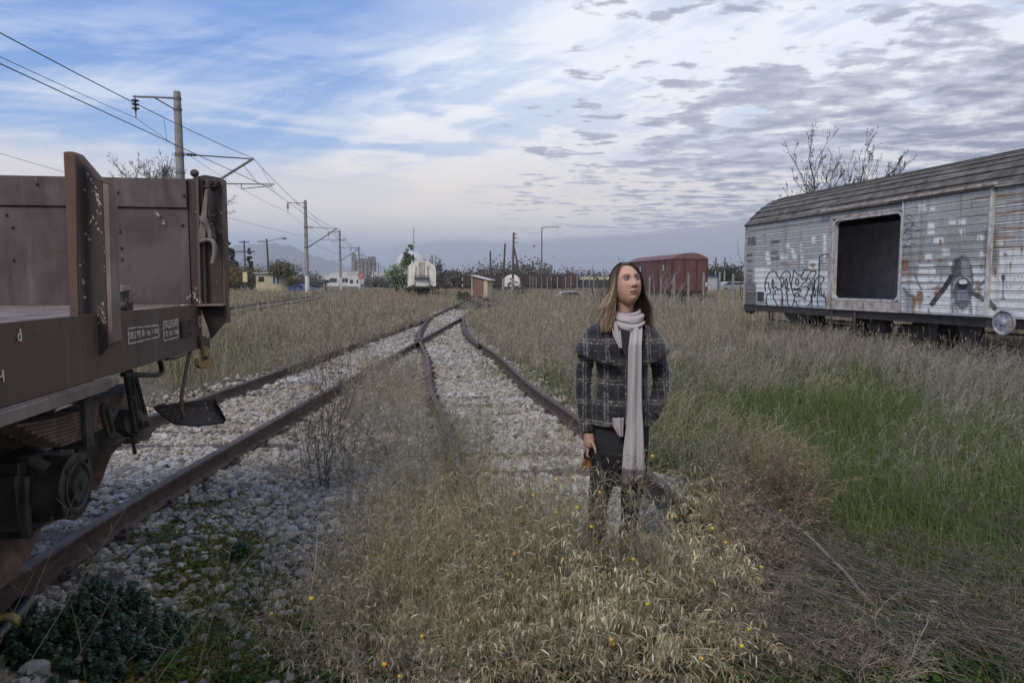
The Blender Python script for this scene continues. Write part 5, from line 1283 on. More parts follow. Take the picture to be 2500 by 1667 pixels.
DRY = [(.30, .255, .165), (.25, .21, .14), (.35, .30, .195), (.215, .18, .13)]
PINK = [(.27, .205, .155), (.24, .18, .14), (.31, .24, .175)]
GREY = [(.195, .18, .15), (.25, .23, .185), (.15, .14, .118), (.29, .265, .215)]
GREEN = [(.075, .115, .034), (.10, .15, .045), (.055, .085, .028), (.13, .165, .06)]
OLIVE = [(.13, .14, .055), (.17, .165, .075), (.10, .115, .05)]
def blades(veg, x, y, h, w, cols, bend=.45, K=4, lean=(0, 0), z=None):
    n = len(x); a = U(0, 2*np.pi, n); z = gz(x, y) if z is None else z
    d = np.stack([np.cos(a), np.sin(a)], 1)*U(.05, 1, n, 1)*bend+np.array(lean)
    t = np.linspace(0, 1, K)[None, :]; hh = h[:, None]
    P = np.stack([x[:, None]+d[:, :1]*hh*t**1.8, y[:, None]+d[:, 1:]*hh*t**1.8, z[:, None]-.02+hh*(t-.28*np.linalg.norm(d, axis=1)[:, None]*t**2.5)], -1)
    b = U(0, np.pi, n); side = np.stack([np.cos(b), np.sin(b)*.6, 0*b], 1); side[:, 0] += .3*np.sign(side[:, 0]); side = unit(side)
    wd = w[:, None]*np.array([.8, 1.0, .7, .12])[None, :K] if K == 4 else w[:, None]*np.linspace(1, .15, K)[None]
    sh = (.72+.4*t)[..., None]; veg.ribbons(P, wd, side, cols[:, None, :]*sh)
    return P
def cone(n, y0, y1, m=.10, bias=1.0):
    """points spread evenly over the view wedge, denser near the camera"""
    t = rng.random(n)**bias; y = y0*(y1/y0)**t; x = rng.uniform(-1, 1, n)*(y*(.75+m)+.8); return x, y
def off_track(x, y, yl=31):
    k = (np.abs(x-xM(y)) > 1.7) & (np.abs(x-xI(y)) > (.35)) 
    return k & ~((np.abs(x-xR(y)) < .95) & (y < 46) & (y > 6)) & ~((np.abs(x-xL(y)) < 1.0) & (y < yl))
def free(x, y): return rng.random(len(x)) < (1-ballast(x, y))**2*off_track(x, y)
def inwagon(x, y):
    q = (np.stack([x, y, 0*x], 1)-np.array(MW2.translation)) @ np.array(MW2.to_3x3()); return (q[:, 0] > -.2) & (q[:, 0] < 3) & (q[:, 1] < .3)
def infw(x, y):
    q = (np.stack([x, y, 0*x], 1)-np.array(MW1.translation)) @ np.array(MW1.to_3x3()); return (q[:, 0] > -3) & (q[:, 0] < .1) & (q[:, 1] < .3)
# --- far and middle fields of dry grass
v = Veg(); x, y = cone(150000, 9.5, 135, .08); k = free(x, y) & (rng.random(len(x)) < np.where(x > 0, .9, 1)) & ~((x > 0) & (y < 12)); x, y = x[k], y[k]
n = len(x); nz = wav(x, y, .22); hh = (.40+.20*wav(x, y, .7)+.12*nz)*U(.5, 1.3, n)*np.where(inwagon(x, y), .6, 1)*np.where(x > xR(y), 1.0, .85)
hh = hh*np.clip((np.abs(x-xR(y))-.8)/2.5+.45, .45, 1)*np.clip((np.abs(x-xL(y))-1.2)/2.5+.35, .35, 1)
pc = pal(PINK, n); gc = pal(GREY, n); dc = pal(DRY, n); oc = pal(OLIVE, n); s_ = .5+.5*wav(x+30, y, .3); l_ = (x < xR(y))
mixw = np.where(l_, .25, .65)[:, None]*(.4+.9*s_)[:, None]; col = dc*(1-mixw)+gc*mixw; col = np.where((l_ & (nz > -.2))[:, None], .45*col+.55*pc, col)
gr = (wav(x+9, y-4, .45) > .52)[:, None]; col = np.where(gr, .4*col+.6*oc, col)
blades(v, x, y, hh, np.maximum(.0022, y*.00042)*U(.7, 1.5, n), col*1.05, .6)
tag(v.build('dry_grass', M['straw']), 'tall dry straw and pinkish grass covering the fields beyond the tracks', kind='stuff')
# seed heads and taller wisps over the field
v = Veg(); x, y = cone(26000, 9, 95, .08); k = free(x, y) & ~inwagon(x, y) & ~((x > 0) & (y < 11)); x, y = x[k], y[k]; n = len(x)
h = U(.45, .85, n); P = blades(v, x, y, h, np.maximum(.0012, y*.00022)*U(.8, 1.3, n), pal(GREY+DRY, n), .35)
tip = P[:, -1]; u = unit(P[:, -1]-P[:, -2]+U(-.01, .01, n, 3)); v.quads(tip, u*U(.02, .05, n, 1)*(1+y[:, None]*.01), np.cross(u, unit(rng.normal(size=(n, 3))))*(np.maximum(.004, y*.0006))[:, None], pal([(.27, .22, .16), (.20, .155, .12), (.33, .28, .21)], n))
tag(v.build('seed_heads', M['straw']), 'thin seed stalks standing above the dry fields', kind='stuff')
# --- right-hand near field: fresh green grass with grey wisps
def px_region(x, y, z=.15):
    return proj(np.stack([x, y, 0*x+z], 1))
def field(n, y0, y1, x0=1.0):
    t = rng.random(n); y = y0*(y1/y0)**t; x = rng.uniform(0, 1, n)*(y*.86+1.0-x0)+x0; return x, y
v = Veg(); x, y = field(110000, 2.2, 16, .6); side_ = x-(xR(y)+.75)
px, py = px_region(x, y); g_ = .5+.5*wav(x+3, y+7, .8)+.25*wav(x, y, 2.3)
gden = np.clip(np.exp(-((py-985)/75)**2)*(px < 2200)*.95+np.exp(-((py-1230)/140)**2)*(px > 2050)*1.1+np.exp(-((py-1130)/70)**2)*(px < 1800)*.9+.42*g_+.35*np.exp(-((py-1080)/150)**2), 0, 1)
k = (side_ > .15) & (rng.random(len(x)) < gden*.95) & ~inwagon(x, y); x, y, g_ = x[k], y[k], g_[k]; n = len(x)
h = U(.17, .42, n)*(.65+.6*g_)*np.clip(side_[k]/.8, .35, 1); col = np.where((rng.random(n) < .8)[:, None], pal(GREEN, n), pal(OLIVE, n))
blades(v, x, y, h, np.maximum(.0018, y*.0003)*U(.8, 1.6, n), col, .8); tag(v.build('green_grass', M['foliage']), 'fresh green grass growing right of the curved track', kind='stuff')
def wisps(veg, x, y, h, cols, nb=7, rad=.0011, lean=(0, 0), spread=.55, leaf=True, z=None):
    """branching dry weeds: a main stem with thin side twigs and tiny leaflets"""
    n = len(x); z = gz(x, y) if z is None else z; K = 5; t = np.linspace(0, 1, K)[None, :, None]
    a = U(0, 2*np.pi, n); L_ = np.stack([np.cos(a)*U(0, spread, n)+lean[0], np.sin(a)*U(0, spread, n)+lean[1], np.ones(n)], 1); L_ = unit(L_)*h[:, None]
    b0 = np.stack([x, y, z-.01], 1)[:, None]; wob = rng.normal(size=(n, K, 3))*.02*h[:, None, None]; wob[:, 0] = 0
    P = b0+L_[:, None]*t+wob; P[..., 2] -= (t[..., 0]**2)*h[:, None]*.12
    rr = np.maximum(rad, y*rad*.16)[:, None]*np.array([1.7, 1.4, 1.1, .8, .5])[None]
    veg.tubes(P, rr, np.repeat(cols[:, None], K, 1))
    for j in range(nb):
        i = rng.integers(1, K-1, n); s0 = P[np.arange(n), i]; f = U(0, 1, n, 1); s0 = s0+(P[np.arange(n), i+1]-s0)*f
        d = unit(L_)+unit(rng.normal(size=(n, 3)))*.85; d[:, 2] = np.abs(d[:, 2])*.8+.1; d = unit(d)*h[:, None]*U(.14, .42, n, 1)
        t3 = np.linspace(0, 1, 4)[None, :, None]; Q = s0[:, None]+d[:, None]*t3+rng.normal(size=(n, 4, 3))*.008*h[:, None, None]*np.array([0, 1, 1, 1])[None, :, None]; Q[..., 2] -= (t3[..., 0]**2)*.05*h[:, None]
        veg.tubes(Q, rr[:, :1]*np.array([.62, .5, .4, .25])[None], np.repeat((cols*U(.85, 1.2, n, 1))[:, None], 4, 1))
        if leaf:
            for q in range(2):
                e = Q[:, 3] if q == 0 else Q[:, 2]; u = unit(rng.normal(size=(n, 3))+np.array([0, 0, .3])); veg.quads(e, u*np.maximum(.006, y*.0011)[:, None]*U(.6, 1.5, n, 1), np.cross(u, unit(rng.normal(size=(n, 3))))*np.maximum(.0022, y*.0005)[:, None], cols*U(.9, 1.4, n, 1))
v = Veg(); x, y = field(9000, 4.2, 17, .8); side_ = x-(xR(y)+.75); px, py = px_region(x, y, .3)
den = np.clip(.35+.5*wav(x+1, y, .6)+.5*(py < 960)+.5*(px > 2150)*(py < 1200)-.75*np.exp(-((py-1010)/80)**2)*(px < 2250)-.5*(py > 1150)*(px > 2050)*(py < 1420), .05, 1)
k = (side_ > .25) & (rng.random(len(x)) < den) & ~inwagon(x, y); x, y = x[k], y[k]; n = len(x)
wisps(v, x, y, U(.30, .62, n)*np.clip(y/7, .75, 1.1), pal(GREY+[(.21, .175, .14)], n), 6); tag(v.build('grey_weeds', M['twig']), 'tangle of grey-brown dry weeds over the grass at the right', kind='stuff')
# wisps along the other edges: beside the curved track, left of the flat wagon's track, between the tracks
v = Veg(); xs_, ys_ = [], []
for (n0, fx, o0, o1, y0, y1) in ((2600, xR, 1.1, 4.5, 8, 34), (700, xR, 1.0, 2.2, 5, 9), (1500, xL, -4.6, -2.1, 9, 34), (800, xR, -1.9, -.9, 7.5, 12.5), (260, xR, .9, 1.3, 14, 34), (1100, xL, -1.35, -.55, 12, 31)):
    y = y0*(y1/y0)**rng.random(n0); x = fx(y)+rng.uniform(o0, o1, n0); xs_.append(x); ys_.append(y)
x, y = np.concatenate(xs_), np.concatenate(ys_); k = inview(x, y, .1) & ~infw(x, y); x, y = x[k], y[k]; n = len(x)
wisps(v, x, y, U(.28, .62, n), pal(GREY+DRY, n), 5); tag(v.build('dry_weeds', M['twig']), 'thin dry weeds along the edges of the gravel', kind='stuff')
# green tufts by the ballast edge, left and right
v = Veg(); P0 = [(1290, 905, 60, 45, 1500), (1345, 930, 45, 40, 1800), (560, 865, 90, 45, 2600), (440, 930, 70, 40, 1500), (1180, 880, 30, 20, 300), (650, 850, 60, 30, 900), (1640, 1110, 70, 50, 2200), (1215, 905, 35, 14, 260), (600, 1400, 120, 110, 600), (520, 1560, 160, 90, 700), (2000, 1560, 200, 100, 1600), (2300, 1400, 220, 90, 4200), (2380, 1560, 160, 90, 2600), (1050, 1120, 150, 80, 700)]
for px, py, sx, sy, n in P0:
    a_, b_ = px+rng.normal(0, sx*.6, n), py+rng.normal(0, sy*.6, n); g = np.array([gnd(p, max(q, 740), .0) for p, q in zip(a_, b_)]); k = ~infw(g[:, 0], g[:, 1]); g = g[k]; n = len(g)
    blades(v, g[:, 0], g[:, 1], U(.05, .22, n), np.maximum(.0018, g[:, 1]*.0003)*U(.8, 1.5, n), pal(GREEN+OLIVE, n), .9)
tag(v.build('green_tufts', M['foliage']), 'green grass tufts at the edges of the gravel', kind='stuff')
# thin yellowish grass growing through the gravel of the near track bed
v = Veg(); n = 19000; px_ = rng.uniform(640, 1600, n); py_ = 985+(1667-985)*rng.random(n)**.8; g = np.array([gnd(p, q, 0) for p, q in zip(px_, py_)])
dn = np.clip(.25+.5*np.exp(-((px_-1080)/120)**2)*(py_ < 1300)+.6*wav(g[:, 0]+5, g[:, 1], 2.1)+.35*(py_ > 1120), 0.05, 1)*np.clip((py_-975)/90, 0, 1)*np.clip((px_-760)/220, .05, 1); k = rng.random(n) < dn; k2 = k & ~((px_ > 1400) & (px_ < 1600) & (py_ < 1420) & (rng.random(n) < .8)); g = g[k2]; n = len(g)
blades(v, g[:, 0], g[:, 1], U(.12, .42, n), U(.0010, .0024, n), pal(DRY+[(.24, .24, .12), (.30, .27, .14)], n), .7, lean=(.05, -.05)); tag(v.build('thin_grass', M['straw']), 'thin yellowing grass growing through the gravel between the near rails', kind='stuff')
v = Veg(); n = 330; px_ = rng.uniform(900, 1440, n); py_ = rng.uniform(1215, 1560, n); g = np.array([gnd(a_, b_, 0) for a_, b_ in zip(px_, py_)]); wisps(v, g[:, 0], g[:, 1], U(.38, .70, n)*np.clip(1.15-(py_-1215)/900, .6, 1.1), pal(DRY+[(.38, .33, .23), (.27, .25, .14)], n), 6, .0013, spread=.30)
n = 130; px_ = rng.uniform(1030, 1200, n); py_ = rng.uniform(1020, 1240, n); g = np.array([gnd(a_, b_, 0) for a_, b_ in zip(px_, py_)]); wisps(v, g[:, 0], g[:, 1], U(.25, .48, n), pal(DRY+OLIVE, n), 6, .0012, spread=.35)
tag(v.build('tall_stalks', M['straw']), 'upright straw-coloured stalks rising from the weeds left of the woman', kind='stuff')
# low ground cover: small round leaves
def cover(veg, x, y, n_leaf, cols, r=.012, hz=.05, K=6):
    n = len(x)*n_leaf; cx = np.repeat(x, n_leaf)+rng.normal(0, .035, n); cy = np.repeat(y, n_leaf)+rng.normal(0, .035, n); z = gz(cx, cy)+.02+U(0, hz, n)
    c = np.stack([cx, cy, z], 1); nrm = unit(np.stack([rng.normal(0, .45, n), rng.normal(0, .45, n), np.ones(n)], 1)); a = unit(np.cross(nrm, rng.normal(size=(n, 3)))); b = np.cross(nrm, a); rr = r*U(.5, 1.4, n, 1)
    cl = pal(cols, n, .3)
    veg.quads(c, a*rr, b*rr*.85, cl); veg.quads(c+nrm*.0006, (a+b)*.68*rr, (b-a)*.66*rr, cl*1.05)
v = Veg(); G2 = [(480, 1330, 220, 90, 260), (600, 1480, 160, 120, 260), (420, 1290, 130, 60, 150), (560, 1215, 90, 25, 120), (640, 1235, 60, 20, 60), (430, 1420, 60, 70, 160), (520, 1400, 110, 60, 110), (330, 1640, 200, 30, 120), (500, 1610, 120, 50, 150), (620, 1330, 60, 50, 60), (770, 1560, 120, 90, 160)]
def pts_px(L_):
    out = []
    for px, py, sx, sy, n in L_:
        a_, b_ = px+rng.normal(0, sx*.6, n), py+rng.normal(0, sy*.6, n); out.append(np.array([gnd(p, q, 0)[:2] for p, q in zip(a_, b_)]))
    return np.concatenate(out)
g = pts_px(G2); cover(v, g[:, 0], g[:, 1], 26, [(.08, .105, .018), (.12, .13, .02), (.06, .085, .02), (.17, .15, .03), (.17, .10, .03), (.05, .08, .02)], .0095, .03); tag(v.build('ground_cover', M['foliage']), 'yellow-green creeping weeds over the gravel at the lower left', kind='stuff')
v = Veg(); g = pts_px([(1850, 1620, 150, 60, 500), (2000, 1560, 150, 90, 480), (2150, 1500, 110, 60, 250), (1640, 1120, 60, 22, 260), (2430, 1330, 60, 30, 90), (1000, 1600, 250, 60, 420), (2240, 1640, 140, 40, 160), (1900, 1500, 90, 40, 200), (1300, 1640, 250, 40, 250)])
cover(v, g[:, 0], g[:, 1], 20, [(.035, .072, .018), (.05, .095, .02), (.03, .06, .02), (.075, .115, .03)], .015, .09); tag(v.build('leafy_ground_cover', M['foliage']), 'dark green round-leaved ground cover under the twigs at the lower right', kind='stuff')

# --- individual dry plants in the foreground
def dry_plant(x, y, h, label, name='dry_bush', group=None, ns=15, spread=.55, cs=DRY, cl=None, leafn=4, fruit=5, droop=1.0, lsz=1.0, lean=(0, 0), rad=.0022, cat='plant'):
    root = empty(name, (x, y, float(gz(x, y))-.01), label=label, cat=cat, group=group)
    tn_ = random.uniform(.72, 1.22); cs = [tuple(k*tn_ for k in c) for c in cs]; cl = [tuple(k*tn_ for k in c) for c in (cl or [(.38, .34, .22), (.28, .24, .15), (.50, .46, .32), (.17, .145, .09)])]
    sv, lv = Veg(), Veg(); K = 7; t = np.linspace(0, 1, K)[None, :, None]
    a = U(0, 2*np.pi, ns); b = np.stack([np.cos(a), np.sin(a)], 1)*U(0, .07, ns, 1)
    D = unit(np.stack([np.cos(a)*U(.05, spread, ns)+lean[0], np.sin(a)*U(.05, spread, ns)+lean[1], np.ones(ns)], 1))*U(.6, 1.12, ns, 1)*h
    P = np.concatenate([b, np.zeros((ns, 1))], 1)[:, None]+D[:, None]*t+np.cumsum(rng.normal(size=(ns, K, 3))*.026*h, 1)*np.array([0]+[1]*(K-1))[None, :, None]
    P[..., 2] -= t[..., 0]**3*h*.12*droop*(U(.2, 1.4, ns, 1)); c0 = pal(cs, ns)*.92
    sv.tubes(P, rad*np.linspace(1.5, .6, K)[None]*U(.8, 1.2, ns, 1), np.repeat(c0[:, None], K, 1), 4)
    starts = []; dirs = []
    for lvl, (nb, ln, src) in enumerate(((9, .34, 0), (3, .17, 1))):
        if src == 0: SP = P; SD = np.repeat(D[:, None], 1, 1)[:, 0]
        m = len(SP); n = m*nb; idx = np.repeat(np.arange(m), nb); Kk = SP.shape[1]; i = rng.integers(1, Kk-1, n); f = U(0, 1, n, 1)
        s0 = SP[idx, i]*(1-f)+SP[idx, i+1]*f; d = unit(SP[idx, i+1]-SP[idx, i])+unit(rng.normal(size=(n, 3)))*.8; d[:, 2] = np.where(d[:, 2] < 0, d[:, 2]*.4, d[:, 2]); d = unit(d)*h*ln*U(.4, 1.2, n, 1)
        t5 = np.linspace(0, 1, 5)[None, :, None]; Q = s0[:, None]+d[:, None]*t5+np.cumsum(rng.normal(size=(n, 5, 3))*.012*h, 1)*np.array([0, 1, 1, 1, 1])[None, :, None]; Q[..., 2] -= t5[..., 0]**2*h*.07*droop
        cc = pal(cs, n); sv.tubes(Q, (rad*(.72 if lvl == 0 else .5))*np.linspace(1, .5, 5)[None]*np.ones((n, 1)), np.repeat(cc[:, None], 5, 1), 3)
        SP = Q; starts.append(Q)
    sv.build('stems', M['twig'], root)
    # curled hanging leaves
    if leafn:
        Q = starts[1]; m = len(Q); n = m*leafn; idx = np.repeat(np.arange(m), leafn); i = rng.integers(1, 5, n); s0 = Q[idx, i]
        Kl = 6; tt = np.linspace(0, 1, Kl)[None, :]; L_ = U(.022, .066, n)*lsz; az_l = U(0, 2*np.pi, n); out = np.stack([np.cos(az_l), np.sin(az_l), 0*az_l], 1)
        g_ = U(.3, 1.5, n); ang = .4-(2.1*g_)[:, None]*tt**.6*droop; dxy = np.cumsum(np.cos(ang), 1)/Kl; dz_ = np.cumsum(np.sin(ang), 1)/Kl
        P = s0[:, None]+out[:, None]*(dxy*L_[:, None])[..., None]; P[..., 2] += dz_*L_[:, None]
        side = unit(np.cross(out, np.array([0, 0, 1.0]))+rng.normal(size=(n, 3))*.45); w = (U(.0016, .0040, n)*lsz**.5)[:, None]*np.array([.35, .9, 1, .95, .6, .1])[None]
        cc = pal(cl or [(.40, .335, .225), (.30, .24, .155), (.50, .44, .31), (.20, .155, .105)], n, .22); lv.ribbons(P, w, side, np.repeat(cc[:, None], Kl, 1)); lv.build('leaves', M['straw'], root)
    if fruit:
        Q = starts[0]
        for j in range(fruit):
            q = Q[rng.integers(0, len(Q)), 4]; mb = MB(); mb.cc = random.choice([(.50, .38, .03), (.42, .35, .04), (.50, .28, .02), (.30, .30, .05)]); r_ = random.uniform(.0065, .0115)
            mb.sphere((q[0], q[1], q[2]-r_), r_, 10, 7, (1, 1, .92)); mb.cc = (.14, .11, .06); mb.sphere((q[0], q[1], q[2]-.1*r_), r_*.35, 6, 4, (1, 1, .5)); mb.build('berry', M['berry'], root, smooth=True)
    return root
M['berry'] = mat_attr('berry', .35, .5, .12, 80)
# foreground mass: about two dozen plants; each is told apart by where it stands
def FP(px, py): g = gnd(px, py, 0); return g[0], g[1]
PL = [(760, 1640, .34, 'at the left end of the foreground row'), (900, 1690, .36, 'leafier, second from the left in the foreground row'), (1060, 1700, .36, 'pale, third from the left at the bottom edge'), (1210, 1720, .36, 'dense, at the middle of the bottom edge'), (1370, 1700, .36, 'with most yellow berries, at the bottom edge'), (1530, 1700, .38, 'berry-bearing, right of the middle at the bottom edge'), (1690, 1670, .38, 'at the right end of the bottom row, edged by pale leaves'),
      (830, 1520, .34, 'second row, at the left over dark green weeds'), (980, 1540, .36, 'second row, between two berry plants'), (1130, 1545, .37, 'second row, straw-coloured, under the curved rail'), (1290, 1545, .38, 'second row, centre, with curled pale leaves'), (1450, 1540, .33, 'second row, directly in front of the woman'), (1600, 1530, .40, 'second row, right of the boots of the woman'), (1730, 1500, .38, 'second row, right end, arching over the rail'),
      (880, 1400, .33, 'low and twiggy, lying over the gravel at the left'), (1010, 1420, .36, 'third row, brown, left of centre'), (1150, 1420, .38, 'third row, in the middle of the track'), (1270, 1450, .32, 'third row, left of the boots of the woman'), (1640, 1440, .38, 'third row, pale, tall and drooping beside the rail'), (1120, 1300, .32, 'farther back, thin, over the left rail of the curve'), (1260, 1320, .34, 'farther back, thin, between the rails')]
for i, (px, py, h, d) in enumerate(PL):
    x, y = FP(px+random.uniform(-25, 25), py)
    dry_plant(x, y, h*random.uniform(1.1, 1.32), 'dry bushy weed '+d, group='dry bushy weeds in the foreground', ns=17, fruit=random.choice([4, 5, 7, 9]) if py > 1480 else random.choice([1, 2, 3]), leafn=3 if px > 1150 else 2, cs=DRY if px > 1100 else DRY+GREY, cl=None if px > 1200 else [(.33, .28, .19), (.28, .23, .16), (.38, .33, .23)], spread=.75, rad=.0019, lsz=1.15 if px > 1250 else .9)
x, y = gnd(1445, 1460, 0)[:2]; dry_plant(x, y, .80, 'tall dry weed rising in front of the left leg of the woman', group='dry bushy weeds in the foreground', ns=10, spread=.28, leafn=3, fruit=4, rad=.0018)
x, y = gnd(1545, 1480, 0)[:2]; dry_plant(x, y, .80, 'tall forked dry weed rising in front of the scarf end', group='dry bushy weeds in the foreground', ns=8, spread=.30, leafn=2, fruit=2, rad=.0018)
x, y = gnd(1380, 1470, 0)[:2]; dry_plant(x, y, .70, 'dry weed reaching up to the hand of the woman', group='dry bushy weeds in the foreground', ns=9, spread=.30, leafn=2, fruit=3, rad=.0016, cs=DRY+OLIVE)
x, y = gnd(1730, 1330, 0)[:2]; dry_plant(x, y, .46, 'pale drooping dry weed leaning over the end of the right rail', group='dry bushy weeds in the foreground', ns=12, spread=.5, leafn=6, fruit=1, lsz=1.5, rad=.0018)
BR = [(.22, .165, .115), (.175, .13, .09), (.26, .20, .145), (.135, .10, .07)]
for px, py, h, d in ((1760, 1310, .50, 'nearest the rail'), (1850, 1280, .66, 'tallest of the clump'), (1930, 1300, .60, 'at the right side of the clump'), (1800, 1370, .40, 'low, in front of the clump'), (1880, 1400, .34, 'spreading over the fallen twigs')):
    x, y = FP(px, py); dry_plant(x, y, h, 'red-brown dead shrub, '+d, 'dead_shrub', 'red-brown dead shrubs right of the rail', ns=20, spread=.5, cs=BR, cl=[(.23, .175, .12), (.18, .135, .09), (.29, .23, .16)], leafn=3, fruit=1, droop=.4, lsz=.6, rad=.0020, cat='shrub')
for px, py, h, d in ((1850, 1450, .36, 'on the rail, behind the fallen branch'), (1800, 1560, .34, 'over the rail, beside the pale bushes'), (1930, 1560, .32, 'over the rail, under the fallen branch'), (2030, 1640, .34, 'over the rail at the bottom edge'), (1890, 1650, .3, 'at the bottom edge, left of the fallen branch'), (2130, 1690, .34, 'right of the rail at the bottom edge')):
    x, y = FP(px, py); dry_plant(x, y, h, 'brown-grey tangled dead weed '+d, 'bare_weed', 'tangled dead weeds over the near rail', ns=16, spread=1.0, cs=BR+GREY, cl=[(.20, .16, .11), (.15, .13, .09)], leafn=2, fruit=0, droop=.6, lsz=.6, rad=.0017)
# dark bare weeds standing on the gravel left of centre
DK = [(.085, .058, .05), (.065, .045, .042), (.11, .08, .07)]
x, y = gnd(790, 1190, 0)[:2]; dry_plant(x, y, 1.28, 'tall dark leafless weed standing on the gravel between the tracks', 'bare_weed', ns=13, spread=.30, cs=DK, leafn=0, fruit=0, droop=.1, rad=.0022)
x, y = gnd(745, 1150, 0)[:2]; dry_plant(x, y, 1.0, 'dark leafless weed left of the tall one, leaning over the gravel', 'bare_weed', ns=12, spread=.34, cs=DK, leafn=0, fruit=0, droop=.1, rad=.0017)
x, y = gnd(850, 1180, 0)[:2]; dry_plant(x, y, .72, 'shorter dark leafless weed beside the tall one on the gravel', 'bare_weed', ns=14, spread=.42, cs=DK+GREY, cl=[(.16, .13, .10), (.12, .10, .075)], leafn=2, fruit=0, droop=.2, lsz=.4, rad=.0016)
for px, py, h, d in ((1090, 1040, .50, 'small yellowish one, on the curved rail'), (1105, 1095, .55, 'second on the curved rail'), (1060, 1130, .62, 'tallest, over the curved rail'), (1110, 1210, .58, 'yellowish, over the curved rail'), (1010, 1240, .5, 'thick, before the curved rail'), (900, 1230, .46, 'low, left of the thick one'), (930, 1120, .55, 'nearest the curved rail'), (980, 1060, .50, 'farther along the curved rail'), (880, 1060, .58, 'middle of the patch'), (1000, 1180, .5, 'in front, over the left rail of the curve'), (930, 980, .5, 'small one before the rail crossing')):
    x, y = FP(px, py); dry_plant(x, y, h, 'fine grey-brown weed between the two tracks, '+d, 'bare_weed', 'fine grey-brown weeds between the tracks', ns=15, spread=.75, cs=GREY, cl=[(.22, .20, .16), (.17, .15, .12)], leafn=1, fruit=0, droop=.3, lsz=.35, rad=.0013)
# dark green nettles at the lower left
def nettle(x, y, w, h, label):
    root = empty('nettle', (x, y, 0), label=label, cat='plant', group='dark green nettles at the lower left'); sv, lv = Veg(), Veg(); n = 34; a = U(0, 6.28, n); r_ = np.sqrt(U(0, 1, n))*w; b = np.stack([np.cos(a)*r_, np.sin(a)*r_, 0*a], 1)
    D = np.stack([U(-.18, .18, n)+b[:, 0]*.6, U(-.18, .18, n)+b[:, 1]*.6, np.ones(n)], 1)*(h*(1-.55*(r_/w)**2)*U(.7, 1.1, n))[:, None]; t = np.linspace(0, 1, 6)[None, :, None]; P = b[:, None]+D[:, None]*t+rng.normal(size=(n, 6, 3))*.006
    sv.tubes(P, .0022*np.linspace(1.3, .6, 6)[None]*np.ones((n, 1)), np.full((n, 6, 3), (.035, .05, .02)), 4); sv.build('stems', M['twig'], root)
    m = n*46; idx = rng.integers(0, n, m); f = U(.12, 1, m); s0 = P[idx, 0]+(P[idx, 5]-P[idx, 0])*f[:, None]; az_l = U(0, 6.28, m); out = unit(np.stack([np.cos(az_l), np.sin(az_l), U(-.35, .35, m)], 1)); ln = U(.020, .044, m)*(1.15-.5*f)
    tt = np.linspace(0, 1, 5)[None, :]; Q = s0[:, None]+out[:, None]*(tt*ln[:, None])[..., None]; Q[..., 2] -= (tt**2)*ln[:, None]*.45
    side = unit(np.cross(out, np.array([0, 0, 1.0]))+rng.normal(size=(m, 3))*.2); wd = (ln*.36)[:, None]*np.array([.25, .95, 1, .6, .03])[None]; cc = pal([(.020, .045, .026), (.028, .06, .03), (.014, .032, .02), (.04, .075, .035)], m, .25)
    lv.ribbons(Q, wd, side, np.repeat(cc[:, None], 5, 1)); lv.build('leaves', M['nettle'], root); return root
M['nettle'] = mat_attr('nettle_leaf', .5, .35, .15, 60, trans=.15)
for px, py, w, h, d in ((245, 1520, .20, .26, 'highest, beside the rail'), (130, 1590, .19, .20, 'at the left corner'), (350, 1570, .19, .17, 'on the right of the clump'), (240, 1640, .2, .12, 'low, at the bottom edge'), (590, 1360, .06, .10, 'small, alone among the yellow-green weeds')):
    x, y = FP(px, py); nettle(x, y, w, h, 'dark green leafy nettle clump, '+d)
# long straws close to the camera at the lower left
v = Veg(); L_ = [(-30, 1640, 170, 1240), (40, 1667, 345, 1180), (380, 1667, 700, 1250), (350, 1660, 470, 1480), (700, 1640, 775, 1270), (20, 1600, 190, 1195), (150, 1667, 330, 1330), (560, 1600, 640, 1400), (210, 1667, 160, 1430), (480, 1640, 600, 1200)]
for i, (x0, y0, x1, y1) in enumerate(L_):
    A = gnd(x0, y0, 0); B = at(x1, y1, A[1]+random.uniform(.1, .4)); t = np.linspace(0, 1, 9)[:, None]; P = (A+(B-A)*t)[None]; P = P+np.array([.05, 0, .04])*np.sin(t*math.pi)*random.uniform(-1, 1)
    P = P.reshape(1, 9, 3); v = Veg(); v.tubes(P, .0016*np.linspace(1.3, .5, 9)[None], np.full((1, 9, 3), random.choice([(.34, .29, .21), (.27, .22, .16), (.40, .35, .26)])), 5)
    for j in range(5):
        s = P[0, 3+j]; e = s+np.array([random.uniform(-.09, .09), random.uniform(-.05, .05), random.uniform(.02, .09)]); v.tubes(np.linspace(s, e, 4)[None], .0009*np.ones((1, 4)), np.full((1, 4, 3), (.33, .28, .2)), 3)
    tag(v.build('straw_stalk', M['straw']), 'long dry straw stalk '+('leaning over the wheel from the left edge', 'slanting across the nearest stretch of rail', 'crossing the yellow-green weeds, longest', 'short, right of the nettles', 'upright at the edge of the dry bushes', 'branching over the ribbed hose', 'leaning right before the nettles', 'thin, in the yellow-green weeds', 'leaning left over the ribbed hose', 'rising past the nettles to the gravel')[i]+', close to the camera', 'straw stalk', 'long straw stalks close to the camera')
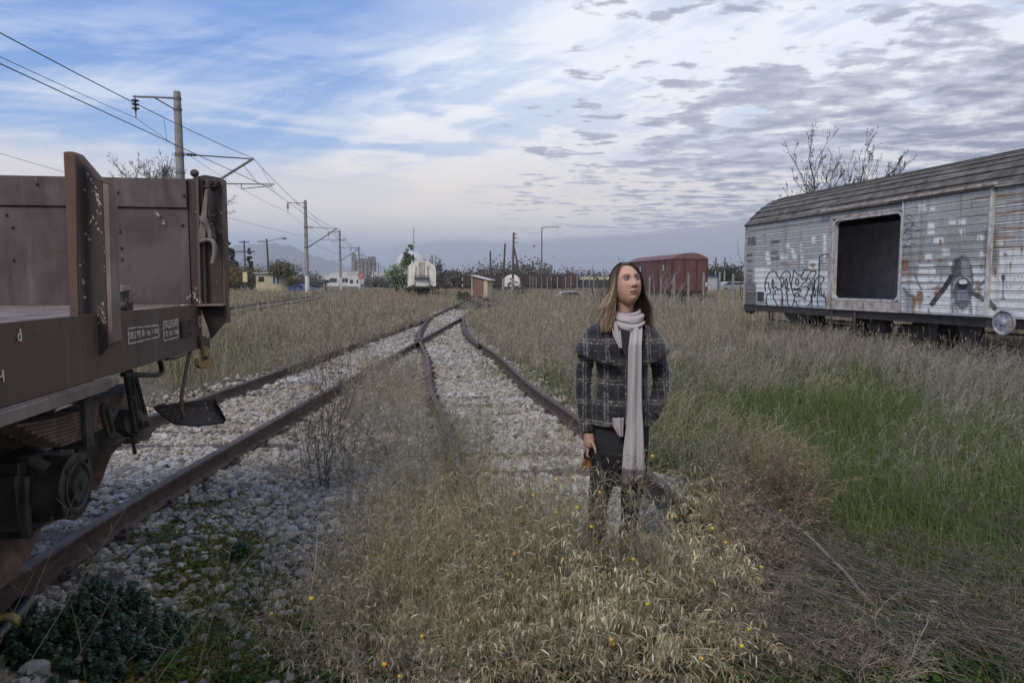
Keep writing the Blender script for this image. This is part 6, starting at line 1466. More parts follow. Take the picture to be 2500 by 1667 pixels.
# fallen branch and pile of dead twigs at the lower right
def px3(px, py, z): return gnd(px, py, z)
A, B = px3(1850, 1235, .16), px3(2330, 1640, .06)
br = empty('fallen_branch', (0, 0, 0), label='long grey dead branch lying across the weeds at the lower right', cat='branch')
v = Veg(); K = 14; t = np.linspace(0, 1, K)[:, None]; P = A+(B-A)*t; P[:, 2] += .05*np.sin(t[:, 0]*5)+rng.normal(0, .008, K); P[:, 0] += .03*np.sin(t[:, 0]*4)
v.tubes(P[None], np.linspace(.005, .016, K)[None], np.full((1, K, 3), (.20, .175, .155)), 7); v.build('limb', M['twig'], br, smooth=True)
v = Veg(); n = 90; i = rng.integers(0, K-1, n); s = P[i]; d = unit(np.array([-.62, .70, .10])+rng.normal(size=(n, 3))*.38)*U(.15, .7, n, 1); d[:, 2] = np.clip(d[:, 2], -.05, .18); tt = np.linspace(0, 1, 6)[None, :, None]; Q = s[:, None]+d[:, None]*tt+np.cumsum(rng.normal(size=(n, 6, 3))*.010, 1)
v.tubes(Q, U(.0012, .003, n)[:, None]*np.linspace(1.2, .4, 6)[None], np.repeat(pal([(.19, .165, .145), (.14, .12, .105)], n)[:, None], 6, 1), 3); v.build('twigs', M['twig'], br)
v = Veg(); n = 2500; px_ = rng.uniform(1780, 2560, n); py_ = 1250+rng.random(n)*430; k = (py_ > 1250+(2150-px_)*.12*(px_ < 2150)) ; px_, py_ = px_[k], py_[k]; n = len(px_); g = np.array([gnd(p, q, 0) for p, q in zip(px_, py_)]); g[:, 2] = gz(g[:, 0], g[:, 1])+U(.02, .26, n)
d = unit(np.array([-.75, .65, .12])+rng.normal(size=(n, 3))*np.array([.45, .45, .18]))*U(.10, .42, n, 1); tt = np.linspace(0, 1, 4)[None, :, None]; Q = g[:, None]+d[:, None]*(tt-.5)+rng.normal(size=(n, 4, 3))*.008
v.tubes(Q, U(.0008, .0020, n)[:, None]*np.linspace(1.2, .5, 4)[None], np.repeat(pal([(.13, .115, .10), (.10, .088, .08), (.19, .165, .14), (.16, .11, .08)], n)[:, None], 4, 1), 3); tag(v.build('dead_twigs', M['twig']), 'thick litter of thin dark dead twigs at the lower right', kind='stuff')
for px, py, h, d in ((2330, 1560, .34, 'lowest at the right corner'), (2440, 1480, .36, 'at the right edge'), (2200, 1500, .30, 'in the middle of the dark twigs'), (2080, 1420, .30, 'behind the fallen branch'), (2400, 1640, .34, 'bottom right corner'), (2260, 1400, .34, 'above the twig pile'), (2460, 1380, .4, 'right edge, tallest')):
    x, y = FP(px, py); dry_plant(x, y, h, 'grey twiggy weed among fallen twigs, '+d, 'bare_weed', 'grey twiggy weeds at the lower right', ns=14, spread=.95, cs=[(.14, .125, .11), (.18, .15, .125), (.11, .10, .09)], cl=[(.19, .17, .12), (.14, .13, .09)], leafn=1, fruit=0, droop=.5, lsz=.5, rad=.0016)
# fallen litter of broken straw and leaves on the gravel
v = Veg(); n = 9000; px_ = rng.uniform(150, 1850, n); py_ = 1150+rng.random(n)*520; g = np.array([gnd(p, q, 0) for p, q in zip(px_, py_)]); k = rng.random(n) < np.clip(.25+.5*wav(g[:, 0], g[:, 1], 1.9)+.3*(px_ > 750), 0.04, 1); g = g[k]; n = len(g); g[:, 2] = U(.015, .07, n)
a = U(0, 6.28, n); d = np.stack([np.cos(a), np.sin(a), U(-.3, .3, n)], 1)*U(.02, .09, n, 1); Q = g[:, None]+d[:, None]*np.linspace(-.5, .5, 4)[None, :, None]+rng.normal(size=(n, 4, 3))*.003
v.tubes(Q, U(.0006, .0016, n)[:, None]*np.ones((1, 4)), np.repeat(pal(DRY+GREY+[(.40, .36, .28)], n)[:, None], 4, 1), 3); tag(v.build('straw_litter', M['straw']), 'broken straw lying on the gravel', kind='stuff')
# torn white plastic beyond the step of the flat wagon
mb = MB()
for i in range(14):
    q = gnd(500+random.uniform(-45, 45), 915+random.uniform(-14, 14), .06); a = random.uniform(0, 3.14); L_ = random.uniform(.05, .16); e = Vector((math.cos(a)*L_, math.sin(a)*L_, random.uniform(-.03, .05))); w = Vector((-math.sin(a), math.cos(a), random.uniform(-.5, .5)))*.028
    q = Vector(q); mb.prism([q, q+e, q+e+w, q+w*1.2], (0, 0, .003))
M['plastic'] = mat_plain('torn_white_plastic', (.62, .62, .64), .5, (.48, .48, .5), 20); tag(mb.build('plastic_sheet', M['plastic']), 'torn white plastic lying in the green weeds behind the wagon step', 'plastic sheet')
# dark ribbed hose with a yellow collar in the bottom left corner
hs = empty('ribbed_hose', (0, 0, 0), label='shiny dark ribbed hose with a yellow collar in the bottom left corner', cat='hose')
A, B = Vector(gnd(-80, 1640, .06)), Vector(gnd(62, 1480, .06)); mb = MB(); d = (B-A); L_ = d.length; prof = []
for i in range(60): prof.append((L_*i/59, .050+(.006 if i % 2 else 0)))
mb.lathe(A, d, prof, 22); mb.build('tube', mat_plain('glossy_black_rubber', (.012, .012, .014), .22, (.02, .02, .022), 20), hs, smooth=True)
mb = MB(); mb.lathe(A+d*.58, d, [(0, .05), (.0, .064), (.05, .066), (.055, .05)], 22); mb.build('collar', M['yellow'], hs)

# ================================================================ the background
M['concrete'] = mat_plain('mast_concrete', (.27, .26, .25), .9, (.18, .17, .165), 3, streak=(14, 14, .8), stc=(.33, .32, .31), bmp=.2)
M['whitewash'] = mat_plain('whitewashed_foot', (.60, .60, .58), .9, (.45, .45, .43), 6)
M['galv'] = mat_plain('galvanised_steel', (.16, .16, .17), .6, (.10, .10, .105), 10, metal=.3)
M['wire'] = mat_plain('dark_wire', (.035, .035, .04), .6)
M['ceramic'] = mat_plain('brown_ceramic', (.06, .045, .045), .3)
M['wood'] = mat_plain('weathered_pole_wood', (.085, .070, .060), .9, (.05, .042, .038), 6, streak=(20, 20, 1), stc=(.13, .11, .10), bmp=.3)
M['cream'] = mat_plain('cream_render', (.52, .47, .30), .9, (.40, .36, .24), 1.5, streak=(3, 3, .5), stc=(.33, .30, .22))
M['glass'] = mat_plain('dark_window_glass', (.03, .035, .04), .15)
M['palewin'] = mat_plain('pale_window_shutter', (.40, .44, .46), .5, (.30, .33, .35), 4)
M['brick'] = mat_plain('red_brick', (.20, .11, .082), .9, (.15, .09, .07), 6, bmp=.4)
M['tin'] = mat_plain('pale_tin_roof', (.50, .49, .48), .6, (.36, .35, .34), 4)
M['redwagon'] = mat_plain('oxide_red_paint', (.135, .055, .048), .75, (.10, .045, .041), 1.5, streak=(5, 5, .5), stc=(.19, .075, .062))
M['redpost'] = mat_plain('dark_red_pillar_paint', (.075, .032, .030), .75, (.055, .026, .025), 1.5)
M['redroof'] = mat_plain('dull_red_roof', (.17, .085, .08), .8, (.13, .07, .068), 1.2)
M['brownwagon'] = mat_plain('dark_brown_far_paint', (.055, .030, .026), .85, (.035, .022, .02), 1.5)
M['whitewagon'] = mat_plain('old_white_wagon_paint', (.72, .71, .67), .7, (.56, .54, .50), 2.0, streak=(4, 4, .6), stc=(.25, .11, .05))
M['silo'] = mat_plain('grey_silo_concrete', (.21, .205, .20), .95, (.155, .15, .15), .15, streak=(.8, .8, .03), stc=(.26, .255, .25))
M['white_far'] = mat_plain('white_render', (.55, .55, .54), .9, (.45, .45, .45), .2)
M['bark'] = mat_attr('bark', .95, .1, .25, 8)
M['leafy'] = mat_attr('tree_leaves', .85, .1, .25, 3, trans=.15)
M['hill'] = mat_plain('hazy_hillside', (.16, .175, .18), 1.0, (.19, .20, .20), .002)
M['blue'] = mat_plain('blue_car_paint', (.018, .045, .20), .3, (.014, .035, .15), 2)
M['silver'] = mat_plain('silver_car_paint', (.36, .37, .38), .35, metal=.2)
M['rubber'] = mat_plain('tyre_rubber', (.02, .02, .02), .8)
M['red_sign'] = mat_plain('faded_red_sign_paint', (.34, .12, .085), .6, (.28, .10, .07), 10)
M['asphalt'] = mat_plain('pale_road', (.17, .165, .16), .9, (.13, .127, .125), .5)

# masts of the overhead line
def mast_parts(root, H, full=True):
    mb = MB(); mb.lathe((0, 0, 0), (0, 0, 1), [(0, .225), (H*.25, .205), (H*.6, .18), (H-.02, .145), (H, .13)], 20); pole = mb.build('pole', M['concrete'], root)
    mb = MB(); mb.lathe((0, 0, -.3), (0, 0, 1), [(0, .228), (.3, .2285), (2.3, .2105), (2.32, .207)], 20); mb.build('white_foot', M['whitewash'], root)
    mb = MB(); mb.box(-1.75, 0, -.035, .035, H-.32, H-.25); mb.tube([(-.9, 0, H-.31), (-.15, 0, H-.75)], .03, 6); mb.lathe((0, 0, H-.36), (0, 0, 1), [(0, .17), (.1, .17)], 16); mb.lathe((0, 0, H-.82), (0, 0, 1), [(0, .18), (.1, .18)], 16); mb.build('feeder_arm', M['galv'], root)
    mb = MB(); pr = [(0, .02), (.12, .02)]
    for i in range(3): z = .12+i*.17; pr += [(z, .03), (z+.03, .15), (z+.07, .15), (z+.10, .05)]
    pr += [(.66, .03), (.90, .02)]
    mb.lathe((-1.68, 0, H-.28), (0, 0, -1), pr, 14); mb.build('insulator', M['ceramic'], root)
    hz1, hz0 = 6.95, 4.9
    mb = MB(); tip = Vector((3.0, 0, hz1-.12)); mb.tube([(.15, 0, hz1), tip], .03, 6); mb.tube([(.15, 0, hz0), tip+Vector((.05, 0, .03))], .055, 8)
    mb.tube([(1.4, 0, 5.70), (3.9, 0, 5.73)], .026, 6); mb.tube([(2.5, 0, 5.50), (3.55, 0, 5.63), (3.8, 0, 5.65)], .02, 6); mb.tube([(2.5, 0, 5.50), (2.5, 0, 5.70)], .018, 6); mb.tube([(2.6, 0, 6.57), (3.2, 0, 5.73)], .014, 6); mb.build('cantilever', M['galv'], root)
    for z, d in ((hz1, (1, 0, -.03)), (hz0, (.83, 0, .56))):
        mb = MB(); mb.lathe((.28, 0, z+(0 if z > 5 else .07)), d, [(0, .03), (.03, .07), (.10, .07), (.13, .035), (.16, .07), (.23, .07), (.26, .035), (.30, .07), (.37, .07), (.40, .03)], 12); mb.build('insulator', M['ceramic'], root)
    mb = MB(); mb.lathe((0, 0, hz1-.08), (0, 0, 1), [(0, .20), (.14, .20)], 16); mb.lathe((0, 0, hz0-.08), (0, 0, 1), [(0, .21), (.14, .21)], 16); mb.lathe((0, 0, 6.1), (0, 0, 1), [(0, .2), (.08, .2)], 16); mb.build('clamp', M['galv'], root)
def mast_xy(Y): return -9.9-.16*Y
masts = [(30.0, 'nearest and tallest, behind the flat wagon'), (69.0, 'second from the camera, near the blue car'), (108.0, 'third, by the white sign'), (150.0, 'fourth along the line'), (195.0, 'fifth, before the grey silo'), (245, 'sixth along the line'), (300, 'seventh along the line'), (360, 'farthest one told apart')]
mroot = None; ZB = .44; HM = 9.65
for i, (Y, d) in enumerate(masts):
    lab = 'grey concrete overhead line mast with white foot, '+d
    if i == 0:
        mroot = empty('overhead_line_mast', label=lab, cat='mast', group='overhead line masts along the railway'); mast_parts(mroot, HM); o = mroot
    else: o = copy_tree(mroot)
    px_w = [(432, 224), (745, 489), (829, 562), (876, 602), (900, 626), (924, 649), (938, 655), (950, 661)][i]
    q = at(px_w[0], px_w[1], Y); o.location = (q[0], Y, ZB if i else ZB); o.rotation_euler = (0, 0, R(9)); o['label'] = lab
    sc = (q[2]-ZB)/HM; o.scale = (1, 1, sc) if i < 4 else (1, 1, min(max(sc, .9), 1.15))
bpy.context.view_layer.update()
mpos = [Vector(at(px, py, Y)) for (px, py), (Y, _) in zip([(432, 224), (745, 489), (829, 562), (876, 602), (900, 626), (924, 649), (938, 655), (950, 661)], masts)]
rt = Vector((math.cos(R(9)), math.sin(R(9)), 0))
def att(i, dx, z): m_ = mpos[i]; return Vector((m_.x, m_.y, ZB+z*((m_.z-ZB)/HM if i < 4 else 1)))+rt*dx
def span(pts, sag, r, n=22):
    P = []
    for a, b in zip(pts[:-1], pts[1:]):
        for k in range(n): t = k/n; p = a.lerp(b, t); p.z -= sag*4*t*(1-t)*((b-a).length/45)**2; P.append(p)
    P.append(pts[-1]); mb = MB(); mb.tube(P, r, 5); return mb, P
back = lambda p: p+Vector((.16*55, -55, .0))
def wire(name, f, sag, r, label, bk=.115):
    pts = [f(i) for i in range(len(mpos))]; pts = [pts[0]+Vector((bk*55, -55, 0))]+pts; mb, P = span(pts, sag, r); o = mb.build(name, M['wire'], None); tag(o, label, 'wire', 'overhead wires'); return o, P
mw, mP = wire('overhead_wire', lambda i: att(i, 3.02, 6.87), .70, .012, 'upper catenary wire carrying droppers, over the main line')
cwire, cP = wire('overhead_wire', lambda i: att(i, 3.6, 5.60), .05, .012, 'straight lower contact wire over the main line', .06)
fwr, fP = wire('overhead_wire', lambda i: att(i, -1.68, HM-1.2), .5, .011, 'feeder wire hung from the insulators of the top arms')
mb = MB()
for k in range(3, len(mP)-1, 5):
    a, b = mP[k], cP[k]
    if a.z-b.z > .15: mb2 = MB(); mb2.tube([a, b], .006, 4); mb2.build('dropper', M['wire'], mw)
# low telephone wire to the second mast
a, b = att(1, -.2, 6.0), Vector(at(0, 375, 34)); c = b+(b-a)*.8+Vector((0, 0, 1.5)); mb, _ = span([c, b, a], .25, .011); tag(mb.build('overhead_wire', M['wire'], None), 'low sagging wire running from the left edge to the second mast', 'wire', 'overhead wires')
b2 = Vector(at(845, 625, 100)); mb, _ = span([a+Vector((.4, 0, -.3)), b2], .6, .012); tag(mb.build('overhead_wire', M['wire'], None), 'thin wire sagging from the second mast towards the third', 'wire', 'overhead wires')

# trees
def bare_tree(name, base, stems, label, cat='tree', levels=4, col=(.075, .060, .052), r0=.07, minr=.007, leaf=None, group=None, upb=.35, nb=(5, 5, 4), spread=.7, leaf_s=.06, seed=1):
    """stems: list of (direction vector incl. length)"""
    rs = np.random.default_rng(seed); root = empty(name, base, label=label, cat=cat, group=group)
    def grow(P0, D, r, n_br, lvl, acc):
        n, K = len(P0), 7; t = np.linspace(0, 1, K)[None, :, None]
        P = P0[:, None]+D[:, None]*t; w = np.cumsum(rs.normal(size=(n, K, 3))*.030, 1)*np.linalg.norm(D, axis=1)[:, None, None]; w -= w[:, :1]; P = P+w
        acc.append((P, r[:, None]*np.linspace(1, .45, K)[None]))
        if lvl >= levels: return
        m = n_br[min(lvl, len(n_br)-1)]; idx = np.repeat(np.arange(n), m); i = rs.integers(2, K, n*m); s = P[idx, i]; d0 = unit(D)[idx]
        d = unit(d0+unit(rs.normal(size=(n*m, 3)))*spread+np.array([0, 0, upb])); L_ = np.linalg.norm(D, axis=1)[idx]*rs.uniform(.28, .62, n*m)*(1.15-.5*i/K)
        grow(s, d*L_[:, None], np.maximum(r[idx]*.5, minr), n_br, lvl+1, acc)
    acc = []; D = np.array([s[0] for s in stems], float); P0 = np.array([s[1] if len(s) > 1 else (0, 0, 0) for s in stems], float)
    grow(P0, D, np.full(len(D), r0), nb, 0, acc)
    v = Veg(); P, rr = acc[0]; v.tubes(P, rr, np.full((*P.shape[:2], 3), col), 6); v.build('trunk', M['bark'], root)
    v = Veg()
    for P, rr in acc[1:]: v.tubes(P, rr, np.full((*P.shape[:2], 3), col)*rs.uniform(.8, 1.3, (len(P), 1, 1)), 3)
    v.build('branches', M['bark'], root)
    if leaf:
        P = acc[-1][0]; n = min(len(P)*2, 9000); e = P[rs.integers(0, len(P), n), rs.integers(3, 7, n)]; u = unit(rs.normal(size=(n, 3))); w = unit(np.cross(u, rs.normal(size=(n, 3))))
        v = Veg(); v.quads(e, u*leaf_s, w*leaf_s*.6, pal(leaf, n)); v.build('leaves', M['leafy'], root)
    return root
q = at(2010, 440, 27); S_ = [((-1.0, .3, 2.3), (0, 0, 2.4)), ((-.1, 0, 4.3), (0, 0, 2.2)), ((.5, .3, 2.9), (.2, 0, 2.3)), ((1.3, 0, 3.5), (.3, 0, 2.2)), ((2.1, .4, 2.9), (.4, 0, 2.1)), ((-.6, .5, 2.6), (0, 0, 2.2)), ((1.0, .5, 2.6), (.3, 0, 2.2)), ((0, 0, 2.6), (0, 0, 0)), ((2.8, .3, 2.6), (.3, 0, 2.2))]
bare_tree('bare_tree', (q[0]-.1, 27, .1), S_, 'leafless tree with many upright limbs rising behind the white wagon roof', levels=3, nb=(9, 6, 4), r0=.038, minr=.006, upb=.35, spread=.62, seed=5, leaf=[(.10, .06, .04)], leaf_s=.035)
q = at(1895, 500, 24); bare_tree('bare_tree', (q[0], 24, .1), [((-.3, 0, 3.1),), ((.3, 0, 3.0),), ((-.7, 0, 2.9),)], 'small leafless sapling tips showing over the far end of the white wagon roof', levels=2, nb=(6, 4), r0=.03, minr=.009, seed=8)
q = at(318, 470, 42); bare_tree('bare_tree', (q[0], 46, .3), [((0, 0, 3.5),), ((-1.4, 0, 4.4), (0, 0, 3)), ((.2, .4, 5.2), (0, 0, 3)), ((1.0, 0, 4.7), (0, 0, 3)), ((-.6, 0, 5.0), (0, 0, 3)), ((1.7, 0, 3.6), (.1, 0, 3)), ((2.4, .2, 3.9), (.2, 0, 2.2)), ((-2.6, .2, 3.4), (0, 0, 3)), ((-1.7, .4, 4.2), (0, 0, 3)), ((.3, -.3, 4.6), (0, 0, 3)), ((-2.0, .2, 3.6), (0, 0, 3))], 'fine twigged bare tree behind the end board of the flat wagon', levels=4, nb=(9, 6, 4, 3), r0=.055, minr=.0085, upb=.25, spread=.8, leaf=[(.14, .11, .05), (.10, .085, .05)], leaf_s=.03, seed=3, col=(.11, .10, .095))
q = at(1060, 700, 78); bare_tree('bare_tree', (q[0], 78, .4), [((-.4, 0, 1.6),), ((-1.0, 0, 2.0), (0, 0, 1)), ((.1, 0, 2.4), (0, 0, 1)), ((1.2, 0, 1.8), (0, 0, 1)), ((.7, .3, 2.2), (0, 0, 1)), ((-.4, .3, 2.3), (0, 0, 1)), ((1.6, .3, 1.2), (0, 0, 1))], 'round bare tree right of the small white wagon', levels=3, nb=(8, 7, 5), r0=.05, minr=.016, upb=.2, spread=.7, seed=4, col=(.10, .085, .085))
for i, (px, Y, hh, lab, sd_) in enumerate(((1345, 70, 3.4, 'bare sapling by the wire fence, left of the woman', 11), (1500, 36, 2.8, 'bare sapling with a few dark leaves behind the head of the woman', 12), (1470, 38, 2.2, 'thin bare shrub at the left of the head of the woman', 15), (1600, 40, 3.1, 'pale leaning sapling in front of the red covered van', 13), (1640, 34, 1.9, 'white-stemmed sapling in front of the red covered van', 14), (1675, 36, 1.4, 'low bare sapling in front of the right corner of the red covered van', 17))):
    q = at(px, 692, Y); bare_tree('bare_tree', (q[0], Y, .2), [((rng.uniform(-.4, .4), 0, hh*.66),), ((rng.uniform(-1.0, -.3), 0, hh*.58),), ((rng.uniform(.3, 1.0), 0, hh*.55),)], lab, levels=2, nb=(6, 4), r0=.028 if Y < 60 else .04, minr=.009 if Y < 60 else .02, upb=.6, spread=.5, seed=sd_, col=(.24, .22, .20) if i in (3, 4) else (.09, .08, .075), leaf=[(.07, .08, .04), (.12, .10, .04)] if i in (1, 3) else None, leaf_s=.05)
def leafy(name, px, py_top, Y, w, h, cols, label, zb=.35, n=1600, ls=.16, cat='tree', group=None, trunk=True, squash=1.0, sparse=.0, par=None, clumps=16, shape='round'):
    q = at(px, py_top, Y); root = par or empty(name, (q[0], Y, zb), label=label, cat=cat, group=group); H = q[2]-zb if h is None else h
    if trunk:
        mb = MB(); mb.cc = (.07, .055, .045); mb.tube([(0, 0, -.3), (.02*w, 0, H*.35), (-.02*w, .05, H*.8)], [.05*w+.03, .04*w+.02, .012*w+.01], 7)
        for k in range(6): a = k*1.05; mb.tube([(0, 0, H*(.25+.07*k)), (math.cos(a)*w*.25, math.sin(a)*w*.25, H*(.5+.06*k))], [.025*w, .01*w], 5)
        mb.build('trunk', M['bark'], root)
    if shape == 'cone':
        cz = rng.random(clumps*2)**1.1; cr = w/2*(1-cz)*.75+.03*w; a = U(0, 6.28, len(cz)); cc = np.stack([np.cos(a)*cr, np.sin(a)*cr, H*(.08+.9*cz)], 1); rad = w*.16*(1.15-cz)
    else:
        d = unit(rng.normal(size=(clumps, 3))); cc = d*U(.3, .8, clumps, 1)*np.array([w/2, w/2, H*.40*squash])+np.array([0, 0, H*.56]); rad = np.full(clumps, w*.19)
    idx = rng.integers(0, len(cc), n); p = cc[idx]+rng.normal(size=(n, 3))*rad[idx][:, None]*np.array([.62, .62, .5]); p = p[(p[:, 2] > .05)]; n = len(p); idx = idx[:n]
    tone = U(.65, 1.35, len(cc), 1)[idx]; u = unit(rng.normal(size=(n, 3))); w_ = unit(np.cross(u, rng.normal(size=(n, 3))))
    v = Veg(); s = ls*U(.5, 1.3, n, 1); v.quads(p, u*s, w_*s*.6, pal(cols, n)*tone); v.build('crown' if trunk else 'foliage', M['leafy'], root)
    return root
AUT = [(.16, .12, .055), (.13, .11, .05), (.20, .145, .06), (.09, .085, .04)]; DKG = [(.030, .045, .028), (.04, .06, .035), (.025, .035, .025)]; OLV = [(.085, .09, .045), (.11, .11, .055), (.06, .065, .035)]; GRB = [(.13, .115, .10), (.10, .09, .08), (.16, .14, .12)]
for i, (px, top, Y, w) in enumerate(((556, 585, 150, 4.5), (565, 602, 150, 4.5), (608, 605, 160, 2.6), (679, 632, 200, 4), (548, 620, 170, 6))): leafy('cypress', px, top, Y, w, None, DKG, 'dark pointed cypress, '+('tallest, beside the corner stake', 'second, just right of the tallest', 'slim one between the two street poles', 'small one over the cream hut', 'broad one low behind the corner stake')[i], n=1100, ls=.3, shape='cone', group='dark conifers at the left')
leafy('autumn_shrub', 577, 637, 105, 6.5, None, AUT, 'orange-brown shrub left of the cream hut', n=2600, ls=.16, cat='shrub'); leafy('autumn_shrub', 612, 645, 112, 6, None, AUT+OLV, 'brown-green shrub just left of the cream hut', n=2200, ls=.17, cat='shrub')
leafy('autumn_shrub', 555, 655, 95, 4, None, AUT, 'low orange-brown shrub beside the corner stake', n=1600, ls=.15, cat='shrub')
GP = [(.20, .26, .15), (.13, .19, .09), (.28, .33, .22), (.08, .12, .05)]
leafy('poplar', 1000, 596, 86, 4.6, None, GP, 'young pale green poplar behind the small white wagon', n=2600, ls=.15, shape='cone', clumps=26); leafy('poplar', 968, 640, 84, 3.6, None, GP, 'leaning pale green poplar beside the small white wagon', n=1500, ls=.15)
q = at(1000, 620, 200); dm = empty('storage_dome', (q[0]+.4, 200, .4), label='white rounded storage tank showing through the poplar', cat='storage tank'); mb = MB(); mb.lathe((0, 0, 0), (0, 0, 1), [(0, 4.6), (6.0, 4.6), (8.0, 4.2), (9.4, 3.2), (10.2, 1.8), (10.5, .3)], 26); mb.build('shell', M['white_far'], dm); mb = MB(); mb.tube([(.8, 0, 10.2), (.9, 0, 17.5)], .10, 6); mb.build('antenna', M['galv'], dm)

# cream hut with creeper, blue car
hut = empty('hut', (float(at(668, 692, 104)[0]), 104, .25), R(6), label='small cream hut with creeper on its roof, beside the blue car', cat='hut')
HW_, HT = 5.2, float(at(668, 668, 104)[2])-.25
mb = MB(); mb.box(-HW_/2, HW_/2, 0, 4, -.5, HT); mb.build('wall', M['cream'], hut); mb = MB(); mb.box(-HW_/2-.25, HW_/2+.3, -.3, 4.2, HT+.001, HT+.14); mb.build('roof', M['tin'], hut)
mb = MB(); mb.box(-2.25, -1.35, -.03, -.002, HT-1.25, HT-.42); w_ = mb.build('window', M['tin'], hut); mb = MB(); mb.box(-2.2, -1.4, -.05, -.031, HT-1.2, HT-.47); mb.build('pane', M['glass'], w_)
mb = MB(); mb.box(-.25, 1.05, -.03, -.002, HT-1.55, HT-.15); w_ = mb.build('window', M['palewin'], hut); mb = MB(); mb.box(-.0, .22, -.05, -.031, HT-1.5, HT-.2); mb.box(.55, .8, -.05, -.031, HT-1.5, HT-.2); mb.build('pane', M['glass'], w_)
leafy('roof_creeper', 690, 650, 103, 5.2, 2.6, [(.12, .115, .06), (.16, .145, .08), (.09, .09, .045), (.19, .16, .10)], 'tangled olive creeper sprawling over the roof of the cream hut', zb=HT-.6, n=3600, ls=.14, cat='climbing plant', trunk=False, squash=.8, clumps=22)
leafy('roof_creeper', 712, 672, 102, 2.0, 2.2, [(.12, .115, .06), (.16, .145, .08)], 'creeper stems hanging down the right corner of the cream hut', zb=.6, n=1100, ls=.12, cat='climbing plant', trunk=False)
def car(name, loc, rz, paint, label, L_=3.9, group=None):
    root = empty(name, loc, rz, label=label, cat='car', group=group); w = .8
    side = [(-L_/2, .35), (-L_/2, .78), (-L_/2+.15, .92), (-L_/2+1.0, 1.0), (-L_/2+1.55, 1.42), (-L_/2+3.0, 1.46), (L_/2-.25, 1.05), (L_/2-.02, .9), (L_/2, .35)]
    mb = MB(); mb.prism([(x, -w, z) for x, z in side], (0, 2*w, 0)); mb.build('body', paint, root, bevel=.06)
    mb = MB(); gl = [(-L_/2+1.12, 1.02), (-L_/2+1.58, 1.36), (-L_/2+2.95, 1.40), (L_/2-.42, 1.05)]
    mb.prism([(x, -w-.008, z) for x, z in gl], (0, 2*w+.016, 0)); mb.build('window', M['glass'], root)
    for x in (-L_/2+.72, L_/2-.72):
        for s in (-1, 1):
            mb = MB(); mb.lathe((x, s*(w-.16), .31), (0, s, 0), [(0, .2), (0, .31), (.17, .31), (.18, .2)], 18); wh = mb.build('wheel', M['rubber'], root); mb = MB(); mb.lathe((x, s*(w+.021), .31), (0, s, 0), [(0, .19), (.012, .17), (.0, .05)], 14); mb.build('rim', M['galv'], wh)
    for s in (-1, 1): mb = MB(); mb.box(-L_/2-.012, -L_/2+.1, s*.62-.14, s*.62+.14, .66, .80); mb.build('headlight', M['palewin'], root, bevel=.02)
    return root
q = at(738, 692, 98); car('parked_car', (q[0], 98, .12), R(158), M['blue'], 'blue hatchback parked beside the cream hut, behind the second mast')
# street poles at the left
def tpole(px, top, Y, label, lamp=False):
    q = at(px, top, Y); root = empty('utility_pole', (q[0], Y, 0), label=label, cat='utility pole'); H = q[2]
    mb = MB(); mb.tube([(.25 if lamp else 0, 0, -.2), (0, 0, H)], [.22, .14], 10); mb.build('pole', M['wood'], root)
    mb = MB()
    if lamp: mb.box(-1.6, 0, -.06, .06, H-.55, H-.40); mb.tube([(0, 0, H-.5), (1.6, 0, H-.1), (2.6, 0, H+.1)], .05, 6); mb.build('arm', M['wood'], root); mb = MB(); mb.sphere((3.0, 0, H+.05), .5, 10, 6, (1, .4, .35)); mb.build('lamp_head', M['galv'], root)
    else: mb.box(-1.9, 1.9, -.07, .07, H-2.1, H-1.9); mb.box(-.9, .9, -.07, .07, H-.35, H-.15); mb.build('crossarm', M['wood'], root)
    return root
tpole(596, 588, 128, 'dark wooden pole with two crossarms above the autumn shrubs'); tpole(651, 583, 118, 'dark wooden pole with street lamp arm behind the cream hut', True)
q = at(598, 672, 92); sb_ = empty('poster_board', (q[0], 92, .3), label='small white and yellow poster on a post left of the cream hut', cat='poster'); mb = MB(); mb.box(-.3, .3, -.02, .02, q[2]-1.2, q[2]+.1); mb.build('board', mat_plain('white_yellow_poster', (.55, .52, .42), .8, (.50, .40, .12), 2.2), sb_); mb = MB(); mb.cyl((0, .03, -.3), (0, .03, q[2]+3), .05, n=8); mb.build('post', M['galv'], sb_)
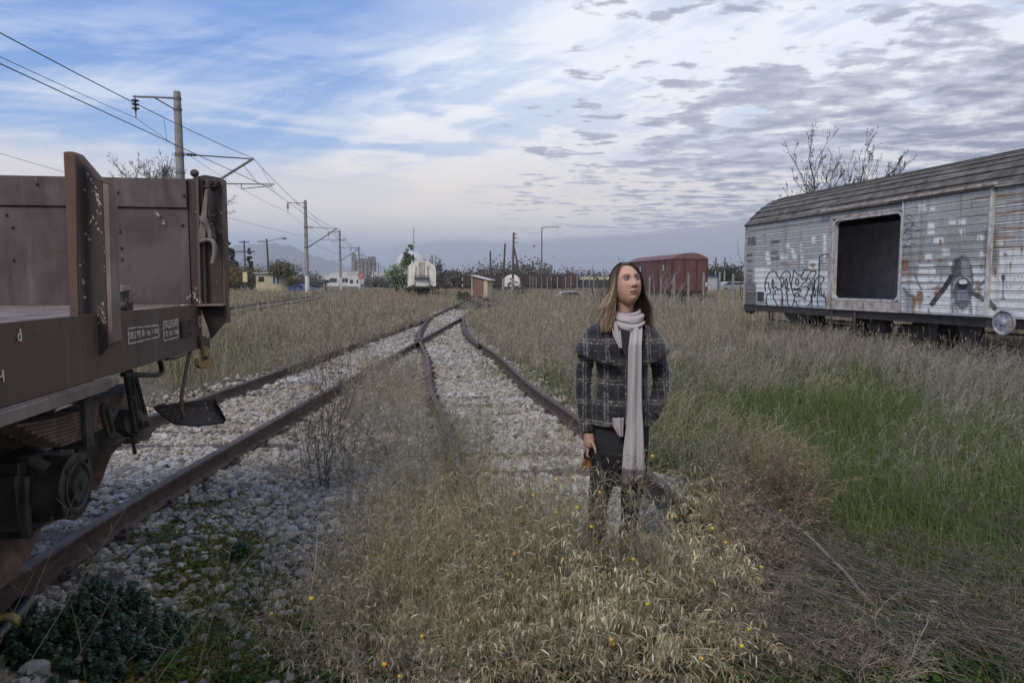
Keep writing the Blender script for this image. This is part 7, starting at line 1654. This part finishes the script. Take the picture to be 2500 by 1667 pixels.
# silo and white buildings
q = at(888, 640, 420); si = empty('grain_silo', (q[0], 420, 0), R(10), label='tall grey concrete silo block beyond the masts', cat='silo'); H1 = float(at(888, 632, 420)[2]); mb = MB(); mb.box(-7.0, 7.2, 0, 12, -1, H1); 
for i in range(6): mb.cyl((-5.8+i*2.35, 0, -1), (-5.8+i*2.35, 0, H1-1.2), 1.15, n=14)
mb.build('silo_block', M['silo'], si); mb = MB(); H2 = float(at(888, 622, 420)[2]); mb.box(-7.3, -4.6, 0, 6, -1, H2); mb.box(-7.0, -5.0, 0, 3, H2, H2+1.2); mb.build('stair_tower', M['silo'], si); mb = MB(); mb.box(3.0, 7.0, 1, 8, H1, H1+1.4); mb.build('roof_house', M['silo'], si)
def bldg(px, top, Y, w, label, m='white_far', d=10, pitched=False, wins=4, floors=1):
    q = at(px, top, Y); H = q[2]; root = empty('building', (q[0], Y, 0), label=label, cat='building', group='far buildings'); mb = MB(); mb.box(-w/2, w/2, 0, d, -1, H if not pitched else H*.72); mb.build('wall', M[m], root)
    mb = MB()
    if pitched: mb.prism([(-w/2-.3, -.2, H*.72+.01), (w/2+.3, -.2, H*.72+.01), (0, -.2, H)], (0, d+.4, 0))
    else: mb.box(-w/2-.2, w/2+.2, -.2, d+.2, H+.001, H+.35)
    mb.build('roof', M['tin'], root)
    for k in range(wins):
        mb = MB(); x = -w/2+w*(k+.5)/wins; mb.box(x-w*.12/1, x+w*.12, -.08, -.01, H*.30, H*.58); mb.build('window', M['glass'], root)
    return root
bldg(840, 664, 330, 14, 'white low building left of the grey silo'); bldg(812, 672, 380, 18, 'long pale building farther left of the silo', wins=6); bldg(866, 670, 300, 6, 'narrow white building before the silo', wins=2); bldg(940, 664, 420, 18, 'pale building right of the silo behind the far masts', wins=5); bldg(972, 667, 240, 9, 'white gabled shed left of the poplar', pitched=True, wins=2); bldg(780, 678, 500, 40, 'far row of pale houses behind the third mast', wins=7)
# signs along the line
def disc_sign(px, py, Y, r, m, label, box=True):
    q = at(px, py, Y); root = empty('rail_sign', (q[0], Y, .3), label=label, cat='sign'); z = q[2]-.3; mb = MB(); mb.cyl((0, .03, -.4), (0, .03, z+r*.8), .05, n=8); mb.build('post', M['galv'], root)
    mb = MB(); mb.lathe((0, 0, z), (0, -1, 0), [(0, r), (.03, r)], 24); mb.build('disc', m, root); mb = MB(); mb.prism([(-r*.55, -.035, z-r*.42), (-r*.42, -.035, z-r*.55), (r*.55, -.035, z+r*.42), (r*.42, -.035, z+r*.55)], (0, -.006, 0)); mb.build('bar', M['whitewash'] if box else M['wire'], root)
    if box:
        mb = MB(); mb.box(-r*.85, r*.85, -.02, .02, z-r*2.35, z-r*1.25); mb.build('plate', M['whitewash'], root)
        text_mesh('20', r*1.05, 'numeral', M['wire'], root, Matrix.Translation((-r*.6, -.024, z-r*2.15)) @ Matrix.Rotation(R(90), 4, 'X'))
    return root
disc_sign(881, 673, 92, .42, M['red_sign'], 'round red prohibition sign with a white number plate below'); disc_sign(829, 684, 104, .42, M['whitewash'], 'round white sign with a black bar in front of the third mast', False)
q = at(1129, 662, 72); sp_o = empty('striped_post', (q[0], 72, .3), label='yellow and black striped post left of the brick shed', cat='marker post')
mb = MB(); mbk = MB()
for k in range(8): (mb if k % 2 else mbk).cyl((0, 0, k*(q[2]-.3)/8), (0, 0, (k+1)*(q[2]-.3)/8), .05, n=10)
mb.build('yellow_band', M['stencil_y'], sp_o); mbk.build('black_band', M['rubber'], sp_o)
for px, Y, lab in ((795, 85, 'small dark marker post with red top beside the line'), ): q = at(px, 688, Y); mb = MB(); mb.tube([(q[0], Y, .2), (q[0], Y, q[2])], [.09, .07], 8); tag(mb.build('marker_post', M['brownwagon'], None), lab, 'marker post')
# small white wagon seen end on, behind the grass
q = at(1030, 692, 68); sw = empty('small_white_wagon', (q[0], 68, .38), R(7), label='small white rust-streaked wagon seen end on, left of the tracks', cat='railway wagon'); HT2 = float(at(1030, 637, 68)[2])-.38
pr = [(-1.4, 1.0), (1.4, 1.0)]+[(1.4*math.cos(t), HT2-.85+.85*math.sin(t)) for t in np.linspace(0.05, math.pi-.05, 17)]
mb = MB(); mb.prism([(x, 0, z) for x, z in pr], (0, 11, 0)); mb.build('body', M['whitewagon'], sw, bevel=.02)
mb = MB(); mb.box(-.32, .32, -.03, -.003, HT2-1.5, HT2-.1); mb.build('end_panel', M['rustwhite'], sw)
mb = MB()
for s in (-1, 1): mb.tube([(s*.55, -.12, HT2-.5), (s*.62, -.14, HT2-1.5), (s*.75, -.14, 1.0)], .03, 6)
for z in (HT2-1.45, HT2-1.62): mb.tube([(-.72, -.14, z), (.72, -.14, z)], .028, 6)
mb.build('end_ladder', M['grease'], sw); mb = MB(); mb.box(-.72, .72, -.4, -.01, HT2-1.72, HT2-1.66); mb.build('platform', M['grease'], sw)
for s in (-1, 1): mb = MB(); mb.cyl((s*.87, 0, .92), (s*.87, -.5, .92), .1, n=12); mb.lathe((s*.87, -.5, .92), (0, -1, 0), [(0, .1), (.0, .23), (.03, .23), (.05, .1)], 20); mb.build('buffer', M['grease'], sw)
mb = MB(); mb.box(-1.35, 1.35, .02, 11, .78, .999); mb.build('underframe', M['grease'], sw)
for yy in (1.8, 9): mb = MB(); mb.cyl((-.8, yy, .46), (.8, yy, .46), .46, n=20); mb.build('wheelset', M['grease'], sw)
# red covered van behind the wire fence
qc = at(1642, 632, 57); rv = empty('covered_van', (qc[0], 57, .1), R(10), label='oxide-red covered van with arched roof behind the wire fence', cat='railway wagon'); EV = float(qc[2])-.1; RD = float(at(1685, 617, 57)[2])-.1; VW = float(at(1727, 700, 57.5)[0]-qc[0])/math.cos(R(10))
VL = 10.6; bz = .95
mb = MB(); mb.box(0, VW, 0, VL, bz, EV)
for k in range(14): z = bz+(EV-bz)*(k+1)/15; mb.box(-.012, VW+.012, -.012, VL+.012, z-.012, z+.012)
mb.build('body', M['redwagon'], rv); mb = MB()
for x in (0.0, VW*.33, VW*.67, VW-.08): mb = MB(); mb.box(x, x+.08, -.07, -.013, bz-.05, EV); mb.build('pillar', M['redpost'], rv)
for y in np.linspace(0, VL-.08, 8): mb = MB(); mb.box(-.07, -.013, y, y+.08, bz-.05, EV); mb.build('pillar', M['redpost'], rv)
n = 14; arc = [(VW/2+(VW/2+.08)*(-1+2*i/n), EV+.001+(RD-EV)*(1-abs(-1+2*i/n)**2.2)) for i in range(n+1)]
mb = MB(); mb.prism([(x, -.08, z) for x, z in arc], (0, VL+.16, 0)); mb.build('roof', M['redroof'], rv)
for y, w in ((1.35, .62), (7.0, .62)): mb = MB(); mb.box(-.035, -.001, y, y+w, EV-1.0, EV-.4); f_ = mb.build('window', M['brownwagon'], rv); mb = MB(); mb.box(-.045, -.036, y+.2, y+w-.04, EV-.95, EV-.45); mb.build('pane', M['palewin'], f_)
mb = MB(); mb.box(-.05, -.014, 4.2, 6.2, bz+.1, EV-.25); mb.build('sliding_door', M['redwagon'], rv, bevel=.02)
mb = MB(); mb.box(.1, VW-.1, .1, VL-.1, .7, bz); mb.build('underframe', M['grease'], rv)
for yy in (2.2, 8.2): mb = MB(); mb.cyl((.5, yy, .5), (VW-.5, yy, .5), .48, n=20); mb.build('wheelset', M['grease'], rv)
mb = MB(); mb.box(VW-.2, VW-.06, -.10, -.071, bz+.35, bz+.7); mb.build('label_plate', M['whitewash'], rv)
# distant row of rusty wagons and tanks, scrap wagon, tree belt
def arched(px0, px1, top, Y, label, m='brownwagon', bz=.9):
    a, b = at(px0, top, Y), at(px1, top, Y); root = empty('rusty_van', (a[0], Y, .3), label=label, cat='railway wagon', group='row of rusty wagons at the back'); w = b[0]-a[0]; H = a[2]-.3; n = 10
    arc = [(w*i/n, H-.55+.55*(1-abs(-1+2*i/n)**2.2)) for i in range(n+1)]; mb = MB(); mb.prism([(w, 0, bz), (0, 0, bz)]+[(x, 0, z) for x, z in arc], (0, 2.8, 0)); mb.build('body', M[m], root)
    mb = MB(); 
    for k in range(int(w/1.5)+1): mb.box(min(w-.1, k*1.5), min(w, k*1.5+.1), -.06, -.002, bz, H-.6)
    mb.build('ribs', M['brownwagon'], root); mb = MB(); mb.box(.2, w-.2, .3, 2.5, .35, bz); mb.build('underframe', M['grease'], root); return root
for i, (a_, b_, t_, Y, d) in enumerate(((1130, 1198, 670, 118, 'behind the brick shed'), (1258, 1330, 672, 122, 'right of the small spotted tank wagon'), (1318, 1348, 667, 116, 'behind the foot of the street lamp'), (1345, 1375, 669, 120, 'short one right of the street lamp'), (1372, 1408, 666, 110, 'reddest, right of the lamp'), (1190, 1240, 672, 130, 'between the leaning poles'))): arched(a_, b_, t_, Y, 'rusty brown arched van '+d, 'redpost' if i == 4 else 'brownwagon')
q = at(1250, 692, 100); tk = empty('tank_wagon', (q[0], 100, .4), label='small white spotted tank wagon end behind the braced pole', cat='railway wagon'); HT3 = float(at(1250, 671, 100)[2])-.4
mb = MB(); mb.lathe((0, 0, HT3-1.3), (0, 1, 0), [(0, .9), (.05, 1.2), (.25, 1.35), (6, 1.35), (6.2, 1.2), (6.3, .9)], 26); mb.build('tank', M['whitewagon'], tk); mb = MB(); mb.box(-1.3, 1.3, -.2, 6.4, .5, .8); mb.build('underframe', M['grease'], tk)
mb = MB(); rr_ = random.Random(4)
for _ in range(26): a = rr_.uniform(0, 6.28); r_ = rr_.uniform(.2, 1.1); mb.box(r_*math.cos(a)-.1, r_*math.cos(a)+.12, -.03, .02, HT3-1.3+r_*math.sin(a)-.06, HT3-1.3+r_*math.sin(a)+.1)
mb.build('rust_spots', M['brownwagon'], tk)
q = at(1465, 682, 125); yb = empty('tarpaulin_wagon', (q[0], 125, .3), label='pale yellow wagon top behind the fence, left of the woman', cat='railway wagon'); mb = MB(); z1 = float(at(1465, 676, 125)[2])-.3; mb.box(-3.4, 4.2, 0, 3, z1-.5, z1); mb.build('canopy', M['cream'], yb); mb = MB(); mb.box(-3.2, 4.0, .1, 2.9, .4, z1-.5); mb.build('body', M['blue'] if False else M['grease'], yb)
for i, (px, top, Y, w) in enumerate(((1085, 672, 160, 9), (1120, 662, 150, 9), (1150, 668, 170, 8), (1215, 655, 150, 14), (1240, 660, 165, 12), (1290, 652, 155, 15), (1320, 662, 170, 9), (1175, 660, 175, 5), (1060, 680, 140, 8), (1395, 672, 180, 12), (1440, 674, 200, 14), (930, 683, 180, 9), (1500, 676, 190, 10), (760, 682, 190, 10), (720, 680, 170, 8))):
    cols = GRB if i not in (7, ) else DKG
    leafy('far_tree', px, top, Y, w, None, cols+([(.12, .13, .10)] if i in (3, 5) else []), 'grey-brown thicket tree beyond the far wagons, '+('between the white wagon and the striped post', 'with a yellowish top, behind the striped post', 'over the brick shed', 'broad one behind the leaning pole', 'behind the braced pole', 'broadest, with a chimney-like top, left of the lamp', 'just left of the lamp', 'dark narrow conifer over the brick shed', 'low, right of the white wagon', 'right of the lamp', 'left of the woman', 'low, left of the poplar', 'behind the head of the woman', 'behind the third mast', 'behind the blue car')[i], n=1500, ls=.34, group='thicket trees at the back')
# brick shed
q = at(1171, 692, 64); bs = empty('brick_shed', (q[0]+.05, 64, .38), R(-16), label='tiny brick and plaster shed with sloping tin roof beside the track', cat='shed'); T1 = float(at(1151, 673, 64)[2])-.38; T2 = float(at(1190, 682, 64)[2])-.38
mb = MB(); mb.prism([(-.68, 0, -.4), (.35, 0, -.4), (.35, 0, T2+.05), (-.68, 0, T1-.1)], (0, 1.4, 0)); mb.build('brick_wall', M['brick'], bs); mb = MB(); mb.prism([(.351, -.01, -.4), (.72, -.01, -.4), (.72, -.01, T2-.12), (.351, -.01, T2+.04)], (0, 1.42, 0)); mb.build('plaster_wall', M['cream'], bs)
mb = MB(); mb.prism([(-.9, -.2, T1), (.98, -.2, T2-.12), (.98, -.2, T2-.06), (-.9, -.2, T1+.07)], (0, 1.9, 0)); mb.build('roof', M['tin'], bs); mb = MB(); mb.box(-.82, -.76, -.08, -.02, -.4, T1); mb.build('post', M['whitewash'], bs)
# green clump between the rails
leafy('green_bush', 1130, 708, 52, 1.3, None, [(.06, .09, .04), (.09, .12, .05)], 'small green bush at the end of the curved track', zb=.15, n=900, ls=.05, cat='bush', trunk=False)
# poles and the street lamp
def wpole(px, top, px_b, Y, label, brace=None, ins=False):
    a, b = at(px_b, 705, Y), at(px, top, Y); root = empty('wooden_pole', (a[0], Y, .2), label=label, cat='pole'); H = b[2]-.2; dx_ = b[0]-a[0]
    mb = MB(); mb.tube([(0, 0, -.2), (dx_, 0, H)], [.14, .10], 9); mb.build('pole', M['wood'], root); mb = MB(); mb.lathe((0, 0, -.19), (dx_/H, 0, 1), [(0, .16), (2.2, .15)], 10); mb.build('foot', M['concrete'], root)
    if brace: c = at(brace[0], brace[1], Y); d = at(brace[2], brace[3], Y); mb = MB(); mb.tube([(c[0]-a[0], -.1, c[2]-.2), (d[0]-a[0], -.1, .0)], [.09, .13], 8); mb.build('brace', M['wood'], root)
    if ins:
        for z in (H-.2, H-.6, H-1.1): mb = MB(); mb.lathe((dx_+.1, 0, z), (1, 0, .3), [(0, .04), (.1, .05), (.12, .09), (.2, .08), (.22, .03)], 8); mb.build('insulator', M['ceramic'], root)
wpole(1197, 613, 1199, 80, 'short wooden pole, leftmost of the three poles, right of the brick shed'); wpole(1233, 595, 1227, 78, 'leaning wooden pole, middle one of the three'); wpole(1254, 568, 1251, 74, 'tallest wooden pole, with insulators and a diagonal brace', (1254, 600, 1280, 705), True)
q = at(1323, 556, 84); lp = empty('street_lamp', (q[0], 84, .2), label='tall thin grey street lamp with one arm to the right', cat='street lamp'); H = q[2]-.2; mb = MB(); mb.tube([(0, 0, -.2), (0, 0, H)], [.11, .065], 10); mb.build('pole', M['galv'], lp); mb = MB(); mb.tube([(0, 0, H), (1.7, 0, H+.12)], .04, 6); mb.build('arm', M['galv'], lp); mb = MB(); mb.sphere((1.85, 0, H+.10), .26, 12, 8, (1, .5, .4)); mb.build('lamp_head', M['tin'], lp)
# pile of broken timber below the braced pole
mb = MB(); q = at(1245, 705, 70); rr_ = random.Random(9)
for _ in range(16): a = Vector((rr_.uniform(-1.6, 2.2), rr_.uniform(-.5, .5), rr_.uniform(.1, .9))); d = Vector((rr_.uniform(-1.3, 1.3), rr_.uniform(-.4, .4), rr_.uniform(-.3, .9))); mb.tube([a, a+d], [.05, .03], 5)
tp = mb.build('timber_pile', M['wood'], None); tp.location = (q[0], 70, .35); tag(tp, 'heap of broken timber at the foot of the braced pole', 'timber pile')
# derelict silver car in the weeds
q = at(1380, 697, 66); car('derelict_car', (q[0], 66, -.55), R(4), M['silver'], 'derelict silver car half sunk in the weeds before the fence', 3.9)
# wire fence with concrete posts
f_ = empty('wire_fence', (0, 0, 0), label='wire fence on thin concrete posts before the red covered van', cat='fence')
FPX_ = [(1294, 674), (1301, 674), (1309, 675), (1336, 676), (1346, 676), (1361, 675), (1381, 675), (1394, 674), (1409, 672), (1424, 674), (1439, 676), (1450, 678), (1459, 678), (1474, 676), (1586, 676), (1614, 673), (1646, 669), (1681, 667), (1718, 665), (1757, 664), (1790, 668)]
fpos = []
for px, top in FPX_:
    Y = float(np.interp(px, [1290, 1480, 1590, 1800], [92, 66, 46, 36])); a = at(px, top, Y); fpos.append(Vector((a[0], Y, a[2]))); mb = MB(); mb.box(-.05, .05, -.05, .05, -.3, a[2]-.2); o = mb.build('post', M['concrete'], f_); o.location = (a[0], Y, .2)
mb = MB()
for k in range(3): mb.tube([Vector((p.x, p.y-.06, .35+(p.z-.4)*(.3+.34*k))) for p in fpos], .006, 4)
mb.build('wires', M['wire'], f_)
# far right: road, cabin, poles, tree, cars seen between the two wagons
mb = MB(); a, b = at(1500, 712, 74), at(2150, 708, 74); mb.prism([(a[0], 76, .50), (b[0], 70, .50), (b[0], 84, .50), (a[0], 88, .50)], (0, 0, .05)); rd = mb.build('road', M['asphalt'], None); tag(rd, kind='structure')
q = at(1737, 680, 95); cb = empty('cabin', (q[0], 95, .4), R(12), label='pale blue and white portable cabin right of the red van', cat='cabin'); H = float(at(1737, 674, 95)[2])-.4; mb = MB(); mb.box(-1.4, .9, 0, 2.5, 0, H); mb.build('wall', M['palewin'], cb); mb = MB(); mb.box(-1.5, 1.3, -.25, 2.6, H+.001, H+.12); mb.build('roof', M['blue'], cb); mb = MB(); mb.box(.92, 1.02, -.02, 2.4, 0, H-.001); mb.build('corner_post', M['blue'], cb)
leafy('roadside_tree', 1770, 648, 110, 7.5, None, DKG+OLV, 'green round tree right of the red van, behind two thin poles', n=3200, ls=.2)
for px, top, lab in ((1748, 628, 'thin dark-topped utility pole, left of the pair before the green tree'), (1770, 629, 'thin dark-topped utility pole, right of the pair before the green tree')):
    q = at(px, top, 100); root = empty('utility_pole', (q[0], 100, .3), label=lab, cat='utility pole'); H = q[2]-.3; mb = MB(); mb.tube([(0, 0, -.2), (0, 0, H*.62)], [.15, .12], 8); mb.build('foot', M['concrete'], root); mb = MB(); mb.tube([(0, 0, H*.62), (0, 0, H)], [.11, .09], 8); mb.build('pole', M['wood'], root)
q = at(1783, 692, 96); car('roadside_car', (q[0], 96, .45), R(200), M['silver'], 'silver car parked under the green tree, right of the red van', 4.1, 'cars by the road'); q = at(1806, 692, 104); car('roadside_car', (q[0], 104, .45), R(185), M['whitewash'], 'white car behind the silver one, next to the edge of the white wagon', 4.1, 'cars by the road')
bldg(1700, 690, 190, 60, 'long low pale building across the road at the right', wins=8); bldg(1660, 686, 260, 50, 'farther flat building behind the roadside tree', wins=6)
for i, (px, top, Y, w) in enumerate(((1810, 666, 170, 12), (1735, 672, 200, 14))): leafy('far_tree', px, top, Y, w, None, DKG+GRB, ('dark far tree beside the edge of the white wagon', 'far dark tree over the portable cabin')[i], n=1200, ls=.35, group='thicket trees at the back')
# hazy mountains
def ridge(name, Y, pts, label):
    """terrain ridge: real hills, kilometres away"""
    xs = np.linspace(pts[0][0], pts[-1][0], 160); top = np.interp(xs, [p[0] for p in pts], [p[1] for p in pts]); V = []; nr = 9; rs = np.random.default_rng(3)
    for j in range(nr):
        s = j/(nr-1)
        for i, (px, ty) in enumerate(zip(xs, top)):
            q = at(px, ty, Y); h = max(0, q[2])*math.sin(s*math.pi)**.9*(1+.05*math.sin(i*.9+j)+.04*math.sin(i*.33)); V.append((q[0]*(1+.1*(s-.5)), Y+(s-.5)*Y*.5, h-5))
    n = len(xs); i = (np.arange(nr-1)[:, None]*n+np.arange(n-1)[None]).ravel(); F = np.stack([i, i+1, i+n+1, i+n], -1)
    tag(link(bpy.data.objects.new(name, raw_mesh(name, V, F, np.full(len(F), 4), M['hill'], smooth=True))), label, kind='structure')
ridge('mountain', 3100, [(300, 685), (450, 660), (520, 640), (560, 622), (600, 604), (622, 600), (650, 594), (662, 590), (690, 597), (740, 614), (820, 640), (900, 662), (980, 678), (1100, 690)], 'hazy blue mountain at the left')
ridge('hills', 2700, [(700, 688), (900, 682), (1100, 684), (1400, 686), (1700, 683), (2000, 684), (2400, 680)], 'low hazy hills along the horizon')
# haze: the autumn air itself
mb = MB(); mb.box(-3200, 3200, -60, 3900, -7, 192); hz = mb.build('haze', None, None, auto=False); hz.data.materials.clear()
hm_ = bpy.data.materials.new('air'); hm_.use_nodes = True; n_ = hm_.node_tree; n_.nodes.clear(); o_ = n_.nodes.new('ShaderNodeOutputMaterial'); pv = n_.nodes.new('ShaderNodeVolumePrincipled'); pv.inputs['Color'].default_value = (.88, .90, .95, 1); pv.inputs['Density'].default_value = .00032; pv.inputs['Anisotropy'].default_value = .2
n_.links.new(pv.outputs[0], o_.inputs['Volume']); hz.data.materials.append(hm_); tag(hz, kind='stuff'); hz.display_type = 'WIRE'
